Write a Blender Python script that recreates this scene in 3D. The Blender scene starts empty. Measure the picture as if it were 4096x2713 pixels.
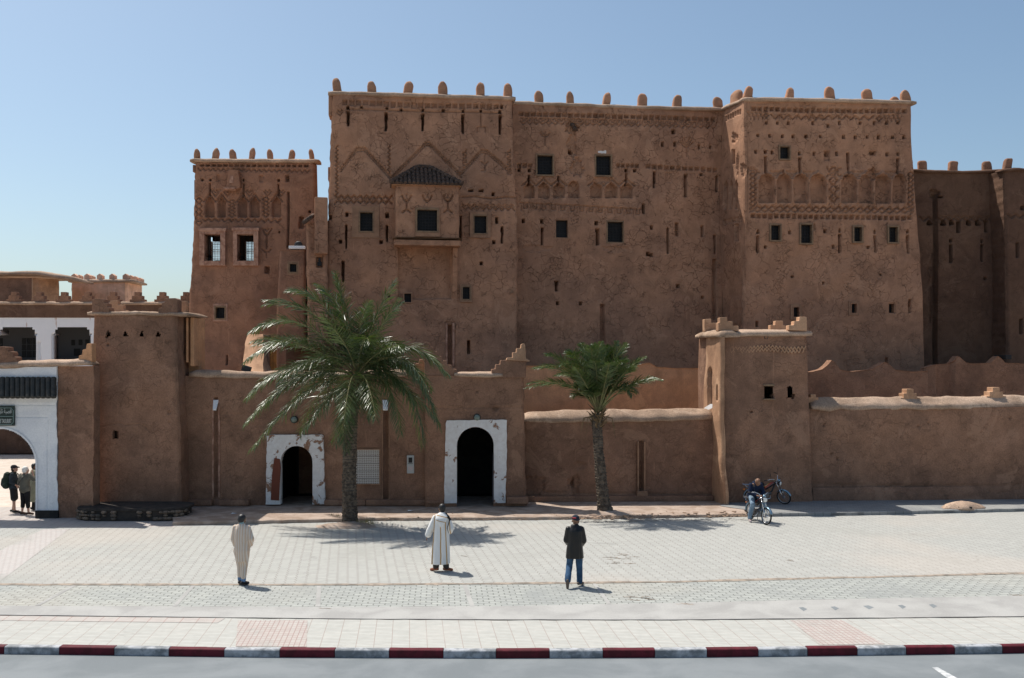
import bpy, math, random
import numpy as np
from mathutils import Vector, Matrix, noise

# ---------------------------------------------------------------- camera, sky, sun, exposure
F, CX, HY, H = 3900.0, 2048.0, 1453.0, 5.4      # focal length, centre, horizon in photo pixels; eye height in metres
SC = bpy.context.scene
COL = SC.collection
cam = bpy.data.cameras.new('camera'); co = bpy.data.objects.new('camera', cam); COL.objects.link(co)
co.location = (0, 0, H); co.rotation_euler = (math.pi/2, 0, 0)
cam.lens = F/4096*36; cam.sensor_width = 36; cam.shift_y = (HY-1356.5)/4096
cam.clip_start = .1; cam.clip_end = 3000
SC.camera = co
SUN = Vector((-0.77, 0.62, 1.75)).normalized()
el = math.asin(SUN.z); az = math.atan2(SUN.x, SUN.y)
world = bpy.data.worlds.new("World"); SC.world = world; world.use_nodes = True
nt = world.node_tree; nt.nodes.clear()
sky = nt.nodes.new('ShaderNodeTexSky'); sky.sky_type = 'NISHITA'; sky.sun_disc = False
sky.sun_elevation = el; sky.sun_rotation = az; sky.altitude = 1100; sky.air_density = 1.0; sky.dust_density = 5.0; sky.ozone_density = 1.2
bg = nt.nodes.new('ShaderNodeBackground'); bg.inputs[1].default_value = 0.098
wo = nt.nodes.new('ShaderNodeOutputWorld'); tint = nt.nodes.new('ShaderNodeMix'); tint.data_type = 'RGBA'; tint.blend_type = 'MULTIPLY'; tint.inputs[0].default_value = 1; tint.inputs[7].default_value = (.935, 1.015, .985, 1)
nt.links.new(sky.outputs[0], tint.inputs[6]); nt.links.new(tint.outputs[2], bg.inputs[0]); nt.links.new(bg.outputs[0], wo.inputs[0])
sl = bpy.data.lights.new('sun', 'SUN'); sl.energy = 3.8; sl.angle = math.radians(.5); sl.color = (1, .95, .87)
so = bpy.data.objects.new('sun', sl); COL.objects.link(so); so.rotation_euler = SUN.to_track_quat('Z', 'Y').to_euler()
SC.view_settings.view_transform = 'Standard'; SC.view_settings.look = 'None'
SC.view_settings.exposure = 0.47; SC.view_settings.gamma = 1
RND = random.Random(5)

# ---------------------------------------------------------------- helpers
def P(x, y, d): return Vector(((x-CX)*d/F, d, H-(y-HY)*d/F))
def G(x, y, z=0.): return P(x, y, (H-z)*F/(y-HY))

def tag(o, label=None, cat=None, group=None, kind=None):
    if label: o['label'] = label
    if cat: o['category'] = cat
    if group: o['group'] = group
    if kind: o['kind'] = kind
    return o
def thing(name, loc, label, cat, group=None, rz=0):
    o = bpy.data.objects.new(name, None); COL.objects.link(o); o.location = loc; o.rotation_euler = (0, 0, rz)
    o.empty_display_size = .2
    return tag(o, label, cat, group)
def wloc(o):
    v = Vector((0, 0, 0))
    while o: v += o.location; o = o.parent
    return v
def link(name, me, mats, parent=None, smooth=False, world=True):
    """link a mesh; world=True: coordinates are world, re-based on the (unrotated) parent"""
    if not isinstance(mats, (list, tuple)): mats = [mats]
    for m in mats: me.materials.append(m)
    if smooth: me.polygons.foreach_set('use_smooth', [True]*len(me.polygons))
    o = bpy.data.objects.new(name, me); COL.objects.link(o)
    if parent:
        o.parent = parent
        if world: me.transform(Matrix.Translation(-wloc(parent)))
    me.update()
    return o

class MB:
    def __init__(s): s.v = []; s.f = []; s.m = []; s.uv = {}
    def add(s, vs, fs, m=0):
        b = len(s.v); s.v += [tuple(v) for v in vs]; s.f += [tuple(b+i for i in f) for f in fs]; s.m += [m]*len(fs); return b
    def box(s, p0, p1, m=0, M=None):
        (a, b, c), (d, e, f) = p0, p1
        vs = [Vector(v) for v in ((a,b,c),(d,b,c),(d,e,c),(a,e,c),(a,b,f),(d,b,f),(d,e,f),(a,e,f))]
        if M: vs = [M@v for v in vs]
        s.add(vs, [(0,3,2,1),(4,5,6,7),(0,1,5,4),(1,2,6,5),(2,3,7,6),(3,0,4,7)], m)
    def tube(s, pts, r, n=8, m=0, cap=True, flat=1.):
        pts = [Vector(p) for p in pts]; rs = r if isinstance(r, (list, tuple)) else [r]*len(pts)
        up = Vector((0, 0, 1)); rings = []
        for i, p in enumerate(pts):
            t = (pts[min(i+1, len(pts)-1)]-pts[max(i-1, 0)]).normalized()
            a = t.cross(up) if abs(t.dot(up)) < .95 else t.cross(Vector((0, 1, 0)))
            a.normalize(); b = a.cross(t)
            rings.append([p+(a*math.cos(2*math.pi*k/n)+b*math.sin(2*math.pi*k/n)*flat)*rs[i] for k in range(n)])
        s.loft(rings, m, cap)
    def loft(s, rings, m=0, cap=True, closed=True):
        n = len(rings[0]); vs = [v for r in rings for v in r]; fs = []
        for i in range(len(rings)-1):
            for k in range(n if closed else n-1):
                a = i*n+k; b = i*n+(k+1) % n; fs.append((a, b, b+n, a+n))
        if cap: fs.append(tuple(range(n))[::-1]); fs.append(tuple(range((len(rings)-1)*n, len(rings)*n)))
        s.add(vs, fs, m)
    def cap(s, p0, p1, r0, r1, n=12, m=0):
        p0, p1 = Vector(p0), Vector(p1); t = (p1-p0); L = t.length
        t = t/L if L > 1e-6 else Vector((0, 0, 1))
        a = t.cross(Vector((0, 0, 1))) if abs(t.z) < .9 else t.cross(Vector((0, 1, 0))); a.normalize(); b = a.cross(t)
        rings = []
        for q in (-85, -60, -30, 0): rings.append((p0+t*r0*math.sin(math.radians(q)), r0*math.cos(math.radians(q))))
        for q in (0, 30, 60, 85): rings.append((p1+t*r1*math.sin(math.radians(q)), r1*math.cos(math.radians(q))))
        s.loft([[c+(a*math.cos(2*math.pi*k/n)+b*math.sin(2*math.pi*k/n))*r for k in range(n)] for c, r in rings], m)
    def ell(s, c, r, n=16, m=0, M=None):
        c = Vector(c); rings = []
        for i in range(1, n//2):
            th = math.pi*i/(n//2); rings.append([Vector((r[0]*math.sin(th)*math.cos(2*math.pi*k/n), r[1]*math.sin(th)*math.sin(2*math.pi*k/n), -r[2]*math.cos(th))) for k in range(n)])
        if M: rings = [[M@v for v in q] for q in rings]
        s.loft([[c+v for v in q] for q in rings], m)
    def prism(s, pts, off, m=0):
        """front polygon pts (ccw seen from the front) extruded by vector off"""
        off = Vector(off); n = len(pts); pts = [Vector(p) for p in pts]
        s.add(pts+[p+off for p in pts], [tuple(range(n)), tuple(range(2*n-1, n-1, -1))]+[(i, i+n, (i+1) % n+n, (i+1) % n) for i in range(n)], m)
    def mesh(s, name='m'):
        me = bpy.data.meshes.new(name); me.from_pydata(s.v, [], s.f); me.polygons.foreach_set('material_index', s.m); return me
    def build(s, name, mats, parent=None, smooth=False, world=True, bevel=0, fix=True):
        me = s.mesh(name)
        if bevel or fix:
            import bmesh
            bm = bmesh.new(); bm.from_mesh(me)
            bmesh.ops.recalc_face_normals(bm, faces=bm.faces)
            if bevel:
                es = [e for e in bm.edges if len(e.link_faces) == 2 and e.calc_face_angle(0) > .5]
                bmesh.ops.bevel(bm, geom=es, offset=bevel, segments=2, affect='EDGES', clamp_overlap=True, profile=.6)
            bm.to_mesh(me); bm.free()
        return link(name, me, mats, parent, smooth, world)

# ---------------------------------------------------------------- materials
def mat(name, col=(.5, .5, .5), rough=.9, metal=0, spec=.3):
    m = bpy.data.materials.new(name); m.use_nodes = True; b = m.node_tree.nodes['Principled BSDF']
    b.inputs['Base Color'].default_value = (*col, 1); b.inputs['Roughness'].default_value = rough; b.inputs['Metallic'].default_value = metal
    b.inputs['Specular IOR Level'].default_value = spec
    return m
class NT:
    """tiny node-graph writer"""
    def __init__(s, m): s.t = m.node_tree; s.b = s.t.nodes['Principled BSDF']
    def n(s, typ, **kw):
        x = s.t.nodes.new('ShaderNode'+typ)
        for k, v in kw.items():
            if k.startswith('i_'):
                x.inputs[k[2:].replace('_', ' ')].default_value = v
            else: setattr(x, k, v)
        return x
    def l(s, a, b): s.t.links.new(a, b)
    def math(s, op, a, b=None, c=None, clamp=False):
        x = s.n('Math', operation=op, use_clamp=clamp)
        for i, v in enumerate((a, b, c)):
            if v is None: continue
            if isinstance(v, (int, float)): x.inputs[i].default_value = v
            else: s.l(v, x.inputs[i])
        return x.outputs[0]
    def mix(s, f, a, b, typ='MIX'):
        x = s.n('Mix', data_type='RGBA', blend_type=typ)
        for i, v in ((0, f), (6, a), (7, b)):
            if isinstance(v, (int, float)): x.inputs[i].default_value = v
            elif isinstance(v, tuple): x.inputs[i].default_value = (*v, 1)
            else: s.l(v, x.inputs[i])
        return x.outputs[2]
    def ramp(s, f, stops):
        x = s.n('ValToRGB'); e = x.color_ramp.elements
        while len(e) > 1: e.remove(e[0])
        e[0].position, e[0].color = stops[0][0], (*stops[0][1], 1)
        for p, c in stops[1:]: q = e.new(p); q.color = (*c, 1)
        s.l(f, x.inputs[0]); return x.outputs[0]
    def smooth(s, v, a, b):
        x = s.n('MapRange', interpolation_type='SMOOTHSTEP'); s.l(v, x.inputs[0]); x.inputs[1].default_value = a; x.inputs[2].default_value = b; return x.outputs[0]
    def noise(s, v, scale, detail=4, rough=.55, dist=0):
        x = s.n('TexNoise'); x.inputs['Scale'].default_value = scale; x.inputs['Detail'].default_value = detail
        x.inputs['Roughness'].default_value = rough; x.inputs['Distortion'].default_value = dist
        if v is not None: s.l(v, x.inputs['Vector'])
        return x
    def bump(s, h, strength=.5, dist=.03, prev=None):
        x = s.n('Bump'); x.inputs['Strength'].default_value = strength; x.inputs['Distance'].default_value = dist
        s.l(h, x.inputs['Height'])
        if prev is not None: s.l(prev, x.inputs['Normal'])
        return x.outputs[0]

def mud(name, c1, c2, cracks=.0, cscale=2.0, grain=.25, streak=.25, straw=0.):
    m = mat(name, c1, .95, spec=.12); g = NT(m)
    geo = g.n('NewGeometry').outputs['Position']
    big = g.noise(geo, .33, 5, .6); mid = g.noise(geo, 1.7, 5, .6, .6); fine = g.noise(geo, 22, 3, .7)
    f = g.smooth(big.outputs[0], .42, .58)
    c = g.mix(f, c1, c2)
    mm = g.math('MULTIPLY_ADD', mid.outputs[0], .9, .55); c = g.mix(1., c, g.n('CombineColor').outputs[0], 'MIX') if False else g.mix(1., c, _grey(g, mm), 'MULTIPLY')
    ff = g.math('MULTIPLY_ADD', fine.outputs[0], grain*2, 1-grain); c = g.mix(1., c, _grey(g, ff), 'MULTIPLY')
    # run-off streaks under the tops
    mp = g.n('Mapping'); mp.inputs['Scale'].default_value = (2.2, 2.2, .22); g.l(geo, mp.inputs[0])
    st = g.noise(mp.outputs[0], 1.3, 4, .6); sf = g.smooth(st.outputs[0], .56, .72)
    c = g.mix(g.math('MULTIPLY', sf, streak), c, tuple(v*.62 for v in c1))
    # repaired patches with their own tone, and pale drips of washed-out straw
    pn = g.noise(geo, .55, 6, .7, 1.2); pf = g.smooth(pn.outputs[0], .575, .60); c = g.mix(g.math('MULTIPLY', pf, .38), c, tuple(min(1, v*w) for v, w in zip(c1, (1.3, 1.38, 1.42))))
    p2 = g.noise(geo, .8, 6, .7, 1.5); c = g.mix(g.math('MULTIPLY', g.smooth(p2.outputs[0], .60, .64), .35), c, tuple(v*.62 for v in c2))
    m2 = g.n('Mapping'); m2.inputs['Scale'].default_value = (5., 5., .3); g.l(geo, m2.inputs[0]); d2 = g.noise(m2.outputs[0], 1.7, 3, .6); c = g.mix(g.math('MULTIPLY', g.smooth(d2.outputs[0], .66, .74), .3), c, tuple(min(1, v*1.6) for v in c1))
    sp = g.n('TexVoronoi', feature='F1'); sp.inputs['Scale'].default_value = 9; g.l(geo, sp.inputs['Vector'])
    sm = g.math('LESS_THAN', sp.outputs['Distance'], .09); c = g.mix(g.math('MULTIPLY', sm, .45), c, tuple(v*.4 for v in c1))
    h = g.math('MULTIPLY_ADD', mid.outputs[0], .8, g.math('MULTIPLY', fine.outputs[0], .22))
    nrm = g.bump(h, .55, .05)
    if cracks:
        wn = g.noise(geo, 1.6, 4, .6); ad = g.n('VectorMath', operation='MULTIPLY_ADD')
        g.l(wn.outputs['Color'], ad.inputs[0]); ad.inputs[1].default_value = (.6, .6, .6); g.l(geo, ad.inputs[2])
        tot = None
        for sc_, w, lo in ((cscale, .012, .46), (cscale*2.3, .02, .52)):
            vo = g.n('TexVoronoi', feature='DISTANCE_TO_EDGE'); vo.inputs['Scale'].default_value = sc_; g.l(ad.outputs[0], vo.inputs['Vector'])
            e = g.math('SUBTRACT', 1., g.smooth(vo.outputs['Distance'], w*.25, w*1.5))
            mk = g.smooth(g.noise(geo, .9+sc_*.1, 3, .6).outputs[0], lo, lo+.13)
            e = g.math('MULTIPLY', e, mk); tot = e if tot is None else g.math('MAXIMUM', tot, e)
        # the plaster cracks most high up, where the rain strikes
        zs = g.n('SeparateXYZ'); g.l(geo, zs.inputs[0]); hz = g.smooth(zs.outputs[2], 3., 13.)
        tot = g.math('MULTIPLY', tot, g.math('MULTIPLY_ADD', hz, .6, .4)); tot = g.math('MULTIPLY', tot, cracks)
        c = g.mix(tot, c, tuple(v*.28 for v in c1))
        nrm = g.bump(g.math('SUBTRACT', 1., tot), .9, .05, nrm)
    g.l(c, g.b.inputs['Base Color']); g.l(nrm, g.b.inputs['Normal'])
    return m
def _grey(g, v):
    x = g.n('CombineColor')
    for i in range(3): g.l(v, x.inputs[i])
    return x.outputs[0]
def rough_mat(name, c1, c2, scale=3., rough=.9, bump=.4, fine=30, spec=.25, metal=0):
    m = mat(name, c1, rough, metal, spec); g = NT(m); geo = g.n('NewGeometry').outputs['Position']
    a = g.noise(geo, scale, 5, .6, .4); b = g.noise(geo, fine, 3, .7)
    c = g.mix(g.smooth(a.outputs[0], .38, .64), c1, c2)
    c = g.mix(1., c, _grey(g, g.math('MULTIPLY_ADD', b.outputs[0], .4, .8)), 'MULTIPLY')
    g.l(c, g.b.inputs['Base Color']); g.l(g.bump(g.math('ADD', a.outputs[0], g.math('MULTIPLY', b.outputs[0], .4)), bump, .02), g.b.inputs['Normal'])
    return m
M = {}
M['mud'] = mud('mud_upper', (.405, .222, .138), (.325, .180, .116), .8, 2.7)
M['mud_red'] = mud('mud_red', (.33, .172, .108), (.25, .135, .09), .35, 2.8)
M['mud_low'] = mud('mud_lower', (.30, .167, .108), (.225, .128, .086), .55, 2.8, .5)
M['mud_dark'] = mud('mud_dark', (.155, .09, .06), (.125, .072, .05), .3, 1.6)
M['mud_court'] = mud('mud_court', (.62, .33, .175), (.52, .275, .15), .0, 2., .3, .4)  # warm tone raised to carry bounced sunlight on the courtyard wall
M['mud_pale'] = mud('mud_pale', (.50, .30, .185), (.38, .22, .135), .0, 2., .3, .1)
M['mud_cap'] = mud('mud_cap', (.45, .32, .235), (.33, .23, .165), .0, 2., .75, .3)
M['mud_merlon'] = mud('mud_merlon', (.42, .22, .135), (.36, .2, .125), .0, 2., .35, .1)
M['plaster'] = rough_mat('plaster_band', (.34, .20, .125), (.26, .15, .095), 3)
M['plaster_pink'] = rough_mat('plaster_pink', (.47, .28, .20), (.30, .155, .105), 4)
M['peach'] = mud('peach_sun_tone', (.74, .47, .33), (.62, .38, .26), .0, 2., .2, .1)  # sunlit look of the far tower put into the base colour
M['wood'] = rough_mat('window_wood', (.27, .18, .11), (.2, .13, .085), 6)
M['wood_orange'] = rough_mat('wood_orange', (.62, .26, .07), (.45, .19, .06), 3)
M['dark'] = rough_mat('window_dark', (.012, .011, .012), (.018, .017, .017), 4, .5, .1)
M['iron'] = mat('iron', (.02, .02, .022), .6)
M['white'] = rough_mat('whitewash', (.80, .80, .80), (.70, .71, .73), 1.2, .9, .3, 18)
def chipped(name, keep=.57):
    m = mat(name, (.8, .8, .8), .9); g = NT(m); geo = g.n('NewGeometry').outputs['Position']
    a = g.noise(geo, 2.3, 6, .65, .5); f = g.smooth(a.outputs[0], keep, keep+.03); b = g.noise(geo, 7, 4, .6)
    c = g.mix(b.outputs[0], (.86, .86, .85), (.58, .52, .48)); c = g.mix(f, c, (.30, .17, .11))
    g.l(c, g.b.inputs['Base Color']); g.l(g.bump(g.math('SUBTRACT', 1., f), .6, .02), g.b.inputs['Normal']); return m
M['chipped'] = chipped('chipped_whitewash', .60)
M['chipped_more'] = chipped('chipped_whitewash_worn', .55)
def stained_white():
    m = mat('stained_whitewash', (.8, .8, .8), .9); g = NT(m); geo = g.n('NewGeometry').outputs['Position']
    mp = g.n('Mapping'); mp.inputs['Scale'].default_value = (1.2, 1.2, .16); g.l(geo, mp.inputs[0])
    st = g.noise(mp.outputs[0], 1.6, 4, .7); f = g.smooth(st.outputs[0], .60, .68)
    b = g.noise(geo, 1.5, 4, .6); c = g.mix(b.outputs[0], (.70, .71, .74), (.80, .81, .83)); c = g.mix(g.math('MULTIPLY', f, .8), c, (.42, .25, .18))
    g.l(c, g.b.inputs['Base Color']); return m
M['white_stain'] = stained_white()
M['tile_dark'] = rough_mat('dark_glazed_tile', (.030, .032, .03), (.055, .05, .042), 5, .55, .4)
M['tile_roof'] = rough_mat('old_roof_tile', (.125, .082, .06), (.06, .043, .036), 6, .9, .8)
M['black'] = rough_mat('black_plinth_and_shade', (.02, .02, .02), (.035, .033, .03), 3)

# ---------------------------------------------------------------- wall planes and carved facades
class Plane:
    def __init__(s, xa, da, xb, db):
        a, b = P(xa, HY, da), P(xb, HY, db); s.a = Vector((a.x, a.y)); s.t = (Vector((b.x, b.y))-s.a); s.L = s.t.length; s.t.normalize()
        s.n = Vector((s.t.y, -s.t.x))
    def hit(s, x, y, off=0.):
        r = Vector(((x-CX)/F, 1.)); a = s.a+s.n*off
        k = (a.x*s.n.x+a.y*s.n.y)/(r.x*s.n.x+r.y*s.n.y); p = r*k
        return (p-a).dot(s.t), H-(y-HY)*k/F
    def W(s, u, z, off=0.):
        p = s.a+s.t*u+s.n*off; return Vector((p.x, p.y, z))
    def Q(s, x, y, off=0.):
        return s.W(*s.hit(x, y, off), off)
    def base(s, x, z=0.):
        return s.W(s.hit(x, HY)[0], z)

class Ras:
    def __init__(s, x0, y0, x1, y1):
        s.x0, s.y0 = int(x0)-20, int(y0)-20; s.a = np.zeros((int(y1-y0)+40, int(x1-x0)+40), np.float32); s.z = (0, 0, 1)
    def T(s, x, y): return s.z[0]+x/s.z[2], s.z[1]+y/s.z[2]
    def _bb(s, xs, ys, pad):
        a = max(0, int(min(xs)-pad-s.x0)); b = min(s.a.shape[1], int(max(xs)+pad-s.x0)+2)
        c = max(0, int(min(ys)-pad-s.y0)); d = min(s.a.shape[0], int(max(ys)+pad-s.y0)+2)
        return a, b, c, d
    def put(s, box, v):
        a, b, c, d = box
        if b <= a or d <= c: return
        R = s.a[c:d, a:b]
        s.a[c:d, a:b] = np.where(v != 0, np.where(np.abs(v) >= np.abs(R), v, R), R)
    def grid(s, box):
        a, b, c, d = box; return np.meshgrid(np.arange(a, b)+s.x0+.5, np.arange(c, d)+s.y0+.5)
    def rect(s, x0, y0, x1, y1, d=.3):
        (a, b), (c, e) = s.T(x0, y0), s.T(x1, y1); bb = s._bb((a, c), (b, e), 2)
        if bb[1] <= bb[0] or bb[3] <= bb[2]: return
        X, Y = s.grid(bb); s.put(bb, np.where((X >= a) & (X <= c) & (Y >= b) & (Y <= e), d, 0))
    def hole(s, x, y, r=10, d=.35, ry=None):
        if d > .2: d *= 2.3
        s.rect(x-r, y-(ry or r), x+r, y+(ry or r), d)
    def slit(s, x, y0, y1, w=16, d=.35, taper=.35):
        if d > .2: d *= 2.3
        (a, b), (c, e) = s.T(x, y0), s.T(x, y1); hw = w/s.z[2]/2; bb = s._bb((a-hw, a+hw), (b, e), 2)
        if bb[1] <= bb[0] or bb[3] <= bb[2]: return
        X, Y = s.grid(bb); t = (Y-b)/(e-b); s.put(bb, np.where((np.abs(X-a) <= hw*(1-taper*t)) & (t >= 0) & (t <= 1), d*(1-.3*t), 0))
    def line(s, pts, w=9, d=.07):
        pts = [s.T(*p) for p in pts]; w = max(w*1.1/s.z[2], 3.9); d = d*1.4 if d > .045 else d
        for (ax, ay), (bx, by) in zip(pts, pts[1:]):
            bb = s._bb((ax, bx), (ay, by), w+1)
            if bb[1] <= bb[0] or bb[3] <= bb[2]: continue
            X, Y = s.grid(bb); dx, dy = bx-ax, by-ay; L = dx*dx+dy*dy+1e-6
            t = np.clip(((X-ax)*dx+(Y-ay)*dy)/L, 0, 1); D = np.hypot(X-ax-t*dx, Y-ay-t*dy)
            s.put(bb, d*np.clip((w*.75-D)/(w*.4), 0, 1))
    def zig(s, x0, y0, x1, y1, n, amp, w=9, d=.07, square=False, ph=0):
        dx, dy = x1-x0, y1-y0; L = math.hypot(dx, dy); nx, ny = -dy/L, dx/L; pts = []
        for i in range(n+1):
            t = i/n; sg = amp if (i+ph) % 2 else -amp; p = (x0+dx*t+nx*sg, y0+dy*t+ny*sg)
            if square and pts:
                q = (x0+dx*t-nx*sg, y0+dy*t-ny*sg); pts.append(q)
            pts.append(p)
        s.line(pts, w, d)
    def dent(s, x0, y0, x1, y1, h, n, duty=.62, d=.1):
        for i in range(n):
            t = i/n; x = x0+(x1-x0)*t; y = y0+(y1-y0)*t; d_ = d; w = (x1-x0)/n*duty; s.rect(x, y, x+w, y+h*RND.uniform(.85, 1.05), d*1.6*RND.uniform(.8, 1.15))
    def arch(s, x0, x1, ytop, yspr, ybot, d=.1, kind='point'):
        d = d*2.6 if d < .2 else d*(2.2 if d < 5 else 1)
        (a, t), (c, sp), (_, e) = s.T(x0, ytop), s.T(x1, yspr), s.T(x1, ybot); bb = s._bb((a, c), (t, e), 2)
        if bb[1] <= bb[0] or bb[3] <= bb[2]: return
        X, Y = s.grid(bb); m = (a+c)/2; hw = (c-a)/2; q = np.clip(np.abs(X-m)/hw, 0, 1.5)
        if kind == 'round': top = sp-(sp-t)*np.sqrt(np.clip(1-q*q, 0, 1))
        elif kind == 'step': top = sp-(sp-t)*(1-np.floor(q*5+.5)/5)
        else: top = sp-(sp-t)*(1-q**1.5)
        s.put(bb, np.where((q <= 1) & (Y >= top) & (Y <= e), d, 0))
    def blob(s, cx, cy, rx, ry, d=.1, seed=0):
        cx, cy = s.T(cx, cy); rx /= s.z[2]; ry /= s.z[2]; bb = s._bb((cx-rx, cx+rx), (cy-ry, cy+ry), 6)
        if bb[1] <= bb[0] or bb[3] <= bb[2]: return
        X, Y = s.grid(bb); a = np.arctan2((Y-cy)/ry, (X-cx)/rx)
        rr = 1+.18*np.sin(3*a+seed)+.12*np.sin(7*a+seed*2.1)+.1*np.sin(13*a+seed)
        q = np.hypot((X-cx)/rx, (Y-cy)/ry)/rr
        nz = .75+.5*np.random.RandomState(seed).rand(*q.shape)
        s.put(bb, d*np.clip((1.05-q)/.12, 0, 1)*nz)

def facade(parent, name, material, pl, left, right, top, ras=None, z0=0., step=.045, back=.6, amp=.03, flat_back=True, seed=1, rnd=.16):
    """a carved mud wall: a fine grid on the plane, edges and top traced as polylines, pushed in where the raster says so"""
    conv = lambda pts: sorted([pl.hit(x, y)[::-1] for x, y in pts])
    Lz = conv(left); Rz = conv(right); T = sorted([pl.hit(x, y) for x, y in top])
    lz, lu = zip(*Lz); rz, ru = zip(*Rz); tu, tz = zip(*T)
    zt = max(tz); w = max(ru)-min(lu); ns = max(2, int(w/step)); nz = max(2, int((zt-z0)/step))
    t = np.linspace(0, 1, nz+1)[:, None]; sgrid = np.linspace(0, 1, ns+1)[None, :]
    zz = z0+t*(zt-z0)*np.ones_like(sgrid)
    for _ in range(3):
        U = np.interp(zz, lz, lu)*(1-sgrid)+np.interp(zz, rz, ru)*sgrid
        zz = z0+t*(np.interp(U, tu, tz)-z0)
    X = pl.a.x+pl.t.x*U; Y = pl.a.y+pl.t.y*U
    dep = np.zeros_like(U)
    if ras is not None:
        px = CX+F*X/Y-ras.x0-.5; py = HY-F*(zz-H)/Y-ras.y0-.5
        hh, ww = ras.a.shape; ok = (px > 0) & (px < ww-2) & (py > 0) & (py < hh-2)
        ix = np.clip(px.astype(int), 0, ww-2); iy = np.clip(py.astype(int), 0, hh-2); fx = np.clip(px-ix, 0, 1); fy = np.clip(py-iy, 0, 1)
        A = ras.a; dep = (A[iy, ix]*(1-fx)+A[iy, ix+1]*fx)*(1-fy)+(A[iy+1, ix]*(1-fx)+A[iy+1, ix+1]*fx)*fy
        near = A[np.clip(np.rint(py).astype(int), 0, hh-1), np.clip(np.rint(px).astype(int), 0, ww-1)]
        dep = np.where(ok, dep, 0); hole = ok & (near > 5)
        dep = np.clip(dep, -1, 1.2)
    else: hole = np.zeros_like(U, bool)
    rs = np.random.RandomState(seed); und = np.zeros_like(U)
    for k in range(26):
        fr = 10**rs.uniform(-.5, .75); an = rs.uniform(0, 2*math.pi); ph = rs.uniform(0, 6.28); und += np.sin((U*math.cos(an)+zz*math.sin(an))*fr+ph)/fr**.7
    und *= amp/2.2
    edge = np.ones_like(U)
    off = -(np.where(hole, 0, dep)) + und
    if rnd:
        wd_ = np.interp(zz, rz, ru)-np.interp(zz, lz, lu); e = np.minimum(sgrid, 1-sgrid)*wd_; k = np.clip(1-e/rnd, 0, 1)
        off = off-rnd*(1-np.sqrt(1-np.minimum(k, .999)**2))
    X = X+pl.n.x*off; Y = Y+pl.n.y*off
    # rough edges
    j = (np.sin(zz*3.1+seed)+np.sin(zz*7.7+seed*2)+.6*np.sin(zz*17+seed))*.012
    em = (sgrid < 1e-6)*1.+(sgrid > 1-1e-6)*1.
    X = X+pl.t.x*j*em; 
    V = np.stack([X, Y, zz], -1).reshape(-1, 3); N1 = ns+1
    idx = np.arange((nz+1)*N1).reshape(nz+1, N1)
    quads = np.stack([idx[:-1, :-1], idx[:-1, 1:], idx[1:, 1:], idx[1:, :-1]], -1)
    hc = hole[:-1, :-1] & hole[:-1, 1:] & hole[1:, 1:] & hole[1:, :-1]
    quads = quads[~hc].reshape(-1, 4)
    # shell: left, right and top skirts going back
    loop = list(idx[:, 0])+list(idx[-1, 1:])+list(idx[::-1, -1][1:])
    bv = V[loop].copy(); bv[:, 0] = (np.array([pl.a.x+pl.t.x*0])+0)[0]+0*bv[:, 0]
    uu = U.reshape(-1)[loop]; bv[:, 0] = pl.a.x+pl.t.x*uu-pl.n.x*back; bv[:, 1] = pl.a.y+pl.t.y*uu-pl.n.y*back
    b0 = len(V); nl = len(loop); seg = max(1, 1)
    sk = [(loop[i], b0+i, b0+i+1, loop[i+1]) for i in range(nl-1)]
    sk = [tuple(int(q) for q in f) for f in sk]
    allV = np.vstack([V, bv])
    faces = quads.tolist()+sk
    if flat_back: faces.append([int(b0+i) for i in range(nl)])
    me = bpy.data.meshes.new(name); me.from_pydata(allV.tolist(), [], faces)
    nq = len(quads); sm = [True]*nq+[False]*(len(faces)-nq); me.polygons.foreach_set('use_smooth', sm)
    return link(name, me, material, parent)

def wbox(mb, pl, x0, y0, x1, y1, o0, o1, m=0):
    """box on a plane: corners in photo pixels at the front offset o1, going back to o0"""
    u0, z1 = pl.hit(x0, y0, 0); u1, z0 = pl.hit(x1, y1, 0)
    ubox(mb, pl, u0, z0, u1, z1, o0, o1, m)
def ubox(mb, pl, u0, z0, u1, z1, o0, o1, m=0):
    q = [pl.W(u, z, o) for o in (o1, o0) for (u, z) in ((u0, z0), (u1, z0), (u1, z1), (u0, z1))]
    mb.add(q, [(0,1,2,3),(7,6,5,4),(0,4,5,1),(1,5,6,2),(2,6,7,3),(3,7,4,0)], m)

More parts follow.
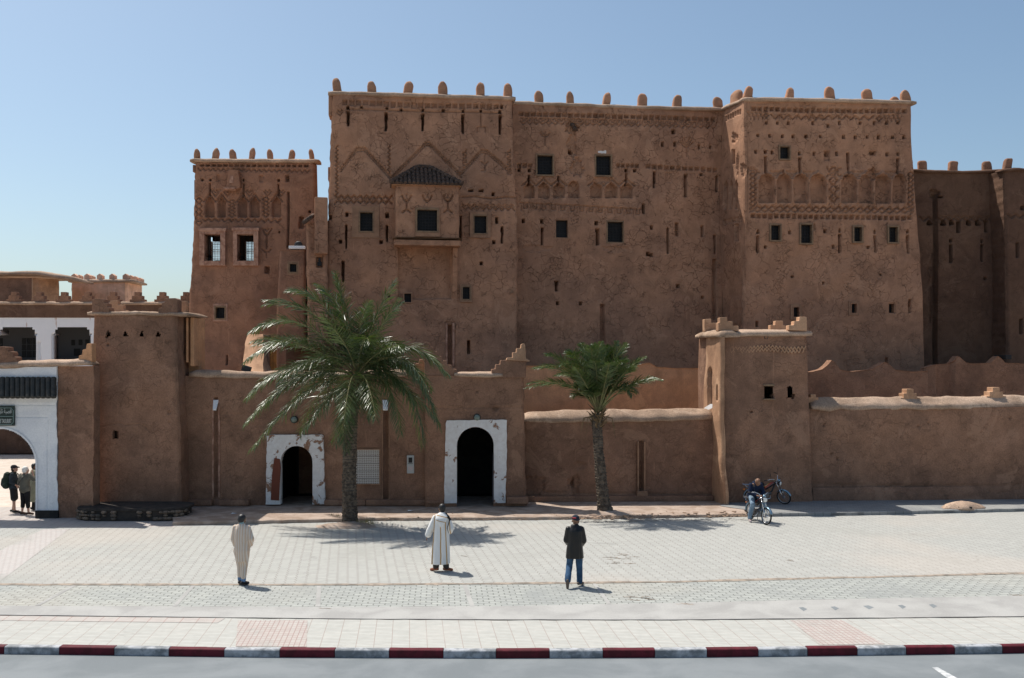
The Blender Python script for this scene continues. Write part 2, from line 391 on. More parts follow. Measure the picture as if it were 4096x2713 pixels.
def window(parent, pl, x0, y0, x1, y1, fw=9, style='lattice', surround=None, smat='plaster', fmat='wood', name='window', deep=.2, proud=.075):
    """frame part, with pane and grille sub-parts; opening given in photo pixels"""
    u0, z1 = pl.hit(x0, y0); u1, z0 = pl.hit(x1, y1); w = fw*u_per(pl, x0)
    if surround:
        a, b, c, d = surround; ua, zb = pl.hit(a, b); uc, zd = pl.hit(c, d); s = MB()
        for (p, q, r, t) in ((ua, zd, u0-w*1.0, zb), (u1+w, zd, uc, zb), (u0-w, z1+w, u1+w, zb), (u0-w, zd, u1+w, z0-w)):
            if r-p > .01 and t-q > .01: ubox(s, pl, p, q, r, t, -.1, .06)
        s.build('window_surround', M[smat], parent, bevel=.012)
    fr = MB()
    for (p, q, r, t) in ((u0-w, z0-w, u0, z1+w), (u1, z0-w, u1+w, z1+w), (u0, z1, u1, z1+w), (u0, z0-w, u1, z0)):
        ubox(fr, pl, p, q, r, t, -.22, proud)
    fo = fr.build(name, M[fmat], parent, bevel=.008)
    pn = MB(); ubox(pn, pl, u0-.003, z0-.003, u1+.003, z1+.003, -deep-.03, -deep); pn.build('pane', M['dark'], fo)
    g = MB(); W_, H_ = u1-u0, z1-z0
    if style == 'lattice':
        n = max(3, int(W_/.13)); k = max(3, int(H_/.13)); r = .008
        for i in range(1, n): ubox(g, pl, u0+W_*i/n-r, z0, u0+W_*i/n+r, z1, -deep+.055, -deep+.07)
        for i in range(1, k): ubox(g, pl, u0, z0+H_*i/k-r, u1, z0+H_*i/k+r, -deep+.072, -deep+.088)
        for i in range(n):
            for jj in range(k):
                if (i+jj) % 2: continue
                cu, cz = u0+W_*(i+.5)/n, z0+H_*(jj+.5)/k; q = min(W_/n, H_/k)*.36; c = pl.W(cu, cz, -deep+.06)
                g.tube([c+Vector((pl.t.x*q*math.cos(a*.785), pl.t.y*q*math.cos(a*.785), q*math.sin(a*.785))) for a in range(9)], .006, 4)
    elif style == 'bars':
        n = max(3, int(W_/.16)); k = max(2, int(H_/.2)); r = .007
        for i in range(1, n): ubox(g, pl, u0+W_*i/n-r, z0, u0+W_*i/n+r, z1, -deep+.055, -deep+.07)
        for i in range(1, k): ubox(g, pl, u0, z0+H_*i/k-r, u1, z0+H_*i/k+r, -deep+.072, -deep+.088)
    if g.v: g.build('grille', M['iron'], fo)
    return fo
def u_per(pl, x): return abs(pl.hit(x+1, HY)[0]-pl.hit(x, HY)[0])

def jit(p, s=.02, f=2.5):
    n = noise.noise_vector(Vector(p)*f); return Vector(p)+n*s
def coping(parent, pl, pts, ov=.12, th=.2, back=.7, rise=.02, material='mud_cap', name='coping', ends=.08, sub=.22, js=.035, front=0.):
    """rounded mud cap along the wall top; pts in photo pixels give its lower front edge"""
    uz = sorted(pl.hit(x, y) for x, y in pts); u0, u1 = uz[0][0]-ends, uz[-1][0]+ends; n = max(2, int((u1-u0)/sub))
    prof = [(-back-ov, -.02), (-back-ov*.9, th*.6), (-back*.8, th*.92+rise), (-back*.45, th+rise), (-back*.1-front, th*.95+rise*.5), (ov*.5-front, th*.8), (ov*.95, th*.42), (ov, th*.1), (ov*.8, -.03), (0, -.05)]
    rings = []
    for i in range(n+1):
        u = u0+(u1-u0)*i/n; z = float(np.interp(u, [a for a, b in uz], [b for a, b in uz]))
        k = .75 if i in (0, n) else 1
        rings.append([jit(pl.W(u, z+h*k, o*(1 if o < 0 else k)), js, 1.9)+noise.noise_vector(Vector((u*9, h*30, o*9)))*.012 for o, h in prof])
    m = MB(); m.loft(rings); return m.build(name, M[material], parent, smooth=True)

def merlon(parent, pl, x, yb, yt, w, off=-.3, depth=.34, style='round', material='mud_merlon', seed=0, yaw=0):
    """rounded finger merlon; x, base y, top y, width in photo pixels"""
    u, z = pl.hit(x, yb, off); zt = pl.hit(x, yt, off)[1]; hw = w*u_per(pl, x)/2; h = zt-z
    m = MB(); rings = []; rr = random.Random(int(x)+seed); lx, ly = rr.uniform(-.11, .11), rr.uniform(-.07, .07); ss = rr.uniform(.86, 1.12); h *= rr.uniform(.93, 1.06); hw *= ss
    base = pl.W(u, z-.05, off); t3 = Vector((pl.t.x, pl.t.y, 0)); n3 = Vector((pl.n.x, pl.n.y, 0))
    prof = [(0, 1.22), (.06, 1.12), (.14, 1.0), (.35, 1.0), (.6, .97), (.72, .9), (.83, .76), (.92, .55), (.98, .28), (1.0, .08)]
    if style == 'square': prof = [(0, 1.15), (.1, 1.0), (.5, 1.0), (.8, .97), (.9, .9), (.97, .78), (1., .6)]
    for q, s in prof:
        c = base+Vector((0, 0, (h+.05)*q))+t3*lx*q+n3*ly*q; ring = []
        for k in range(20):
            a = 2*math.pi*k/20; ca, sa = math.cos(a), math.sin(a); e = .55
            px = math.copysign(abs(ca)**e, ca)*hw*s; py = math.copysign(abs(sa)**e, sa)*depth/2*(s if q > .6 else 1)
            p = c+t3*px+n3*py; ring.append(jit(jit(p, .03, 3.1+rr.random()*0), .018, 9))
        rings.append(ring)
    m.loft(rings); return m.build('merlon', M[material], parent, smooth=True)

def steps_poly(parent, pl, pts, off=0., th=.35, name='merlon', material='mud_pale', bevel=.025, Z=(0, 0, 1)):
    """stepped parapet piece: polygon in photo pixels, extruded back"""
    q = [pl.Q(Z[0]+x/Z[2], Z[1]+y/Z[2], off) for x, y in pts]
    m = MB(); m.prism(q, Vector((-pl.n.x, -pl.n.y, 0))*th); return m.build(name, M[material], parent, bevel=bevel)
def pyramid(parent, pl, cx, yb, yt, w, off=0., n=3, th=.3, **k):
    """stepped pyramid merlon"""
    pts = []; L = []
    for i in range(n):
        hw = w/2*(1-i*.64/max(1, n-1)*1.0 if n > 1 else 1); ya = yb-(yb-yt)*i/n; yb2 = yb-(yb-yt)*(i+1)/n; L.append((hw, ya, yb2))
    for hw, a, b in L: pts += [(cx-hw, a), (cx-hw, b)]
    for hw, a, b in L[::-1]: pts += [(cx+hw, b), (cx+hw, a)]
    return steps_poly(parent, pl, pts[::-1], off, th, **k)
Z1, Z2, Z3, Z4, Z5, Z6 = (0, 550, 1.65), (700, 550, 1.65), (1250, 280, 2.1776), (2000, 300, 2.24), (2800, 300, 2.24), (3500, 550, 1.4933)
L1, L2, L3, L4, L5, L6 = (0, 1400, 2.091), (700, 1350, 1.96), (1400, 1350, 1.96), (2050, 1300, 1.845), (2750, 1200, 1.651), (3200, 1350, 1.96)
DD = (0, 0, .578125)
def z(Z, *pts): return [(Z[0]+x/Z[2], Z[1]+y/Z[2]) for x, y in pts]
def z4(Z, a, b, c, d): return (Z[0]+a/Z[2], Z[1]+b/Z[2], Z[0]+c/Z[2], Z[1]+d/Z[2])
def win(par, pl, ras, Z, box, fw=8, sur=None, **k):
    x0, y0, x1, y1 = z4(Z, *box); zz_ = ras.z; ras.z = (0, 0, 1); e = 2
    ras.rect(x0-e, y0-e, x1+e, y1+e, .34); ras.z = zz_
    s = z4(Z, *sur) if sur else None
    if s: pass
    return (par, pl, x0, y0, x1, y1, fw, s, k)
def make_wins(L):
    for par, pl, x0, y0, x1, y1, fw, s, k in L: window(par, pl, x0, y0, x1, y1, fw, surround=s, **k)

# ================================================================ left kasbah tower (with the two tall framed windows)
pl = Plane(757, 47.5, 1268, 47.7)
T_ = thing('kasbah_tower', pl.base(1010), 'small square mud tower with two tall pink-framed windows and seven finger merlons', 'tower')
r = Ras(740, 620, 1290, 1500); r.z = Z2
r.dent(165, 176, 890, 180, 14, 19, .66, .12)
r.zig(150, 208, 890, 222, 44, 9, 6, .06)
for x0, x1 in ((197, 255), (280, 332), (415, 473), (494, 552), (640, 698)): r.arch(x0, x1, 388, 425, 523, .11, 'step')
for x0, x1 in ((187, 265), (270, 342), (405, 483), (484, 562), (630, 708)):
    m_ = (x0+x1)/2; r.line([(x0, 420), (m_-18, 395), (m_, 368), (m_+18, 395), (x1, 420)], 7, .07)
for x, a, b in ((228, 300, 385), (448, 305, 385), (682, 305, 385), (345, 1435, 1500), (746, 358, 735)): r.rect(x-(7 if x > 700 else 4), a, x+(7 if x > 700 else 4), b, .3)
for x, a, b in ((155, 395, 575), (375, 410, 520), (598, 390, 520)):
    r.zig(x-12, a, x-12, b, 10, 9, 6, .07); r.zig(x+12, a, x+12, b, 10, 9, 6, .07, ph=1)
for k_ in range(4): r.zig(230+k_*0, 350, 300, 350+0, 2, 8, 6, .05)
for cx_ in (265, 345, 490, 610, 700):
    r.line([(cx_-24, 355), (cx_, 385), (cx_+24, 355)], 6, .06); r.line([(cx_-14, 345), (cx_, 362), (cx_+14, 345)], 5, .05)
r.zig(130, 540, 700, 548, 26, 10, 7, .07)
r.line([(603, 640), (603, 730)], 7, .08); r.line([(575, 600), (590, 632), (603, 645), (618, 630), (637, 600)], 7, .08); r.line([(590, 600), (603, 615), (618, 600)], 5, .06)
r.line([(572, 735), (590, 752), (603, 750), (618, 752), (632, 735)], 6, .07); r.line([(603, 755), (603, 790)], 5, .05)
for x, y in ((178, 280), (232, 280), (450, 282), (682, 283), (886, 490), (687, 625)): r.hole(x, y, 6, .25)
for b in ((272, 247, 291, 288), (555, 250, 579, 292)): r.rect(*b, .10)
for b in ((730, 250, 751, 288), (816, 525, 847, 598), (590, 850, 622, 898)): r.rect(*b, .35)
WL = [win(T_, pl, r, Z2, (270, 1122, 329, 1194), 6, (252, 1098, 349, 1214), smat='plaster_pink', style='bars')]
for (a, b, c, d), s in (((196, 640, 300, 815), (162, 602, 333, 846)), ((411, 640, 519, 815), (383, 600, 551, 846))):
    x0, y0, x1, y1 = z4(Z2, a, b, c, d); r.rect(a, b, c, d, 9.)
facade(T_, 'wall', M['mud_red'], pl, z(Z2, (128, 150), (122, 400), (104, 820), (92, 1010), (78, 1540)), z(Z2, (925, 176), (930, 400), (940, 900), (945, 1540)), z(Z2, (100, 165), (1000, 172)), r, step=.038, back=.55, flat_back=False, seed=3)
# side walls, roof and back wall of the tower: the far windows let the sky through
S = MB(); u0, zt = pl.hit(*z(Z2, (128, 165))[0]); u1, _ = pl.hit(*z(Z2, (925, 165))[0]); ub0 = pl.hit(*z(Z2, (84, 1500))[0])[0]; ub1 = u1+.15
dp = 3.2
S.add([pl.W(ub0, 0, -.5), pl.W(ub0, 0, -dp), pl.W(u0, zt-.1, -dp), pl.W(u0, zt-.1, -.5)], [(0, 1, 2, 3)])
ins = .8   # the tower narrows to the rear on its right side
S.add([pl.W(ub1, 0, -.5), pl.W(ub1-ins, 0, -dp), pl.W(u1-ins, zt-.1, -dp), pl.W(u1, zt-.1, -.5)], [(0, 1, 2, 3)])
S.add([pl.W(u0, zt-.12, -.5), pl.W(u1, zt-.12, -.5), pl.W(u1-ins, zt-.12, -dp), pl.W(u0, zt-.12, -dp)], [(0, 1, 2, 3)])
S.add([pl.W(u0, 5, -.5), pl.W(u1, 5, -.5), pl.W(u1-ins, 5, -dp), pl.W(u0, 5, -dp)], [(0, 1, 2, 3)])
bw = []
for bx in ((238, 690, 296, 816), (465, 686, 519, 816)):
    a = pl.hit(*z(Z2, (bx[0], bx[1]))[0], -dp); b = pl.hit(*z(Z2, (bx[2], bx[3]))[0], -dp); bw.append((a[0], b[1], b[0], a[1]))
zb0, zb1 = min(w_[1] for w_ in bw), max(w_[3] for w_ in bw)
us = [ub0]+[q for w_ in bw for q in (w_[0], w_[2])]+[ub1-ins]
for i in range(0, len(us)-1, 2): ubox(S, pl, us[i], zb0, us[i+1], zb1, -dp-.25, -dp+.0)
ubox(S, pl, ub0, 0, ub1-ins, zb0, -dp-.25, -dp); ubox(S, pl, u0, zb1, u1-ins, zt-.15, -dp-.25, -dp)
S.build('rear_wall', M['mud_dark'], T_)
for w_ in bw:
    g = MB(); n = 6
    for i in range(1, n): c = w_[0]+(w_[2]-w_[0])*i/n; ubox(g, pl, c-.012, w_[1], c+.012, w_[3], -dp-.12, -dp-.1)
    for i in range(8):
        for jx in range(n):
            c = pl.W(w_[0]+(w_[2]-w_[0])*(jx+.5)/n, w_[1]+(w_[3]-w_[1])*(i+.5)/8, -dp-.11); q = .055
            if i in (0, 3, 4, 7): g.tube([c+Vector((q*math.cos(a*.785), 0, q*math.sin(a*.785))) for a in range(9)], .009, 4)
        ubox(g, pl, w_[0], w_[1]+(w_[3]-w_[1])*i/8-.008, w_[2], w_[1]+(w_[3]-w_[1])*i/8+.008, -dp-.1, -dp-.08)
    g.build('rear_window_grille', M['white'], T_)
for (a, b, c, d), s in (((196, 640, 300, 815), (162, 602, 333, 846)), ((411, 640, 519, 815), (383, 600, 551, 846))):
    x0, y0, x1, y1 = z4(Z2, a, b, c, d); s = z4(Z2, *s); uu0, z1_ = pl.hit(x0, y0); uu1, z0_ = pl.hit(x1, y1); sa, sb = pl.hit(s[0], s[1]); sc_, sd = pl.hit(s[2], s[3])
    fr = MB()
    for bx in ((sa, sd, uu0, sb), (uu1, sd, sc_, sb), (uu0, z1_, uu1, sb), (uu0, sd, uu1, z0_)): ubox(fr, pl, *bx, -.55, .05)
    ubox(fr, pl, sa-.04, sb-.12, sc_+.04, sb+.03, -.1, .09)
    fo = fr.build('window', M['plaster_pink'], T_, bevel=.02)
    g = MB()
    for i in range(1, 5): c = uu0+(uu1-uu0)*i/5; ubox(g, pl, c-.008, z0_, c+.008, z1_, -.3, -.285)
    g.build('grille', M['iron'], fo)
make_wins(WL)
coping(T_, pl, z(Z2, (112, 157), (940, 163)), .13, .15, .6)
# side brackets of the corner seen against the sky, and the little box machicolation
b = MB(); wbox(b, pl, *z4(Z2, 112, 178, 128, 225), -.8, -.1); b.build('corner_bracket', M['mud_red'], T_, bevel=.03); b = MB(); wbox(b, pl, *z4(Z2, 98, 262, 124, 395), -1.6, -.7); b.build('corner_bracket', M['mud_red'], T_, bevel=.03)
b = MB(); q = [pl.Q(*p, .32) for p in z(Z2, (335, 340), (412, 340), (430, 330), (418, 215), (355, 212))]; b.prism(q, -Vector((pl.n.x, pl.n.y, 0))*.34); b.build('box_machicolation', M['mud_red'], T_, bevel=.03)
b = MB(); wbox(b, pl, *z4(Z2, 334, 338, 412, 352), 0, .4); wbox(b, pl, *z4(Z2, 370, 262, 396, 310), .29, .335); b.build('machicolation_sill', M['plaster_pink'], T_, bevel=.02)
for x, w in ((145, 45), (264, 40), (388, 40), (506, 38), (631, 36), (766, 36), (906, 36)):
    X_, Y_ = z(Z2, (x, 152))[0]; merlon(T_, pl, X_, Y_, Y_-(78/1.65), w/1.65, seed=1)

# ================================================================ annexes between the towers
pl = Plane(1105, 45.6, 1226, 45.8)
T_ = thing('annex_house', pl.base(1165), 'low red mud annex with one framed window between the left tower and the main keep', 'annex')
r = Ras(1090, 980, 1260, 1500); r.z = Z2
WL = [win(T_, pl, r, Z2, (758, 835, 802, 889), 6, (738, 815, 822, 910), smat='plaster', style='bars')]
facade(T_, 'wall', M['mud_red'], pl, z(Z2, (688, 748), (682, 900), (668, 1100), (660, 1540)), z(Z2, (864, 740), (866, 1540)), z(Z2, (670, 748), (880, 740)), r, back=1.8, seed=5); make_wins(WL)
b = MB(); wbox(b, pl, *z4(Z2, 752, 717, 862, 738), -1.2, .15); b.build('roof_slab', M['white_stain'], T_, bevel=.03)
b = MB(); c = pl.Q(*z(Z2, (815, 712))[0], -.2); b.ell(c, (.2, .08, .2)); b.tube([c, c-Vector((0, 0, .3))], .02); b.build('roof_lamp', M['iron'], T_, smooth=True)
pl = Plane(1222, 45.2, 1310, 45.4)
T_ = thing('annex_house', pl.base(1260), 'narrow tall mud annex with a tiled lip squeezed against the main keep', 'annex')
r = Ras(1200, 780, 1340, 1500); r.z = Z2
r.rect(932, 790, 975, 855, .3); r.slit(970, 560, 650, 16, .25); 
facade(T_, 'wall', M['mud'], pl, z(Z2, (864, 560), (866, 900), (872, 985), (872, 1540)), z(Z2, (1010, 560), (1010, 1540)), z(Z2, (850, 560), (1010, 560)), r, back=2., seed=6)
b = MB(); q = pl
for i in range(4):
    a = z(Z2, (852+i*14, 560-i*10), (870+i*14, 545-i*10)); b.tube([pl.Q(*a[0], .25), pl.Q(*a[1], -.4)], .1, 8)
b.build('tile_lip', M['tile_roof'], T_, smooth=True)
b = MB(); wbox(b, pl, *z4(Z2, 921, 400, 1008, 775), -1., .35); b.build('hanging_turret', M['mud'], T_, bevel=.06)
b = MB(); wbox(b, pl, *z4(Z2, 945, 795, 962, 822), .0, .1); wbox(b, pl, *z4(Z2, 939, 822, 968, 850), .0, .1); b.build('keyhole_shutter', M['dark'], T_, bevel=.02)

# ================================================================ main keep
pl = Plane(1320, 45.8, 2058, 46.8); plM = pl
T_ = thing('kasbah_keep', pl.base(1690), 'large central mud keep with a tiled oriel bay and six rounded merlons', 'keep')
r = Ras(1290, 360, 2100, 1500); r.z = Z3
r.dent(262, 266, 1640, 303, 44, 23, .72, .09); r.line([(300, 346), (960, 358), (1640, 378)], 7, .07)
for x, y in ((427, 331), (647, 334), (775, 342), (962, 342), (1140, 350), (1312, 358), (1465, 358), (1632, 365), (308, 330)): r.hole(x, y, 9, .4)
r.rect(1638, 302, 1662, 337, .35)
for x, a, b in ((310, 360, 495), (641, 370, 528), (960, 380, 530), (1310, 390, 555), (1633, 395, 560)): r.slit(x, a, b, 26, .35)
def chev(pts, k=12, w=8, gap=22, d=.08):
    for o in (0, gap):
        q = [(x, y+o) for x, y in pts]
        for (a, b), (c, e) in zip(q, q[1:]):
            n = max(2, int(math.hypot(c-a, e-b)/k)); r.zig(a, b, c, e, n, 4, w, d)
chev([(245, 865), (385, 682), (455, 682), (690, 935)]); chev([(700, 925), (985, 634), (1020, 634), (1295, 915)]); chev([(1305, 880), (1470, 700), (1520, 705), (1730, 880)])
for x, a, b in ((212, 660, 1090), (668, 660, 925)): r.zig(x, a, x, b, int((b-a)/18), 10, 8, .08)
for x, a, b in ((1325, 700, 850), (1712, 695, 905)): r.zig(x, a, x, b, int((b-a)/20), 12, 8, .08, square=True)
r.zig(195, 1108, 695, 1112, 18, 14, 11, .10); r.zig(195, 1148, 695, 1150, 18, 14, 11, .10, ph=1)
for i in range(7): r.hole(250+i*60, 1128, 5, .06)
r.line([(1300, 1110), (1400, 1102), (1560, 1122), (1690, 1105), (1760, 1112)], 8, .08)
r.zig(1300, 1200, 1760, 1208, 17, 16, 10, .09); r.zig(1300, 1180, 1760, 1182, 17, 10, 6, .06)
for p in ([(1500, 740), (1500, 880), (1470, 880)], [(1470, 800), (1500, 830), (1530, 800)], [(1465, 390), (1465, 500), (1435, 500), (1435, 540)], [(1465, 500), (1505, 500), (1505, 540)], [(215, 370), (240, 400), (262, 370)], [(222, 350), (240, 370), (258, 350)]): r.line(p, 7, .06)
for x, y, a, b in ((300, 1258, 11, 17), (652, 1266, 15, 20), (1607, 1308, 11, 28), (243, 1497, 15, 15), (598, 1497, 12, 14), (1580, 1500, 13, 14), (155, 1285, 13, 20), (1378, 1052, 20, 9), (1470, 1050, 20, 9), (1575, 1078, 13, 12)): r.hole(x, y, a, .35, b)
for x, a, b, w in ((293, 1350, 1555, 17), (650, 1355, 1498, 17), (1652, 1362, 1512, 20), (1288, 1270, 1490, 22)): r.slit(x, a, b, w, .4, .3)
r.z = DD
r.slit(793, 603, 652, 7, .35, .2); r.hole(1113, 609, 3.5, .3); r.slit(1084, 788, 818, 7, .35, .2); r.rect(1035, 752, 1045, 848, .35); r.hole(899, 683, 3, .3)
r.rect(1030, 745, 1052, 850, .05); r.rect(921, 571, 1044, 692, .16); r.blob(1180, 674, 6, 6, .04, 3)
WL = [win(T_, pl, r, Z3, (415, 1242, 524, 1406), 6, (345, 1185, 583, 1465)), win(T_, pl, r, Z3, (1409, 1272, 1514, 1424), 5, (1370, 1235, 1552, 1465)),
      win(T_, pl, r, DD, (935, 679, 951, 699), 5, None, fmat='plaster', style='bars'), win(T_, pl, r, DD, (1070, 664, 1086, 692), 5, (1063, 657, 1092, 699), style='bars')]
facade(T_, 'wall', M['mud'], pl, z(Z3, (172, 225), (160, 500), (138, 1100), (124, 1568))+[(1302, 1300), (1298, 1500)], z(Z3, (1742, 262), (1748, 600), (1765, 900), (1783, 1300), (1792, 1560))+[(2070, 1300), (2072, 1500)],
       z(Z3, (130, 215), (700, 228), (1200, 245), (1800, 262)), r, step=.034, back=7., seed=7); make_wins(WL)
b = MB(); wbox(b, pl, 2038, 1159, 2054, 1174, 0, .06); b.build('junction_plate', M['plaster'], T_, bevel=.01)
for bx in ((1782, 1292, 1790, 1465), (1810, 1292, 1818, 1465)): b = MB(); wbox(b, pl, *bx, -.1, .05); b.build('slot_edge', M['plaster_pink'], T_, bevel=.015)
coping(T_, pl, z(Z3, (150, 212), (700, 226), (1250, 243), (1752, 258)), .14, .17, .55)
b = MB(); wbox(b, pl, *z4(Z3, 138, 225, 172, 395), -1.0, -.05); b.build('corner_bracket', M['mud'], T_, bevel=.04); b = MB(); wbox(b, pl, *z4(Z3, 118, 800, 146, 920), -2.4, -1.2); b.build('corner_bracket', M['mud'], T_, bevel=.04)
for x, yt, yb, w in ((217, 72, 200, 76), (521, 92, 212, 84), (826, 95, 216, 78), (1137, 103, 226, 92), (1462, 112, 234, 84), (1702, 120, 240, 78)):
    a = z(Z3, (x, yb), (x, yt)); merlon(T_, pl, a[0][0], a[0][1], a[1][1], w/2.1776, seed=2)
# oriel bay
fr = .95; x0, y0, x1, y1 = z4(Z3, 722, 1015, 1280, 1458)
plo = Plane(1590, 45.7-fr+.35, 1840, 46.1-fr+.35)
r = Ras(x0-10, y0-10, x1+10, y1+10); r.z = Z3
for cx_ in (820, 1000, 1180):
    r.line([(cx_-40, 1095), (cx_-25, 1130), (cx_, 1150), (cx_+25, 1130), (cx_+40, 1095)], 10, .09); r.line([(cx_, 1085), (cx_, 1105)], 8, .07)
    if cx_ != 1000: r.line([(cx_, 1150), (cx_, 1215), (cx_-35, 1240)], 11, .1); r.line([(cx_, 1215), (cx_+35, 1240)], 11, .1)
WL = [win(T_, plo, r, Z3, (912, 1218, 1085, 1405), 7, (890, 1195, 1110, 1455))]
facade(T_, 'oriel', M['mud'], plo, z(Z3, (722, 1000), (722, 1460)), z(Z3, (1280, 1000), (1280, 1460)), z(Z3, (700, 1008), (1300, 1008)), r, z0=plo.hit(*z(Z3, (1000, 1458))[0])[1], step=.034, back=fr+.1, seed=8, amp=.02)
make_wins(WL)
b = MB(); wbox(b, plo, *z4(Z3, 690, 988, 1296, 1018), -fr, .13); b.build('oriel_cornice', M['mud_pale'], T_, bevel=.04)
b = MB(); wbox(b, plo, *z4(Z3, 700, 1462, 1300, 1474), -fr, .12); b.build('oriel_beam', M['wood'], T_, bevel=.02)
b = MB(); wbox(b, plo, *z4(Z3, 712, 1476, 1290, 1535), -fr, .04); b.build('oriel_floor', M['mud'], T_, bevel=.04)
for xa, xb in ((913, 921), (1046, 1057)):
    b = MB()
    q = [pl.Q(x/.578125, y/.578125, 0) for x, y in ((xa, 575), (xb, 575), (xb, 690), (xa, 690))]
    o = Vector((pl.n.x, pl.n.y, 0)); b.add([q[0]+o*.5, q[1]+o*.5, q[2]+o*.02, q[3]+o*.02, q[0], q[1], q[2], q[3]], [(3, 2, 1, 0), (0, 1, 5, 4), (1, 2, 6, 5), (2, 3, 7, 6), (3, 0, 4, 7)])
b.build('oriel_bracket', M['mud'], T_, bevel=.02)
# tiled hip roof over the oriel: rows of half-round tiles
ux0, zz0 = plo.hit(*z(Z3, (680, 988))[0], .25); ux1, _ = plo.hit(*z(Z3, (1306, 988))[0], .25); um, zp = plo.hit(*z(Z3, (960, 850))[0], -fr+.2)
m = MB(); eF = lambda t: plo.W(ux0+(ux1-ux0)*t, zz0, .28)
pk0, pk1 = plo.W(um-.25, zp, -fr), plo.W(um+.35, zp, -fr)
bkL, bkR = plo.W(ux0, zz0, -fr), plo.W(ux1, zz0, -fr)
m.add([eF(0), eF(1), pk1, pk0, bkR, bkL], [(0, 1, 2, 3), (1, 4, 2), (5, 0, 3), (5, 4, 1, 0)])
n = 17
for i in range(n):
    t = (i+.5)/n; a = eF(t)
    # tile column climbs straight back until it meets the hip
    uu = ux0+(ux1-ux0)*t; lim = 1.
    if uu < um-.25: lim = (uu-ux0)/(um-.25-ux0)
    elif uu > um+.35: lim = (ux1-uu)/(ux1-um-.35)
    top = plo.W(uu, zz0+(zp-zz0)*lim, .28-(fr+.28)*lim); L = (top-a).length; k = max(1, int(L/.28))
    for j_ in range(k):
        p0 = a.lerp(top, j_/k)+Vector((0, 0, .03)); p1 = a.lerp(top, (j_+1.08)/k)+Vector((0, 0, .01)); m.tube([p0, p1], [.085, .07], 8)
for a, bb in ((eF(0), pk0), (eF(1), pk1), (pk0, pk1)):
    k = 9
    for j_ in range(k): m.tube([a.lerp(bb, j_/k)+Vector((0, 0, .08)), a.lerp(bb, (j_+1.05)/k)+Vector((0, 0, .06))], [.11, .085], 8)
m.build('oriel_roof', M['tile_roof'], T_)

# ================================================================ middle wing
pl = Plane(2062, 47.9, 2890, 49.3); plW = pl
T_ = thing('kasbah_wing', pl.base(2470), 'set-back middle wing with four grilled windows over a row of small niches', 'wing')
r = Ras(2050, 390, 2920, 1500); r.z = Z4
r.dent(165, 336, 1950, 378, 36, 32, .74, .12)
r.zig(180, 398, 1950, 432, 84, 10, 8, .07, square=True); r.zig(180, 428, 1950, 462, 62, 13, 8, .07)
r.dent(155, 793, 300, 795, 38, 3, .72, .12); r.dent(1045, 796, 1255, 800, 32, 5, .66, .12); r.dent(1310, 804, 1965, 838, 34, 12, .72, .12)
NI = ((213, 305, 952), (340, 440, 950), (477, 575, 952), (612, 705, 942), (810, 915, 950), (945, 1050, 952), (1085, 1187, 952))
for i, (a, b, t) in enumerate(NI):
    r.arch(a, b, t+10, 1005, 1102, .12, 'round' if i == 3 else 'step'); m_ = (a+b)/2
    if i != 3: r.line([(a-22, 990), (a+12, 965), (m_-10, 938), (m_, 915), (m_+10, 938), (b-12, 965), (b+22, 990)], 9, .08)
    if i in (0, 1, 2, 5, 6):
        for q in range(2): r.zig(m_-24, 1035+q*26, m_+24, 1035+q*26, 4, 9, 7, .17, ph=q)
r.blob(862, 1010, 26, 50, .26, 2); r.blob(408, 1092, 26, 18, .24, 4)
for x, a, b, w in ((258, 893, 985, 20), (525, 903, 985, 18), (1133, 885, 985, 18), (1383, 868, 1012, 22), (1663, 893, 1095, 28), (1943, 908, 1045, 24), (1285, 1153, 1248, 24), (376, 1370, 1522, 22), (873, 1378, 1528, 34), (1500, 1370, 1600, 18), (1927, 1435, 1600, 18)): r.slit(x, a, b, w, .35, .25)
n_ = 13
for i in range(n_):
    x = 180+i*84; y = 1148+i*4.5
    r.line([(x, y), (x+30, y), (x+30, y+46), (x+62, y+46), (x+62, y), (x+84, y+4)], 8, .08); r.line([(x+8, y+22), (x+8, y+60)], 7, .05); r.line([(x+46, y+4), (x+46, y+28)], 6, .05)
for x, y, a, b in ((207, 1308, 11, 15), (373, 1310, 13, 18), (862, 1328, 14, 18), (1355, 1368, 12, 16), (1457, 620, 11, 22), (1570, 618, 10, 18), (1788, 643, 9, 18), (1885, 645, 8, 16), (1555, 508, 15, 18), (170, 852, 13, 16), (262, 855, 12, 16), (1130, 856, 9, 14), (1208, 856, 13, 14), (1803, 893, 12, 12), (625, 690, 13, 16)): r.hole(x, y, a, .35, b)
r.rect(1488, 872, 1540, 965, .04); r.rect(1804, 1350, 1826, 1446, .35); r.rect(1565, 1326, 1600, 1448, .14)
for i in range(8):
    for j_ in range(2): r.rect(1570+j_*15, 1332+i*15, 1581+j_*15, 1342+i*15, .35)
r.blob(640, 470, 55, 50, .16, 1); r.blob(648, 620, 40, 120, .14, 5); r.blob(690, 830, 55, 80, .12, 6); r.blob(910, 940, 80, 30, .12, 7); r.blob(640, 700, 15, 15, .3, 3)
r.line([(1678, 640), (1678, 725)], 8, .07)
for q in range(3): r.line([(1620+q*18, 600-q*18), (1650+q*8, 632-q*18), (1678, 645-q*22), (1706-q*8, 632-q*18), (1738-q*18, 600-q*18)], 8, .07)
r.line([(402, 555), (402, 628)], 8, .07); r.line([(360, 520), (380, 548), (425, 548), (445, 520)], 8, .07); r.line([(402, 510), (402, 545)], 7, .06)
r.blob(330, 1555, 130, 30, .05, 8); r.blob(1030, 1560, 110, 25, .05, 9)
r.z = DD
for x, y in ((1287, 657), (1290, 702), (1343, 702), (1567, 662), (1498, 588), (1505, 590)): r.hole(x, y, 3.5, .3, 4)
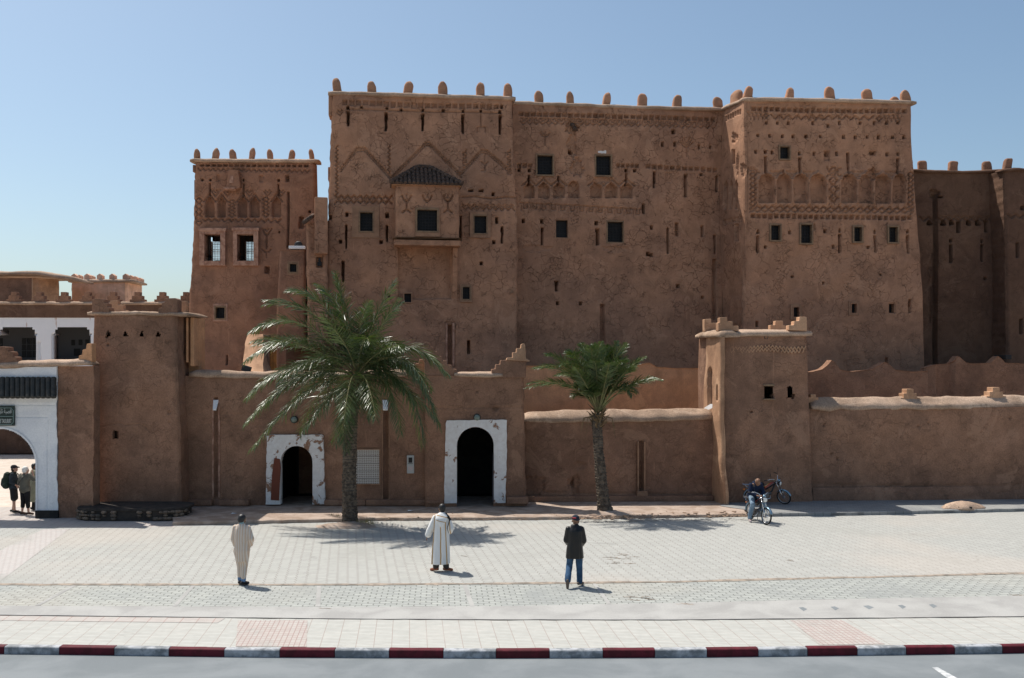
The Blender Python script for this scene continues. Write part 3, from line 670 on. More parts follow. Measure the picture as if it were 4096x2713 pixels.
r.slit(1287, 650, 673, 8, .3, .2); r.rect(1388, 704, 1398, 830, .25); r.rect(1648, 600, 1657, 740, .3); r.slit(1543, 535, 586, 5, .2, .2); r.hole(1625, 688, 3, .3)
WL = [win(T_, pl, r, Z4, (333, 722, 470, 897), 6), win(T_, pl, r, Z4, (860, 724, 992, 901), 6, proud=.06), win(T_, pl, r, Z4, (500, 1302, 605, 1460), 5, (486, 1276, 625, 1470), style='bars', fmat='plaster'), win(T_, pl, r, Z4, (963, 1317, 1100, 1500), 6)]
facade(T_, 'wall', M['mud'], pl, [(2050, 400), (2050, 1500)], [(2892, 420), (2892, 1000), (2886, 1500)], z(Z4, (100, 242), (1000, 278), (2020, 312)), r, step=.034, back=6., seed=9, rnd=0); make_wins(WL)
for a in ((878, 675, 975, 706), (485, 1256, 632, 1276)):
    x0, y0, x1, y1 = z4(Z4, *a); b = MB(); q = []
    for i in range(14): t = i/13; q.append(pl.Q(x0+(x1-x0)*t, y0+RND.uniform(0, 5), .0))
    for i in range(14): t = 1-i/13; q.append(pl.Q(x0+(x1-x0)*t, y1-RND.uniform(0, 5)*(1 if a[0] > 800 else .3), .0))
    b.prism(q[::-1], Vector((pl.n.x, pl.n.y, 0))*.025); b.build('lime_patch', M['chipped'], T_)
for a in ((610, 432, 676, 462), (635, 462, 690, 492)): 
    x0, y0, x1, y1 = z4(Z4, *a); b = MB(); b.tube([pl.Q((x0+x1)/2, (y0+y1)/2, -.2), pl.Q((x0+x1)/2+4, (y0+y1)/2+2, .12)], .11, 10); b.build('clay_spout', M['tile_roof'], T_, smooth=True)
coping(T_, pl, z(Z4, (60, 258), (600, 277), (1200, 300), (2010, 318)), .13, .16, .55, ends=0)
for x, yt, yb, w in ((350, 137, 262, 90), (630, 155, 270, 72), (947, 160, 276, 80), (1272, 162, 286, 84), (1580, 180, 298, 84), (1955, 193, 300, 84)):
    a = z(Z4, (x, yb), (x, yt)); merlon(T_, pl, a[0][0], a[0][1], a[1][1], w/2.24, seed=3)

# ================================================================ right keep: its left flank and its decorated front
pls = Plane(2888, 49.35, 2976, 46.8); pl = Plane(2976, 46.8, 3645, 47.9)
T_ = thing('kasbah_keep', pl.base(3310), 'right-hand mud keep carved with eight tall blind arches and rows of square putlog holes', 'keep')
r = Ras(2870, 380, 3000, 1500); r.z = Z5
r.dent(225, 372, 385, 300, 42, 7, .7, .1); r.rect(292, 672, 322, 798, .3); r.rect(325, 1340, 356, 1486, .3)
for a, b in ((235, 265), (280, 310), (325, 352)): r.arch(a, b, 940, 985, 1200, .09, 'step')
r.blob(318, 565, 28, 45, .12, 2); r.blob(395, 850, 22, 60, .1, 3); r.dent(235, 1300, 390, 1262, 42, 6, .7, .1); r.blob(345, 800, 10, 90, .1, 4)
facade(T_, 'flank_wall', M['mud'], pls, [(2888, 420), (2888, 900), (2880, 1500)], z(Z5, (398, 235), (405, 900), (399, 1568))+[(2970, 1300), (2968, 1500)], [(2880, 442), (2935, 420), (2985, 400)], r, step=.04, back=.1, seed=10, flat_back=False, rnd=.04)
r = Ras(2960, 380, 3710, 1500); r.z = Z5
r.dent(465, 284, 1862, 308, 38, 26, .74, .13)
r.zig(640, 370, 1000, 375, 9, 20, 9, .09); r.zig(985, 375, 1110, 378, 4, 20, 9, .09, ph=1); r.zig(1000, 372, 1560, 380, 14, 18, 9, .09)
for i in range(17): r.line([(665+i*53, 366+i*.5), (665+i*53, 384+i*.5)], 7, .06)
for q in (0, 1):
    for i in range(4): x = 425+i*36+q*1225; r.line([(x, 335+q*25), (x+14, 335+q*25), (x+14, 365+q*25), (x+30, 365+q*25), (x+30, 395+q*20)], 8, .07)
for cx_, cy_ in ((596, 358), (1610, 388)): r.line([(cx_-26, cy_), (cx_-10, cy_-10), (cx_, cy_-26), (cx_+10, cy_-10), (cx_+26, cy_), (cx_+10, cy_+10), (cx_, cy_+26), (cx_-10, cy_+10), (cx_-26, cy_)], 8, .08)
for i, (x, y) in enumerate([(q, 428) for q in (600, 697, 800, 1020, 1255, 1443, 1568, 1672, 1770)]+[(1150, 453)]+[(q, 536+.012*q) for q in (523, 625, 745, 845, 958, 1080, 1293, 1401, 1505, 1604, 1727, 1828)]+[(502, 687), (585, 687), (645, 693), (893, 703), (1028, 703), (1230, 703), (1330, 708), (1683, 710), (1775, 707), (802, 1412), (1123, 1400), (587, 1540), (1200, 1535), (1507, 1542)]):
    r.hole(x, y, 10+i % 3, .35, 12+(i*7) % 5)
r.rect(1115, 676, 1168, 762, .1); r.rect(1128, 680, 1158, 725, .35); r.rect(1530, 680, 1583, 714, .35); r.rect(1013, 1335, 1036, 1388, .12)
for x, a, b, w in ((587, 732, 886, 24), (898, 738, 894, 22), (1333, 716, 898, 24), (1776, 744, 908, 22), (745, 848, 892, 12)): r.slit(x, a, b, w, .35, .3)
AR = ((527, 662), (690, 812), (838, 970), (990, 1130), (1270, 1400), (1430, 1555), (1578, 1708), (1735, 1840))
for a, b in AR:
    m_ = (a+b)/2; r.arch(a, b, 890, 955, 1145, .12, 'round'); 
    r.zig(a-14, 945, m_, 872, 6, 5, 13, -.09); r.zig(m_, 872, b+14, 945, 6, 5, 13, -.09); r.line([(a-14, 945), (a-14, 1150)], 13, -.07); r.line([(b+14, 945), (b+14, 1150)], 13, -.07)
for (a, b), (c, d) in zip(AR, AR[1:]):
    if c-b > 60: continue
    m_ = (b+c)/2
    for q in range(3):
        h_ = 52-q*17; r.zig(m_-h_, 868-h_*.55-q*4+22, m_, 905-q*20, 4, 4, 7, .05); r.zig(m_, 905-q*20, m_+h_, 868-h_*.55-q*4+22, 4, 4, 7, .05)
for cx_ in (475, 1890): r.zig(cx_-16, 870, cx_-16, 1215, 16, 11, 9, .09); r.zig(cx_+16, 870, cx_+16, 1215, 16, 11, 9, .09, ph=1)
for q in range(3): r.zig(430+q*24, 830, 480+q*24, 880, 4, 5, 7, .07)
for cy_ in (860, 945, 1025, 1100):
    w_ = 42; r.line([(1200-w_, cy_), (1200-20, cy_-14), (1200-14, cy_-34), (1200+14, cy_-34), (1200+20, cy_-14), (1200+w_, cy_), (1200+20, cy_+14), (1200+14, cy_+34), (1200-14, cy_+34), (1200-20, cy_+14), (1200-w_, cy_)], 10, .10); r.hole(1200, cy_, 7, .08)
r.zig(1140, 830, 1265, 905, 8, 6, 8, .08); r.zig(1265, 830, 1140, 905, 8, 6, 8, .08)
r.zig(450, 1185, 1905, 1200, 44, 15, 10, .10); r.zig(450, 1215, 1905, 1225, 44, 11, 8, .07, ph=1)
for i in range(22): r.line([(480+i*65, 1178), (480+i*65, 1200)], 7, .06)
r.dent(458, 1244, 1915, 1262, 40, 28, .70, .13)
r.blob(1545, 885, 45, 50, .22, 5); r.blob(1795, 935, 26, 22, .25, 6); r.blob(560, 250, 50, 16, .05, 7); r.blob(945, 268, 40, 18, .06, 3); r.blob(410, 870, 20, 60, .08, 9)
for x, a, b in ((520, 1440, 1590), (1256, 1428, 1590), (1570, 1440, 1590), (1864, 1437, 1600)): r.slit(x, a, b, 22, .4, .25); r.arch(x-9, x+9, a-55, a-35, a-18, .35, 'point')
r.z = DD
for a in ((1953, 724, 1953, 724),): pass
for x, a, b in ((2101, 693, 724), (1751, 744, 757), (2050, 828, 843)): r.slit(x, a, b, 6, .35, .1)
for x, y in ((1833, 640), (2035, 636), (1905, 655)): r.hole(x, y, 2.5, .3)
WL = [win(T_, pl, r, Z5, (714, 643, 800, 755), 5, style='bars'), win(T_, pl, r, Z5, (634, 1347, 716, 1482), 6), win(T_, pl, r, Z5, (902, 1342, 998, 1508), 6), win(T_, pl, r, Z5, (1377, 1364, 1447, 1494), 6), win(T_, pl, r, Z5, (1690, 1363, 1767, 1500), 6),
      win(T_, pl, r, DD, (1834, 711, 1847, 733), 3, (1828, 704, 1853, 740), style='bars', fmat='mud'), win(T_, pl, r, DD, (1968, 703, 1980, 724), 3, (1962, 696, 1986, 730), style='bars', fmat='mud'), win(T_, pl, r, DD, (2054, 703, 2066, 724), 3, (2048, 696, 2072, 730), style='bars', fmat='mud')]
facade(T_, 'wall', M['mud'], pl, z(Z5, (398, 235), (405, 900), (399, 1568))+[(2970, 1300), (2968, 1500)], z(Z5, (1898, 262), (1904, 600), (1930, 950), (1960, 1300), (1975, 1568))+[(3692, 1200), (3702, 1500)],
       z(Z5, (380, 235), (1100, 240), (1940, 262)), r, step=.034, back=3.2, seed=11, flat_back=True); make_wins(WL)
b = MB(); ub, uf = pl.hit(2990, HY)[0], pl.hit(3640, HY)[0]; ubox(b, pl, ub, 0, uf-.2, pl.hit(3300, 408)[1]-.1, -8, -3.1); b.build('rear_block', M['mud'], T_)
b = MB()
for i in range(8): wbox(b, pl, *z4(Z5, 715+i*4, 672, 716+i*4, 754), -.15, -.148)
coping(T_, pl, z(Z5, (392, 232), (700, 230), (1300, 240), (1920, 258)), .13, .17, .55)
coping(T_, pls, [(2886, 441), (2935, 420), (2978, 403)], .12, .16, .5, ends=.0)
for x, yt, yb, w in ((424, 100, 202, 78), (798, 108, 214, 80), (1161, 103, 222, 86), (1498, 123, 232, 90), (1840, 137, 242, 92)):
    a = z(Z5, (x, yb), (x, yt)); merlon(T_, pl, a[0][0], a[0][1], a[1][1], w/2.24, seed=4)
a = z(Z5, (323, 258), (323, 138)); merlon(T_, pls, a[0][0], a[0][1], a[1][1], 30, off=-.25, depth=.4, seed=5)
a = z(Z5, (1737, 250), (1737, 196)); merlon(T_, pl, a[0][0], a[0][1], a[1][1], 32, off=-2.2, seed=5)

# ================================================================ far right wing and the last block
pl = Plane(3640, 50.6, 4030, 50.2); 
T_ = thing('kasbah_wing', pl.base(3840), 'shadowed rear wing right of the carved keep with a drain gutter', 'wing')
r = Ras(3600, 660, 4060, 1560); r.z = Z6
for x, a, b in ((495, 502, 568), (665, 500, 568)): r.slit(x, a, b, 22, .35, .0)
for x, a, b in ((451, 640, 748), (637, 640, 742)): r.slit(x, a, b, 15, .35, .2); r.hole(x, 617, 7, .35, 9)
for x in (322, 405, 455, 558, 615, 715): r.arch(x-15, x+15, 494, 518, 524, .3, 'point')
r.zig(265, 487, 735, 492, 18, 11, 8, .08); r.zig(385, 474, 735, 476, 14, 6, 6, .05)
r.rect(346, 335, 374, 1360, .42); r.rect(280, 480, 345, 488, .03); r.blob(355, 335, 30, 25, .2, 2); r.hole(655, 843, 8, .3); r.hole(390, 355, 14, .3, 5); r.blob(330, 900, 14, 200, .12, 4)
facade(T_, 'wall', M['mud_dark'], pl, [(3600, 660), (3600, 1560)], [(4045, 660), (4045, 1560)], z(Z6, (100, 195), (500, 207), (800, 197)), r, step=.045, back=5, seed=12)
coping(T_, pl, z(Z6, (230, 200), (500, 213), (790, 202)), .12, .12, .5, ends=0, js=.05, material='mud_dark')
for x, yt, w in ((283, 140, 54), (460, 143, 54), (668, 147, 54)):
    a = z(Z6, (x, 205), (x, yt)); merlon(T_, pl, a[0][0], a[0][1], a[1][1], w/1.4933, seed=6, style='square', material='mud_red')
pl = Plane(4022, 49.0, 4500, 49.6)
T_ = thing('kasbah_wing', pl.base(4200), 'last mud block at the right edge with one finger merlon on its near corner', 'wing')
r = Ras(3990, 640, 4520, 1560); r.z = Z6
r.slit(850, 628, 715, 18, .35, .1); r.slit(872, 1085, 1175, 16, .35, .1); r.hole(882, 420, 10, .3); r.zig(790, 470, 1200, 470, 16, 10, 8, .07)
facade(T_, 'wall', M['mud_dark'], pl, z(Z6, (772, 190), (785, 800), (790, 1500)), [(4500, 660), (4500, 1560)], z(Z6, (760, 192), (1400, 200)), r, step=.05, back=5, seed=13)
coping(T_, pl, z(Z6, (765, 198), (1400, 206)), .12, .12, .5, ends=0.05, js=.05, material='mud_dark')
for x in (784, 1100): a = z(Z6, (x, 198), (x, 130)); merlon(T_, pl, a[0][0], a[0][1], a[1][1], 32, seed=7, style='square', material='mud_red')
# ================================================================ courtyard walls between the street wall and the kasbah
pl = Plane(2090, 43.0, 2840, 43.6)
T_ = thing('courtyard_wall', pl.base(2450), 'ochre courtyard wall with a worn wavy top behind the small palm', 'wall')
facade(T_, 'wall', M['mud_court'], pl, [(2080, 1450), (2080, 1900)], [(2860, 1450), (2860, 1900)], z(L4, (60, 300), (400, 305), (700, 330), (860, 312), (960, 288), (1010, 278), (1065, 310), (1200, 320), (1500, 318)), None, step=.08, back=.5, amp=.05, seed=14)
pl = Plane(3230, 43.0, 3750, 43.4)
T_ = thing('courtyard_wall', pl.base(3480), 'brown courtyard wall with two eroded peaks right of the street turret', 'wall')
facade(T_, 'wall', M['mud_low'], pl, [(3200, 1400), (3200, 1900)], [(3722, 1400), (3722, 1900)], z(L6, (-20, 275), (90, 270), (170, 250), (215, 215), (245, 178), (270, 195), (310, 255), (400, 268), (560, 250), (625, 215), (668, 192), (705, 215), (745, 255), (880, 268), (1010, 262)), None, step=.07, back=.5, amp=.05, seed=15)
pl = Plane(3715, 44.4, 4600, 44.8)
T_ = thing('courtyard_wall', pl.base(4000), 'brown courtyard wall with two eroded peaks at the right edge of the photo', 'wall')
r = Ras(3700, 1380, 4620, 1800); r.z = L6; r.rect(1085, 190, 1215, 1000, .25)
facade(T_, 'wall', M['mud_low'], pl, [(3700, 1400), (3700, 1900)], [(4600, 1400), (4600, 1900)], z(L6, (980, 240), (1060, 215), (1190, 205), (1222, 165), (1240, 145), (1262, 160), (1300, 195), (1340, 205), (1500, 200), (1540, 160), (1562, 145), (1590, 165), (1620, 200), (1800, 205), (2300, 210)), r, step=.07, back=.5, amp=.05, seed=16)
b = MB(); wbox(b, pl, *z4(L6, 1612, 137, 1660, 172), -1., .0); tag(b.build('floodlight', M['iron'], None, bevel=.03), 'dark floodlight on top of the rear wall near the right edge', 'floodlight')

# sunlit lump of wall, wooden door and canopy behind the left street wall
pl = Plane(970, 41.3, 1310, 41.6)
T_ = thing('courtyard_shed', pl.base(1150), 'sunlit mud shed with an orange wooden door behind the left palm fronds', 'shed')
rr_ = random.Random(8); rows = []
for k in range(13):
    t = k/12; y = 1500-t*165; d = 39.6+2.6*t**.8; xl = 973+14*t**2+40*max(0, t-.8); xr = 1052; rows.append([jit(P(xl+(xr-xl)*j/10, y, d+(.5*(1-j/5) if j < 5 else 0)), .06, 2.2) for j in range(11)])
m = MB(); m.loft(rows, cap=False, closed=False); bk_ = [[Vector((p.x, 42.6, p.z)) for p in r_] for r_ in rows]; m.loft([[r_[-1] for r_ in rows], [r_[-1] for r_ in bk_]], cap=False, closed=False); m.loft([[r_[0] for r_ in rows], [r_[0] for r_ in bk_]], cap=False, closed=False); m.loft([rows[-1], bk_[-1]], cap=False, closed=False); m.loft([[Vector((p.x, p.y, 0)) for p in rows[0]], rows[0]], cap=False, closed=False)
m.build('buttress', M['mud_pale'], T_, smooth=True)
b = MB()
for i in range(5): wbox(b, pl, *z4(L2, 738+i*11, 20, 747+i*11, 330), -.2, -.12+.02*(i % 2))
b.build('door', M['wood_orange'], T_, bevel=.01)
b = MB(); wbox(b, pl, *z4(L2, 700, -20, 740, 330), -.5, .0); b.build('door_post', M['mud_low'], T_, bevel=.03)
b = MB(); wbox(b, pl, *z4(L2, 850, 50, 1175, 78), -3.2, .1); b.build('canopy', M['mud_dark'], T_, bevel=.04)
b = MB(); wbox(b, pl, *z4(L2, 790, 60, 1260, 400), -3.2, -2.9); wbox(b, pl, *z4(L2, 1150, 0, 1180, 400), -3., .1); b.build('back_wall', M['mud_dark'], T_, bevel=.03)  # dark mud colour stands for the shade under the canopy
plx = Plane(1200, 40.2, 1330, 40.3)
pyr_y = z(L2, (1040, 245), (1040, 175))
w_ = thing('parapet_step', plx.base(1231), 'small stepped mud pyramid behind the trunk-side fronds of the left palm', 'parapet')
b = MB(); ubox(b, plx, plx.hit(1195, HY)[0], 0, plx.hit(1300, HY)[0], plx.hit(1231, 1476)[1], -.4, 0); b.build('pier', M['mud_low'], w_)
pyramid(w_, plx, 1231, 1476, 1438, 34)

# ================================================================ street wall
def stepL(pl, x, y): return pl.hit(x, y)
plL = Plane(700, 36.1, 1720, 36.2)
T_ = thing('street_wall', plL.base(1200), 'left street wall of brown mud with the whitewashed small arch and a tiled panel', 'wall')
r = Ras(690, 1480, 1760, 2040); r.z = L2
r.rect(302, 468, 342, 1270, .16); r.line([(80, 590), (560, 605)], 5, .02); r.rect(1562, 470, 1600, 1330, .14) if False else None
r.line([(80, 680), (290, 676), (560, 690), (1100, 660), (1560, 672)], 5, .02)
r.z = L3; r.rect(258, 490, 304, 1290, .18); r.rect(-20, 872, 236, 1150, .06)
r.z = L2
xa, yt, ys, xb, yb = 818, 843, 945, 1086, 1330
r.arch(xa, xb, yt, yt+134, yb, 9., 'round')
facade(T_, 'wall', M['mud_low'], plL, [(690, 1500), (690, 2040)], [(1760, 1500), (1760, 2040)], z(L2, (0, 298), (340, 306), (700, 306), (1560, 300), (2100, 300)), r, step=.05, back=.8, amp=.03, flat_back=False, seed=18, rnd=0)
def arch_surround(T, pl, Z, outer, xa, xb, yt, yb, th=.13, material='chipped', off=0, horse=0, spring=None):
    """whitewashed band round an arch: outer polygon, inner half-circle"""
    (ax, ay), (bx, by) = z(Z, (xa, yt), (xb, yb)); cx_, R = (ax+bx)/2, (bx-ax)/2; cy_ = ay+R
    inner = [(ax, by)]+[(cx_-R*math.cos(math.pi*i/16), cy_-R*math.sin(math.pi*i/16)) for i in range(17)]+[(bx, by)]
    o = z(Z, *outer)   # from bottom-left, up, over, down to bottom-right
    m = MB(); n = len(inner)
    def dense(P_, n):
        d = [0]
        for a, b in zip(P_, P_[1:]): d.append(d[-1]+math.hypot(b[0]-a[0], b[1]-a[1]))
        out = []
        for i in range(n):
            t = d[-1]*i/(n-1); k = max(j for j in range(len(d)) if d[j] <= t+1e-6); k = min(k, len(P_)-2); f = (t-d[k])/(d[k+1]-d[k]); out.append((P_[k][0]+(P_[k+1][0]-P_[k][0])*f, P_[k][1]+(P_[k+1][1]-P_[k][1])*f))
        return out
    n = 61; I = dense(inner, n); O = dense(o, n)
    O = [(x+RND.uniform(-1.3, 1.3), y+RND.uniform(-1.3, 1.3)) for x, y in O]
    fi = [pl.Q(x, y, off+th) for x, y in I]; fo = [pl.Q(x, y, off+th) for x, y in O]; bi = [pl.Q(x, y, off+th)-Vector((pl.n.x, pl.n.y, 0))*.33 for x, y in I]; bo = [q-Vector((pl.n.x, pl.n.y, 0))*(th+.08) for q in fo]
    vs = fi+fo+bi+bo; fs = []
    for i in range(n-1): fs += [(i, n+i, n+i+1, i+1), (i, i+1, 2*n+i+1, 2*n+i), (n+i, 3*n+i, 3*n+i+1, n+i+1)]
    m.add(vs, fs); return m.build('arch_surround', M[material], T)
def passage(T, pl, Z, x0, y0, x1, y1, depth=4., material='black', z0=0.02, grow=.25):  # room walls coloured black to deepen the shade behind the arch
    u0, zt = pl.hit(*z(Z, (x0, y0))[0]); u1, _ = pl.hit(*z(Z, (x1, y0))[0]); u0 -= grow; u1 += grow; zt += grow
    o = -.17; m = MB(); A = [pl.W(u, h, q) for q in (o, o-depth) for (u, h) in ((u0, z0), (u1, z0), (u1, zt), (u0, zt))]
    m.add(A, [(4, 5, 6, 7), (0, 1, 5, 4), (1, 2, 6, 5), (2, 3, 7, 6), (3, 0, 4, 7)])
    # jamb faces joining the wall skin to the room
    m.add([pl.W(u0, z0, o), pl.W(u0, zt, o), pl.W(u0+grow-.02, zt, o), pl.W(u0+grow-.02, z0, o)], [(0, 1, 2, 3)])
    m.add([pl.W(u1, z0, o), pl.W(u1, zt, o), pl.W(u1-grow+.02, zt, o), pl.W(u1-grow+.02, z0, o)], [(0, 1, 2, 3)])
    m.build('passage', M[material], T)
arch_surround(T_, plL, L2, [(712, 1310), (720, 765), (1162, 765), (1176, 1310)], xa+8, xb-8, yt+8, 1310, material='chipped_more')
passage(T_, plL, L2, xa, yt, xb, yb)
b = MB(); q = [plL.Q(*p, .16) for p in z(L2, (750, 1275), (760, 1075), (778, 945), (822, 955), (828, 1020), (815, 1280))]; b.prism(q[::-1], Vector((-plL.n.x, -plL.n.y, 0))*.06); b.build('door_leaf', mat('door_red_brown', (.16, .045, .025), .7), T_, bevel=.01)
b = MB(); q = [plL.Q(*p, .06) for p in z(L2, (1084, 1290), (1120, 1296), (1118, 938), (1090, 950))]; b.prism(q, Vector((-plL.n.x, -plL.n.y, 0))*.5); b.build('door_leaf', mat('door_blue_grey', (.05, .06, .075), .6), T_, bevel=.01)
M['panel'] = None
def lattice_panel():
    m = mat('pale_lattice', (.6, .6, .6), .8); g = NT(m); geo = g.n('NewGeometry').outputs['Position']; mp = g.n('Mapping'); mp.inputs['Scale'].default_value = (7.5, 0, 7.5); g.l(geo, mp.inputs[0])
    a = g.n('TexVoronoi', feature='DISTANCE_TO_EDGE'); a.inputs['Randomness'].default_value = .15; a.inputs['Scale'].default_value = 2.; g.l(mp.outputs[0], a.inputs['Vector'])
    w = g.n('TexWave', wave_type='BANDS', bands_direction='Z'); w.inputs['Scale'].default_value = .5; g.l(geo, w.inputs['Vector'])
    f = g.smooth(a.outputs['Distance'], .05, .16); c = g.mix(f, (.66, .64, .60), (.26, .22, .19)); s_ = g.n('SeparateXYZ'); g.l(geo, s_.inputs[0])
    fr_ = g.math('FRACT', g.math('MULTIPLY', s_.outputs[2], 3.6)); l_ = g.math('LESS_THAN', fr_, .1); c = g.mix(l_, c, (.22, .2, .18)); g.l(c, g.b.inputs['Base Color']); return m
M['panel'] = lattice_panel()
b = MB(); wbox(b, plL, *z4(L3, 44, 878, 234, 1148), -.3, .05); o = b.build('lattice_panel', M['panel'], T_); 
b = MB(); x0, y0, x1, y1 = z4(L3, 38, 872, 240, 1154)
for bx in ((x0, y0, x0+4, y1), (x1-4, y0, x1, y1), (x0+4, y0, x1-4, y0+4), (x0+4, y1-4, x1-4, y1)): wbox(b, plL, *bx, -.1, .085)
b.build('panel_frame', M['plaster'], T_)
for Z, xs, ys, hw, m_ in ((L2, (302, 342), (468, 1255), 9, 'plaster_pink'), (L3, (256, 306), (480, 1275), 8, 'plaster')):
    b = MB()
    for x in (xs[0]-hw/2, xs[1]+hw/2):
        q = []
        n = 34
        for i in range(n+1): q.append((x-hw/2-RND.uniform(0, 5), ys[0]+(ys[1]-ys[0])*i/n))
        for i in range(n, -1, -1): q.append((x+hw/2+RND.uniform(-1, 2), ys[0]+(ys[1]-ys[0])*i/n))
        w3 = [plL.Q(*p, .02) for p in z(Z, *q)]; m = n+1
        for i in range(n): b.prism([w3[i], w3[i+1], w3[2*m-2-i], w3[2*m-1-i]], Vector((-plL.n.x, -plL.n.y, 0))*.1)
    b.build('drain_edge', M[m_], T_)
    b = MB(); q = [plL.Q(*p) for p in z(Z, (xs[0], 490), (xs[1], 490), (xs[1]-6, 560), (xs[0]+8, 560))]; n3 = Vector((plL.n.x, plL.n.y, 0))
    b.prism([q[0]+n3*.02, q[1]+n3*.02, q[2]+n3*.22, q[3]+n3*.22], Vector((0, 0, -.05))-n3*.02); b.build('spout', M['white'], T_)
coping(T_, plL, z(L2, (135, 300), (500, 310), (830, 312), (1560, 305), (1800, 300)), .1, .2, .7, material='mud_cap', js=.05)
for a in ((60, 300), (350, 590), (1175, 1500), (1500, 2000)):
    b = MB(); x0, y0, x1, y1 = z4(L2, a[0], 1268, a[1], 1300); wbox(b, plL, x0, y0, x1, y1+8, -.1, .22); b.build('wall_bench', M['mud_low'], T_, bevel=.06)

plG = Plane(1697, 35.9, 2110, 36.1)
T_ = thing('gatehouse', plG.base(1900), 'mud gatehouse with stepped corners around a tall whitewashed arch', 'gatehouse')
r = Ras(1680, 1480, 2130, 2040); r.z = L3
xa, xb, yt, yb = 832, 1132, 698, 1330
r.arch(xa, xb, yt, yt+150, yb, 9., 'round'); r.line([(600, 548), (800, 556), (1050, 548), (1130, 556), (1360, 548)], 8, .03); r.line([(610, 585), (1360, 580)], 5, .02); r.blob(1140, 560, 22, 16, .08, 3); r.hole(995, 427, 6, .1)
facade(T_, 'wall', M['mud_low'], plG, z(L3, (583, 280), (584, 1350)), z(L3, (1362, 280), (1372, 700), (1385, 1350)), z(L3, (560, 300), (1400, 300)), r, step=.045, back=.8, amp=.03, flat_back=False, seed=19)
steps_poly(T_, plG, [(583, 318), (583, 180), (577, 45), (600, 33), (620, 45), (622, 72), (655, 75), (657, 108), (686, 110), (690, 145), (718, 148), (722, 180), (757, 183), (760, 213), (797, 216), (799, 247), (835, 250), (835, 290), (812, 318)][::-1], .03, .75, 'stepped_corner', 'mud_low', Z=L3, bevel=.03)
steps_poly(T_, plG, [(1108, 318), (1110, 250), (1140, 247), (1142, 213), (1178, 211), (1180, 180), (1230, 177), (1382, 182), (1380, 318)][::-1], .03, .75, 'stepped_corner', 'mud_low', Z=L3, bevel=.03)
steps_poly(T_, plG, [(1225, 178), (1232, 160), (1275, 158), (1275, 118), (1305, 116), (1307, 86), (1340, 84), (1342, 55), (1358, 48), (1375, 56), (1380, 165), (1412, 180), (1408, 190)][::-1], .1, .5, 'stepped_corner', 'mud_pale', Z=L3, bevel=.03)
steps_poly(T_, plG, [(480, 260), (480, 240), (510, 236), (512, 205), (540, 202), (542, 172), (582, 170), (582, 320), (480, 320)][::-1], -.9, .4, 'stepped_corner', 'mud_pale', Z=L3, bevel=.03)
coping(T_, plG, z(L3, (815, 300), (1000, 304), (1200, 304)), .1, .15, .7, material='mud_cap', js=.04, ends=0)
arch_surround(T_, plG, L3, [(738, 1300), (745, 900), (752, 652), (1228, 645), (1230, 900), (1218, 1300)], xa+6, xb-4, yt+4, 1300, material='chipped')
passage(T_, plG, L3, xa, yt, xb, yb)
b = MB(); q = [plG.Q(*p, .05) for p in z(L3, (1116, 1285), (1145, 1298), (1156, 900), (1122, 910))]; b.prism(q, Vector((-plG.n.x, -plG.n.y, 0))*.5); b.build('door_leaf', mat('door_violet_grey', (.055, .05, .06), .6), T_, bevel=.01)
for bx, o_ in ((z4(L3, 1225, 1245, 1395, 1300), .28), (z4(L3, 600, 1275, 735, 1300), .2)): b = MB(); wbox(b, plG, *bx, -.1, o_); b.build('wall_bench', M['mud_low'], T_, bevel=.06)
M['lamp_glass'] = mat('lamp_glass', (.16, .20, .17), .25, spec=.6)
for pl_, Z, c_, lab in ((plL, L2, (932, 645), 'round glass wall lamp above the small left arch, half hidden by fronds'), (plG, L3, (996, 628), 'round greenish wall lamp right above the tall white arch')):
    c = pl_.Q(*z(Z, c_)[0], .14); o = thing('wall_lamp', c, lab, 'lamp', 'round lamps above the doors')
    b = MB(); b.ell(c, (.115, .08, .115)); b.build('lamp_glass', M['lamp_glass'], o, smooth=True)
    b = MB(); n3 = Vector((pl_.n.x, pl_.n.y, 0)); b.tube([c-n3*.2, c-n3*.02], .135, 20); b.build('lamp_base', M['iron'], o)
# electricity meter box
x0, y0, x1, y1 = z4(L3, 450, 922, 505, 1062); c = plL.Q((x0+x1)/2, y1)
o = thing('meter_box', c, 'pale electricity meter box on the wall between the drain and the gatehouse', 'meter box')
b = MB(); wbox(b, plL, x0, y0, x1, y1, -.05, .2); b.build('housing', mat('meter_grey', (.42, .42, .40), .6), o, bevel=.012)
b = MB(); wbox(b, plL, *z4(L3, 463, 938, 492, 978), .19, .22); b.build('dial_window', M['dark'], o, bevel=.005)
b = MB(); wbox(b, plL, *z4(L3, 460, 1006, 497, 1036), .19, .206); b.build('notice', mat('notice_paper', (.5, .42, .4), .8), o)
b = MB(); wbox(b, plL, *z4(L3, 456, 984, 499, 987), .19, .208); b.build('seam', M['iron'], o)
# floodlight on the left street wall
c = plL.Q(*z(L2, (562, 262))[0], -.2); o = thing('floodlight', c, 'black floodlight standing on the coping of the left street wall', 'floodlight')
b = MB(); b.box((-.18, -.1, -.06), (.14, .1, .16), M=Matrix.Translation(c+Vector((0, 0, .02)))@Matrix.Rotation(.3, 4, 'Y')); b.build('lamp_head', M['iron'], o, bevel=.02)
b = MB(); b.tube([c, c+Vector((.06, 0, -.3))], .03); b.build('bracket', M['iron'], o)

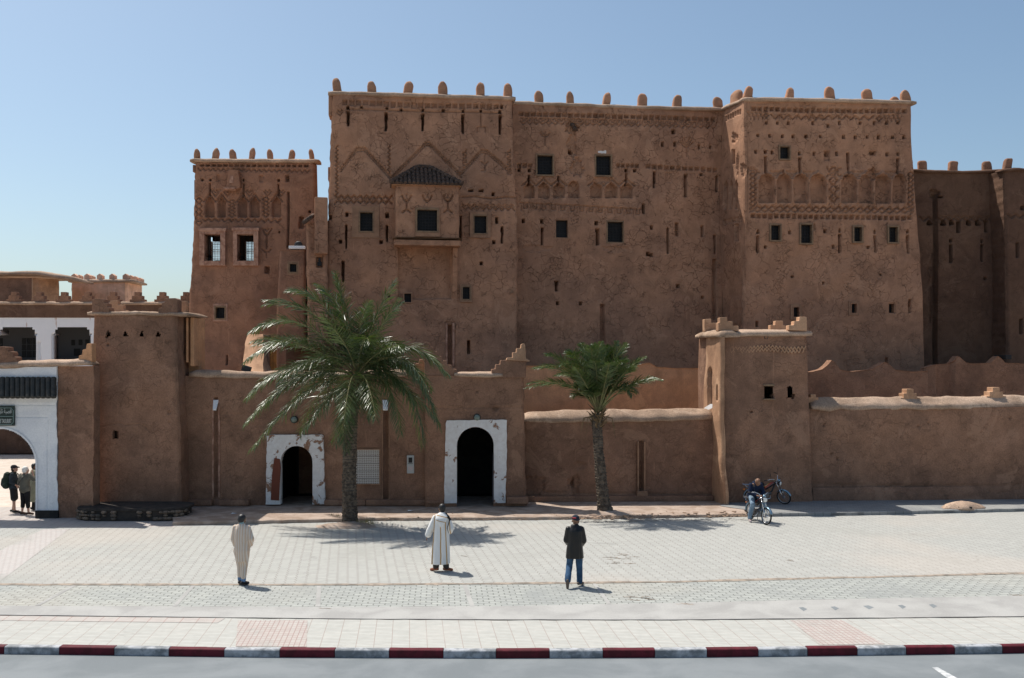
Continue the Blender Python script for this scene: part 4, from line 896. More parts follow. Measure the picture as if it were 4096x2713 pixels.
plR = Plane(2100, 37.3, 2900, 37.5)
T_ = thing('street_wall', plR.base(2480), 'low street wall with a fat pale coping behind the small palm', 'wall')
r = Ras(2080, 1600, 2920, 2040); r.z = L4
r.rect(934, 862, 970, 1225, .22); r.blob(500, 1035, 40, 26, .05, 2); r.blob(165, 1200, 70, 90, .07, 3); r.blob(455, 1190, 42, 75, .1, 4); r.blob(445, 1180, 14, 32, .3, 5)
r.line([(200, 1240), (1480, 1255)], 9, .04)
facade(T_, 'wall', M['mud_low'], plR, [(2090, 1600), (2090, 2040)], [(2895, 1600), (2895, 2040)], z(L4, (60, 712), (500, 706), (1100, 700), (1560, 690)), r, step=.05, back=.8, amp=.04, seed=20)
coping(T_, plR, z(L4, (80, 718), (500, 708), (1100, 700), (1480, 692)), .1, .30, .75, rise=.1, front=.12, js=.06, material='mud_cap', ends=0)
b = MB()
for bx in ((922, 858, 934, 1245), (970, 862, 982, 1240)): wbox(b, plR, *z4(L4, *bx), -.1, .02)
wbox(b, plR, *z4(L4, 918, 1225, 995, 1262), -.1, .12); b.build('drain_edge', M['plaster'], T_, bevel=.02)
b = MB(); wbox(b, plR, *z4(L4, -20, 1262, 1480, 1300), -.1, .18); b.build('wall_footing', M['mud_low'], T_, bevel=.05)

# ================================================================ street turret on the right
pls = Plane(2812, 38.7, 2872, 36.9); pl = Plane(2872, 36.9, 3240, 37.2)
T_ = thing('street_turret', pl.base(3060), 'square mud turret with stepped corner merlons and two small openings above the motorbikes', 'turret')
r = Ras(2790, 1300, 2900, 2040); r.z = L5; r.arch(130, 158, 448, 480, 700, .25, 'round'); r.slit(194, 568, 662, 12, .25, 0)
facade(T_, 'flank_wall', M['mud_pale'], pls, z(L5, (112, 240), (98, 600), (98, 720), (94, 1300)), z(L5, (228, 245), (222, 600), (222, 800), (234, 1300)), [(2800, 1348), (2890, 1348)], r, step=.05, back=.1, flat_back=False, seed=21)
b = MB(); q = [pls.Q(*p, 0.) for p in z(L5, (90, 726), (150, 688), (164, 690), (164, 728))]; b.prism(q, Vector((-pls.n.x, -pls.n.y, 0))*.25); b.build('sill', M['white'], T_)
r = Ras(2850, 1300, 3270, 2060); r.z = L5
r.rect(505, 570, 566, 652, 9.); r.arch(660, 698, 566, 590, 648, 9., 'round'); r.hole(422, 742, 5, .2); r.line([(275, 900), (300, 880)], 4, .03); r.blob(700, 636, 12, 15, .4, 3)
facade(T_, 'wall', M['mud_low'], pl, z(L5, (230, 245), (222, 500), (226, 850), (234, 1290)), z(L5, (792, 245), (806, 450), (820, 750), (840, 1300)), z(L5, (215, 243), (810, 240)), r, step=.03, back=3.2, seed=22)
b = MB()
for yy, (a0, a1) in ((312, (245, 780)), (333, (255, 770))):
    n = 44
    pts = [pl.Q(*z(L5, (a0+(a1-a0)*i/n, yy+(13 if i % 2 else -9)+6*math.sin(i*.21)))[0], .03) for i in range(n+1)]
    for p, q in zip(pts, pts[1:]):
        if RND.random() < .86: b.tube([p, q], .026, 5)
b.build('zigzag_relief', M['mud_pale'], T_)
b = MB(); wbox(b, pl, *z4(L5, 498, 556, 574, 570), -.3, .05); wbox(b, pl, *z4(L5, 500, 652, 580, 661), -.3, .07); b.build('opening_trim', M['wood'], T_, bevel=.02)
coping(T_, pl, z(L5, (205, 238), (500, 232), (815, 232)), .13, .22, 3.0, rise=.04, js=.03, front=.1, ends=.04)
coping(T_, pls, z(L5, (90, 245), (225, 240)), .13, .2, .6, rise=.04, js=.03, ends=0)
st = [(204, 205), (204, 150), (215, 148), (215, 116), (262, 114), (264, 140), (298, 142), (300, 170), (338, 172), (340, 205)]
steps_poly(T_, pl, st[::-1], .12, .35, 'merlon', 'mud_pale', Z=L5)
steps_poly(T_, pl, [(670, 200), (670, 168), (704, 166), (706, 140), (738, 138), (740, 112), (788, 112), (792, 205)][::-1], .12, .35, 'merlon', 'mud_pale', Z=L5)
steps_poly(T_, pl, [(112, 212), (112, 128), (156, 124), (158, 152), (194, 152), (196, 190), (196, 212)][::-1], -1.5, .3, 'merlon', 'mud_pale', Z=L5)
steps_poly(T_, pl, [(548, 200), (548, 166), (580, 166), (582, 138), (632, 138), (632, 166), (646, 168), (646, 200)][::-1], -2.6, .3, 'merlon', 'mud_pale', Z=L5)
b = MB(); a = [pl.Q(*p, .22) for p in z(L5, (508, 240), (510, 256), (528, 258), (532, 240))]; b.tube(a, .015, 6); b.build('iron_hook', M['iron'], T_)

plF = Plane(3240, 37.5, 4700, 38.3)
T_ = thing('street_wall', plF.base(3800), 'long right street wall with stepped pyramid merlons on a pale coping', 'wall')
r = Ras(3220, 1580, 4720, 2060); r.z = L6
for x, y in ((188, 686), (255, 917), (305, 954), (930, 696), (1010, 678), (1628, 632), (346, 1176)): r.hole(x, y, 6, .1, 8)
r.line([(120, 1150), (500, 1160), (1000, 1168), (1756, 1150), (2600, 1140)], 8, .04)
facade(T_, 'wall', M['mud_low'], plF, [(3225, 1600), (3225, 2060)], [(4700, 1600), (4700, 2060)], z(L6, (40, 560), (600, 560), (1100, 552), (1760, 545), (2900, 535)), r, step=.055, back=.8, amp=.045, seed=23)
coping(T_, plF, z(L6, (92, 562), (600, 560), (1100, 555), (1760, 546), (2900, 536)), .1, .30, .75, rise=.14, front=.14, js=.07, material='mud_cap', ends=0)
for cx_, yb, yt, w in ((865, 500, 405, 152), (1540, 488, 392, 152), (105, 512, 446, 120), (2230, 480, 386, 150)):
    a = z(L6, (cx_, yb), (cx_, yt)); pyramid(T_, plF, a[0][0], a[0][1]+3, a[1][1], w/1.96, off=-.2, n=3, th=.45)
b = MB(); u0_, u1_ = plF.hit(3248, HY)[0], plF.hit(4690, HY)[0]; nn = 60
b.loft([[jit(plF.W(u0_+(u1_-u0_)*k/nn, h, o), .03, 2.) for o, h in ((0, .62), (.07, .56), (.12, .3), (.14, .0))] for k in range(nn+1)], cap=False, closed=False)
b.build('wall_footing', M['mud_low'], T_, smooth=True)

# ================================================================ left pillar tower by the arched gate
pl = Plane(361, 35.0, 725, 35.1)
T_ = thing('street_turret', pl.base(540), 'broad plain mud turret with four triangular vents beside the white gate', 'turret')
r = Ras(340, 1220, 760, 2060); r.z = Z1
for x in (716, 826, 933, 1040): r.arch(x-18, x+18, 1272, 1315, 1316, 9., 'point')
r.hole(712, 1370, 8, .08)
r.z = L1; r.arch(948, 985, 672, 685, 746, 9., 'round'); r.line([(760, 650), (860, 635), (1000, 612), (1050, 630), (1160, 620), (1220, 650), (1250, 690)], 5, .03); r.blob(1410, 525, 16, 14, .05, 2); r.blob(1412, 610, 12, 12, .04, 4)
facade(T_, 'wall', M['mud_low'], pl, z(Z1, (608, 1180), (604, 1500))+z(L1, (756, 400), (748, 900), (758, 1380)), z(Z1, (1158, 1180), (1162, 1500))+z(L1, (1480, 300), (1508, 900), (1512, 1380)), z(Z1, (590, 1172), (1200, 1178)), r, step=.028, back=2.4, seed=24, amp=.04)
b = MB(); wbox(b, pl, *z4(Z1, 1176, 1180, 1192, 1485), -1.6, -.9); wbox(b, pl, *z4(Z1, 1206, 1180, 1232, 1510), -1.6, -.9); wbox(b, pl, *z4(Z1, 1160, 1180, 1240, 1600), -2.2, -1.5); b.build('side_buttress', M['mud_court'], T_, bevel=.03)  # orange tone stands in for bounced light on the shaded block
coping(T_, pl, z(Z1, (580, 1168), (800, 1164), (1240, 1172)), .08, .1, 2.3, rise=.03, js=.04, material='mud_cap', ends=.02, sub=.12)
steps_poly(T_, pl, [(606, 1168), (606, 1070), (625, 1064), (684, 1066), (686, 1092), (704, 1094), (706, 1120), (722, 1122), (722, 1150), (716, 1168)][::-1], .05, .5, 'merlon', 'mud_low', Z=Z1)
steps_poly(T_, pl, [(1042, 1168), (1044, 1128), (1066, 1122), (1068, 1092), (1086, 1088), (1088, 1062), (1158, 1060), (1172, 1072), (1172, 1170)][::-1], .05, .5, 'merlon', 'mud_low', Z=Z1)
steps_poly(T_, pl, [(684, 1160), (684, 1148), (722, 1146), (722, 1104), (726, 1078), (778, 1076), (780, 1104), (812, 1106), (814, 1138), (838, 1142), (838, 1160)][::-1], -2.0, .3, 'merlon', 'mud_pale', Z=Z1)
steps_poly(T_, pl, [(1176, 1175), (1178, 1140), (1182, 1110), (1188, 1080), (1230, 1080), (1232, 1112), (1228, 1140), (1226, 1175)][::-1], -1.2, .3, 'merlon', 'mud_pale', Z=Z1)
M['stone'] = rough_mat('field_stone', (.24, .17, .12), (.10, .08, .065), 6)
M['mortar_dark'] = rough_mat('dark_mortar', (.06, .048, .04), (.035, .03, .027), 4)  # near-black tone for the planter mortar and rim
# round stone planter at its foot
c = G(L1[0]+1090/L1[2], L1[1]+1420/L1[2]); c = Vector((c.x, 34.2, 0)); Rr = 1.75
T_ = thing('stone_planter', c, 'low round-fronted planter of rough stones at the foot of the broad turret', 'planter')
b = MB(); rr = random.Random(4)
SQ = lambda a, k=1.: Vector((k*Rr*1.05*math.copysign(abs(math.cos(a))**.5, math.cos(a)), k*Rr*.5*math.copysign(abs(math.sin(a))**.6, math.sin(a)), 0))
ring = [c+SQ(a) for a in [math.pi*2*i/48 for i in range(48)]]
b.loft([ring, [p+Vector((0, 0, .34)) for p in ring]]); b.build('mortar_ring', M['mortar_dark'], T_)
b = MB(); ring2 = [c+(p-c)*1.05+Vector((0, 0, .33)) for p in ring]; b.loft([ring2, [p+Vector((0, 0, .1)) for p in ring2]]); b.build('rim', M['mortar_dark'], T_, bevel=.03)
b = MB()
for i in range(84):
    a = math.pi+math.pi*(i % 28+.5)/28; zz = (.08, .19, .30)[i//28]; p = c+SQ(a, 1.02)+Vector((0, 0, zz)); s_ = rr.uniform(.05, .1)
    if rr.random() < .25: continue
    b.ell(p, (s_*1.2, s_, s_*.8), 8)
b.build('stones', M['stone'], T_, smooth=True)

# ================================================================ whitewashed arched gate at the left
plA = Plane(-600, 33.9, 365, 34.0)
T_ = thing('arched_gate', plA.base(60), 'whitewashed arched gateway with a dark glazed tile awning at the left edge', 'gate')
r = Ras(-620, 1430, 380, 2120)
acx, acy, R_ = -5, 1862, 148
r.a[:] = 0
X_, Y_ = np.meshgrid(np.arange(r.a.shape[1])+r.x0+.5, np.arange(r.a.shape[0])+r.y0+.5)
inside = ((np.hypot(X_-acx, Y_-acy) < R_) & (Y_ <= acy)) | ((np.abs(X_-acx) < R_) & (Y_ > acy) & (Y_ < 2200)); r.a[inside] = 9.
def px_rect(x0, y0, x1, y1, d): r.z = (0, 0, 1); r.rect(x0, y0, x1, y1, d)
px_rect(188, 1666, 192, 2035, .03); px_rect(-192, 1666, 190, 1670, .03); px_rect(-600, 1617, 228, 1621, .025)
facade(T_, 'white_front', M['white'], plA, [(-240, 1460), (-240, 2110)], z(L1, (472, 145), (472, 700), (482, 1340), (478, 1480)), [(-260, 1468), (240, 1468)], r, step=.03, back=.6, amp=.008, flat_back=False, seed=25, rnd=0)
# inner side of the arch
m = MB(); arc = [(acx-R_, 2140)]+[(acx-R_*math.cos(math.pi*i/24), acy-R_*math.sin(math.pi*i/24)) for i in range(25)]+[(acx+R_, 2140)]
n3 = Vector((plA.n.x, plA.n.y, 0)); f = [plA.Q(x, y, .01) for x, y in arc]; 
for q in (f[0], f[-1]): q.z = 0
bk = [p-n3*.62 for p in f]; fo_ = [p+(p-plA.Q(acx, acy, .01)).normalized()*.06 if p.z > H-(acy-HY)*34/F else p+Vector((.06 if p.x > plA.Q(acx, acy, .01).x else -.06, 0, 0)) for p in f]; m.loft([[p+n3*.012 for p in fo_], [p+n3*.012 for p in f]], cap=False, closed=False); m.loft([f, bk], cap=False, closed=False); m.build('arch_soffit', M['white'], T_)
bkp = MB(); # back skin so that the wall is solid from behind
u0, u1 = plA.hit(-240, HY)[0], plA.hit(228, HY)[0]; zt_ = plA.hit(0, 1468)[1]
outer = [plA.W(u0, 0, -.6)]+[plA.W(u0+(u1-u0)*i/24, zt_, -.6) for i in range(25)]+[plA.W(u1, 0, -.6)]
bkp.loft([[p-n3*0 for p in bk], outer], cap=False, closed=False); bkp.build('rear_face', M['white'], T_)
for xa_, xb_ in ((-245, acx-R_), (acx+R_, 234)):
    b = MB(); wbox(b, plA, xa_+.5, 2042, xb_, 2100, -.62, .05); b.v = [(v[0], v[1], 0 if v[2] < .25 else v[2]) for v in b.v]; b.build('plinth', M['black'], T_)
b = MB()
for i in range(22):
    x = 222-i*20.4; 
    if x < -240: break
    p0 = plA.Q(x-8, 1512, .06); p1 = plA.Q(x-8, 1590, .42); b.tube([p0, p1], .088, 10)
p0 = plA.Q(-245, 1514, 0); x0, y0, x1, y1 = -245, 1514, 226, 1586
b.add([plA.Q(x0, 1512, .01), plA.Q(x1, 1512, .01), plA.Q(x1, 1588, .36), plA.Q(x0, 1588, .36), plA.Q(x1, 1588, .0), plA.Q(x0, 1588, .0)], [(0, 1, 2, 3), (3, 2, 4, 5), (1, 4, 2)])
b.build('tile_awning', M['tile_dark'], T_, smooth=False)
b = MB(); wbox(b, plA, 230, 1450, 366, 1700, -.6, -.04); 
facade(T_, 'mud_front', M['mud_low'], plA, [(229, 1400), (229, 2110)], [(372, 1400), (372, 2110)], [(220, 1466), (380, 1464)], None, step=.06, back=.6, amp=.03, seed=26, rnd=0)
coping(T_, plA, z(L1, (-700, 148), (0, 140), (250, 132), (480, 128), (700, 118), (760, 125)), .12, .16, .6, rise=.03, js=.05, ends=0, sub=.14)
steps_poly(T_, plA, [(-60, 1500), (-30, 1385), (35, 1385), (42, 1410), (55, 1412), (80, 1436), (85, 1440), (105, 1448), (112, 1480), (110, 1500)][::-1] if False else z(Z1, (-120, 1490), (-110, 1400), (0, 1380), (52, 1384), (56, 1412), (82, 1416), (86, 1446), (108, 1450), (114, 1485), (100, 1500))[::-1], .0, .4, 'merlon', 'mud_low', bevel=.02)
steps_poly(T_, plA, z(Z1, (518, 1480), (520, 1440), (540, 1436), (544, 1402), (566, 1398), (572, 1362), (604, 1358), (606, 1480))[::-1], .0, .4, 'merlon', 'mud_court', bevel=.02)

# name board on the gate
bd = thing('name_board', plA.Q(0, 1704, .06), 'dark green name board with pale lettering above the gate arch', 'sign')
b = MB(); wbox(b, plA, -62, 1623, 61, 1703, 0, .06); b.build('board', mat('board_green', (.018, .035, .032), .45), bd, bevel=.008)
mp_ = mat('board_lines', (.30, .42, .40), .5)
b = MB(); zf = .068
def ln(pts): b.tube([plA.Q(x, y, zf) for x, y in pts], .008, 4)
c_ = 7
ln([(-55+c_, 1632), (53-c_, 1632), (53-c_+1, 1636), (53-3, 1640), (53, 1641), (53, 1691), (50, 1692), (47, 1696), (46, 1699), (-48, 1699), (-49, 1696), (-52, 1692), (-55, 1691), (-55, 1641), (-52, 1640), (-49, 1636), (-48, 1632)])
ln([(-55, 1666), (53, 1666)]); b.build('border', mp_, bd)
def text(body, xr, yb, hpx, wpx, nm):
    c = bpy.data.curves.new('t', 'FONT'); c.body = body; c.size = 1; c.extrude = .004; c.resolution_u = 3; o = bpy.data.objects.new('t', c); COL.objects.link(o); bpy.context.view_layer.update()
    me = bpy.data.meshes.new_from_object(o.evaluated_get(bpy.context.evaluated_depsgraph_get())); bpy.data.objects.remove(o)
    v = np.array([q.co for q in me.vertices]); mn, mx = v.min(0), v.max(0); pxm = u_per(plA, 0)
    sx, sy = wpx*pxm/(mx[0]-mn[0]), hpx*pxm/(mx[1]-mn[1]); org = plA.Q(xr, yb, zf)
    for q in me.vertices:
        x, y, zz = q.co; q.co = org+Vector((plA.t.x, plA.t.y, 0))*((x-mx[0])*sx)+Vector((0, 0, (y-mn[1])*sy))+n3*(zz+.003)
    link(nm, me, mat('lettering', (.55, .58, .56), .5), bd)
text('KASBAH DE TAOURIRT', 46, 1693, 17, 84, 'latin_lettering')
text('\uFE95\uFEAE\uFEF3\uFEAD\uFEED\uFE8E\uFE97 \uFE94\uFE92\uFEBC\uFED7', 46, 1659, 24, 78, 'arabic_lettering')

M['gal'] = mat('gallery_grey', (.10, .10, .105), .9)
# ================================================================ arcade building and distant houses
pl = Plane(-700, 58.0, 790, 58.6)
T_ = thing('arcade_building', pl.base(60), 'white arcaded upper storey under a brown parapet with stepped merlons, behind the gate', 'building')
r = Ras(-720, 1180, 810, 1900); r.z = Z1
for a, b_ in ((-240, 20), (-0, 0), (348, 612)):
    pass
OP = ((-345, -80), (-15, 245), (348, 604), (700, 960))
for a, b_ in OP[:3]:
    m_ = (a+b_)/2; hw = (b_-a)/2
    r.rect(a+28, 1248, b_-28, 1300, 9.); r.rect(a+10, 1268, b_-10, 1300, 9.); r.rect(a, 1300, b_, 1500, 9.)
r.rect(250, 1350, 268, 1500, .2)
facade(T_, 'white_wall', M['white_stain'], pl, [(-600, 1260), (-600, 1500)], [(400, 1260), (400, 1500)], [(-620, 1271), (420, 1271)], r, z0=pl.hit(0, 1490)[1], step=.07, back=.5, amp=.01, flat_back=False, seed=27, rnd=0)
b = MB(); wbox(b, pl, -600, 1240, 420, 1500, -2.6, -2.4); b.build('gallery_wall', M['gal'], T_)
for ox in (-330, 20):
    b = MB(); wbox(b, pl, *z4(Z1, ox, 1318, ox+217, 1450), -2.4, -2.37); gw = b.build('gallery_window', M['dark'], T_); g = MB()
    for i in range(1, 6): wbox(g, pl, *z4(Z1, ox+i*37-4, 1318, ox+i*37, 1450), -2.38, -2.35)
    for k in (1, 2): wbox(g, pl, *z4(Z1, ox, 1318+k*44-3, ox+217, 1318+k*44), -2.38, -2.345)
    g.build('glazing_bars', M['gal'], gw)
for bx in ((360, 1330, 384, 1368), (410, 1328, 434, 1366), (456, 1328, 480, 1366), (502, 1328, 526, 1366), (378, 1390, 420, 1440), (432, 1405, 452, 1440), (464, 1390, 516, 1442)): b = MB(); wbox(b, pl, *z4(Z1, *bx), -2.4, -2.36); b.build('gallery_window', M['dark'], T_)

facade(T_, 'lower_wall', M['mud_dark'], pl, [(-690, 1480), (-690, 1980)], [(760, 1480), (760, 1980)], [(-700, 1489), (780, 1489)], None, step=.2, back=6, seed=28, rnd=0)
facade(T_, 'parapet', M['mud_dark'], pl, z(Z1, (-1100, 1090), (-1100, 1200)), z(Z1, (1255, 1090), (1250, 1200)), z(Z1, (-1200, 1096), (0, 1098), (600, 1098), (1260, 1096)), None, z0=pl.hit(*z(Z1, (0, 1190))[0])[1], step=.15, back=6, seed=29, rnd=0)
b = MB(); wbox(b, pl, 410, 1265, 760, 1500, -6, -.02); b.build('side_wall', M['mud_dark'], T_)
coping(T_, pl, z(Z1, (-1100, 1098), (0, 1100), (600, 1100), (1250, 1098)), .1, .14, .6, js=.04, ends=0)
for cx_ in (-240, -75, 90, 255, 418, 573, 742, 905, 1068, 1225):
    a = z(Z1, (cx_, 1090), (cx_, 1020)); pyramid(T_, pl, a[0][0], a[0][1]+2, a[1][1], 62, off=-.05, n=3, th=.4, material='mud_low')
pl = Plane(-300, 68, 250, 68)
T_ = thing('far_house', pl.base(0), 'flat-roofed brown house with a thick overhanging roof edge at the far left', 'house')
facade(T_, 'wall', M['mud_low'], pl, [(-300, 1120), (-300, 1500)], z(Z1, (225, 930), (225, 1400)), z(Z1, (-600, 928), (240, 928)), None, step=.2, back=.5, seed=30)
facade(T_, 'side_wall', M['mud_pale'], Plane(136, 67.95, 243, 70), z(Z1, (225, 930), (225, 1400)), z(Z1, (398, 935), (398, 1400)), z(Z1, (200, 925), (420, 940)), None, step=.2, back=.5, seed=31)  # side painted paler than the front wall to look lit
coping(T_, pl, z(Z1, (-500, 915), (100, 908), (250, 905), (405, 932)), .25, .3, 5, js=.06, ends=0, material='mud_cap', sub=.4)
pl = Plane(280, 74, 600, 74)
T_ = thing('crenellated_tower', pl.base(420), 'small peach tower with pointed crenels standing alone against the sky at the left', 'tower')
r = Ras(270, 1100, 620, 1250); r.z = Z1; r.arch(764, 780, 988, 1000, 1030, .3, 'round')
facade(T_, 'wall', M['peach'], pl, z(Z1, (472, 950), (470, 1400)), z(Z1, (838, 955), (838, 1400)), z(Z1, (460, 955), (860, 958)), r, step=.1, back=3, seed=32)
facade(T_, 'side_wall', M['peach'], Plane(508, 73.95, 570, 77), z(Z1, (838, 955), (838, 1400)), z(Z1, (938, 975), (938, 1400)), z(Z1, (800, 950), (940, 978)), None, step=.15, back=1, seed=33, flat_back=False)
coping(T_, pl, z(Z1, (465, 955), (860, 955)), .2, .25, 3, ends=.1, material='mud_cap')
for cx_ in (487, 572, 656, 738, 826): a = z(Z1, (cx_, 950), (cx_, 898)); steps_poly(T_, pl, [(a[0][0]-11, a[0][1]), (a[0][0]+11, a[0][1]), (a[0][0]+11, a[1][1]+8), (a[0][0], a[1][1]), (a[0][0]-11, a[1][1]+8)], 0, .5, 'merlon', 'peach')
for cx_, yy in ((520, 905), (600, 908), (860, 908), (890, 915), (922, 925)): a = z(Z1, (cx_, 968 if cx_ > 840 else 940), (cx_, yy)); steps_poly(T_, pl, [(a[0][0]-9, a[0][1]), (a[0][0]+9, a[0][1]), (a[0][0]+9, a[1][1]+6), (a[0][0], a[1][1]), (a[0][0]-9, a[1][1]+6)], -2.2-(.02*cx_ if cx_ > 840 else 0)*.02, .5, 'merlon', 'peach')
# ================================================================ ground, road, kerb, paving
def paver(name, c1, c2, joint, w, h, ang, offset=.5, mortar=.012, patch=None, dirt=(.33, .325, .30), dirt_amt=.75, wob=.0, msoft=.4):
    m = mat(name, c1, .85, spec=.25); g = NT(m); geo = g.n('NewGeometry').outputs['Position']
    mp = g.n('Mapping'); mp.inputs['Rotation'].default_value = (0, 0, ang); g.l(geo, mp.inputs[0]); v = mp.outputs[0]
    if wob:
        s_ = g.n('SeparateXYZ'); g.l(v, s_.inputs[0]); zz_ = g.math('PINGPONG', g.math('MULTIPLY', s_.outputs[1], 1/h), .5); cx_ = g.n('CombineXYZ')
        g.l(g.math('MULTIPLY_ADD', zz_, wob, s_.outputs[0]), cx_.inputs[0]); g.l(s_.outputs[1], cx_.inputs[1]); v = cx_.outputs[0]
    br = g.n('TexBrick', offset=offset, offset_frequency=2); g.l(v, br.inputs['Vector'])
    br.inputs['Scale'].default_value = 1; br.inputs['Brick Width'].default_value = w; br.inputs['Row Height'].default_value = h
    br.inputs['Mortar Size'].default_value = mortar; br.inputs['Mortar Smooth'].default_value = msoft; br.inputs['Color1'].default_value = (*c1, 1); br.inputs['Color2'].default_value = (*c2, 1); br.inputs['Mortar'].default_value = (*joint, 1)
    c = br.outputs['Color']; a = g.noise(geo, .35, 5, .65, .5); b = g.noise(geo, 5, 4, .6); d = g.noise(geo, .12, 3, .5)
    c = g.mix(g.math('MULTIPLY', g.smooth(a.outputs[0], .5, .72), dirt_amt), c, dirt)
    e = g.noise(geo, .9, 6, .7, .8); c = g.mix(g.math('MULTIPLY', g.smooth(e.outputs[0], .60, .70), .35), c, tuple(v*.62 for v in dirt))
    if patch: c = g.mix(g.math('MULTIPLY', g.smooth(d.outputs[0], .52, .66), .28), c, patch)
    c = g.mix(1., c, _grey(g, g.math('MULTIPLY_ADD', b.outputs[0], .3, .85)), 'MULTIPLY')
    g.l(c, g.b.inputs['Base Color']); g.l(g.bump(br.outputs['Fac'], -.3, .006), g.b.inputs['Normal']); return m
A_ = math.radians(-9.5)
M['paver'] = paver('plaza_pavers', (0.427, 0.427, 0.401), (0.378, 0.378, 0.356), (0.261, 0.243, 0.221), .255, .11, A_, .12, .014, (0.504, 0.423, 0.360), wob=.05)
M['paver2'] = paver('strip_pavers', (0.396, 0.405, 0.378), (0.333, 0.342, 0.324), (0.144, 0.144, 0.135), .26, .16, math.radians(-4), .5, .014, (0.450, 0.396, 0.324), (0.270, 0.279, 0.270), .8, wob=.05)
M['walk'] = paver('pavement_tiles', (0.450, 0.450, 0.419), (0.410, 0.410, 0.383), (0.333, 0.288, 0.257), .34, .105, math.radians(-6), .0, .010, None, (0.468, 0.441, 0.405), .4)
M['walk_pink'] = paver('pink_tiles', (0.423, 0.369, 0.338), (0.441, 0.410, 0.378), (0.333, 0.243, 0.225), .10, .16, math.radians(-6), .0, .012)
M['walk_red'] = paver('reddish_tiles', (0.441, 0.414, 0.387), (0.450, 0.427, 0.396), (0.360, 0.261, 0.234), .34, .105, math.radians(-6), .0, .014)
M['concrete'] = rough_mat('concrete', (0.396, 0.387, 0.369), (0.324, 0.315, 0.302), .8, .9, .2, 24)
M['asphalt'] = rough_mat('asphalt', (.165, .182, .192), (.215, .232, .242), .5, .8, .35, 60)
M['dirt'] = rough_mat('dirt', (.42, .33, .27), (.30, .22, .17), 2., .95, .9, 14)
M['joint_dirt'] = rough_mat('joint_dirt', (.38, .31, .25), (.22, .19, .16), 4., .95, .9, 26)
M['sand'] = rough_mat('sandy_ground', (.46, .38, .30), (.40, .32, .25), .5, .95, .4, 9)
M['kerb_w'] = rough_mat('kerb_white', (.44, .45, .47), (.19, .20, .21), 4., .8, .6, 30)
M['kerb_r'] = rough_mat('kerb_red', (.115, .011, .021), (.075, .009, .014), 5., .7, .5, 30)
M['stone_grey'] = paver('upper_paving', (0.270, 0.270, 0.266), (0.225, 0.225, 0.225), (0.144, 0.144, 0.144), .3, .12, math.radians(-6), .5, .014)  # grey paving, coloured darker to deepen the shade along the walls

def poly_y(pts, x): return float(np.interp(x, [p[0] for p in pts], [p[1] for p in pts]))
K_F = [(-900, 2570), (-400, 2578), (0, 2585), (200, 2587), (1000, 2598), (2000, 2602), (2700, 2599), (3500, 2590), (4096, 2582), (4600, 2572), (5200, 2560)]
C_F = [(-900, 2448), (-400, 2455), (0, 2460), (1400, 2475.5), (2000, 2478.5), (2700, 2479), (4096, 2466), (4600, 2460), (5200, 2452)]
C_B = [(-900, 2415), (-400, 2420), (0, 2423), (1300, 2428), (2000, 2425), (2700, 2412), (3300, 2398), (4096, 2383), (4600, 2374), (5200, 2362)]
P_F = [(-900, 2330), (-400, 2334), (0, 2336), (1350, 2337), (2100, 2332), (2700, 2325), (3400, 2308), (4096, 2291), (4600, 2280), (5200, 2266)]
U_F = [(-900, 2112), (-400, 2110), (400, 2107), (863, 2100), (1500, 2084), (2200, 2080), (2750, 2071), (3430, 2062), (4096, 2046), (4600, 2036), (5200, 2024)]
XS = list(range(-900, 5201, 60))
def gline(poly, z_=0., dy=0., jitter=0.):
    return [G(x, poly_y(poly, x)+dy+(RND.uniform(-jitter, jitter) if jitter else 0), z_) for x in XS]
def strip(name, L0, L1, mt, z_=0., parent=None, kind='structure'):
    m = MB(); m.loft([[Vector((p.x, p.y, z_)) for p in L0], [Vector((p.x, p.y, z_)) for p in L1]], cap=False, closed=False)
    o = m.build(name, M[mt], parent, fix=False)
    if kind: o['kind'] = kind
    return o
m = MB(); m.add([(-900, 20, -.17), (900, 20, -.17), (900, 1500, -.17), (-900, 1500, -.17), (-900, -300, -.17), (900, -300, -.17)], [(4, 5, 1, 0), (0, 1, 2, 3)]); m.build('ground', M['sand'], fix=False)['kind'] = 'structure'
# the road lies 15 cm lower than the plaza
k0 = gline(K_F, 0.); far = [Vector((p.x*3.2, -40, 0)) for p in k0]
strip('road', far, k0, 'asphalt', -.15)
lm = MB(); q = [G(x, y, -.144) for x, y in ((3728, 2670), (3750, 2669), (3900, 2752), (3845, 2752))]
lm.add(q, [(0, 1, 2, 3)]); lm.build('lane_marking', rough_mat('road_paint', (.62, .63, .62), (.4, .41, .42), 8, .8, .2, 30), fix=False)['kind'] = 'structure'
# kerb stones, about one metre each, painted red and white in turn
KB = [(0, 8), (222, 8), (440, 0)]
edges_native = [-620, -410, -196, 16, 236, 457, 675, 897, 1118, 1339, 1556, 1773, 1984, 2198, 2412, 2620, 2828, 3034, 3230, 3430, 3625, 3820, 4010, 4200, 4390, 4580, 4780]
km = MB()
for i in range(len(edges_native)-1):
    xa, xb = edges_native[i]+1.2, edges_native[i+1]-1.2; a = G(xa, poly_y(K_F, xa)); b = G(xb, poly_y(K_F, xb)); t = (b-a).normalized(); n = Vector((-t.y, t.x, 0))
    prof = [(0, -.16), (0.0, -.02), (.012, -.006), (.03, .0), (.14, .0), (.14, -.16)]
    zr = RND.uniform(-.004, .006); rings = [[jit(p+n*o+Vector((0, 0, h+zr)), .004, 5) for o, h in prof] for p in [a.lerp(b, k/5) for k in range(6)]]
    km.loft(rings, m=1 if i % 2 == 0 else 0)
km.build('kerb', [M['kerb_w'], M['kerb_r']])['kind'] = 'structure'
kb = [G(x, poly_y(K_F, x))+Vector((0, .13, 0)) for x in XS]
strip('pavement', kb, gline(C_F), 'walk', -.004)
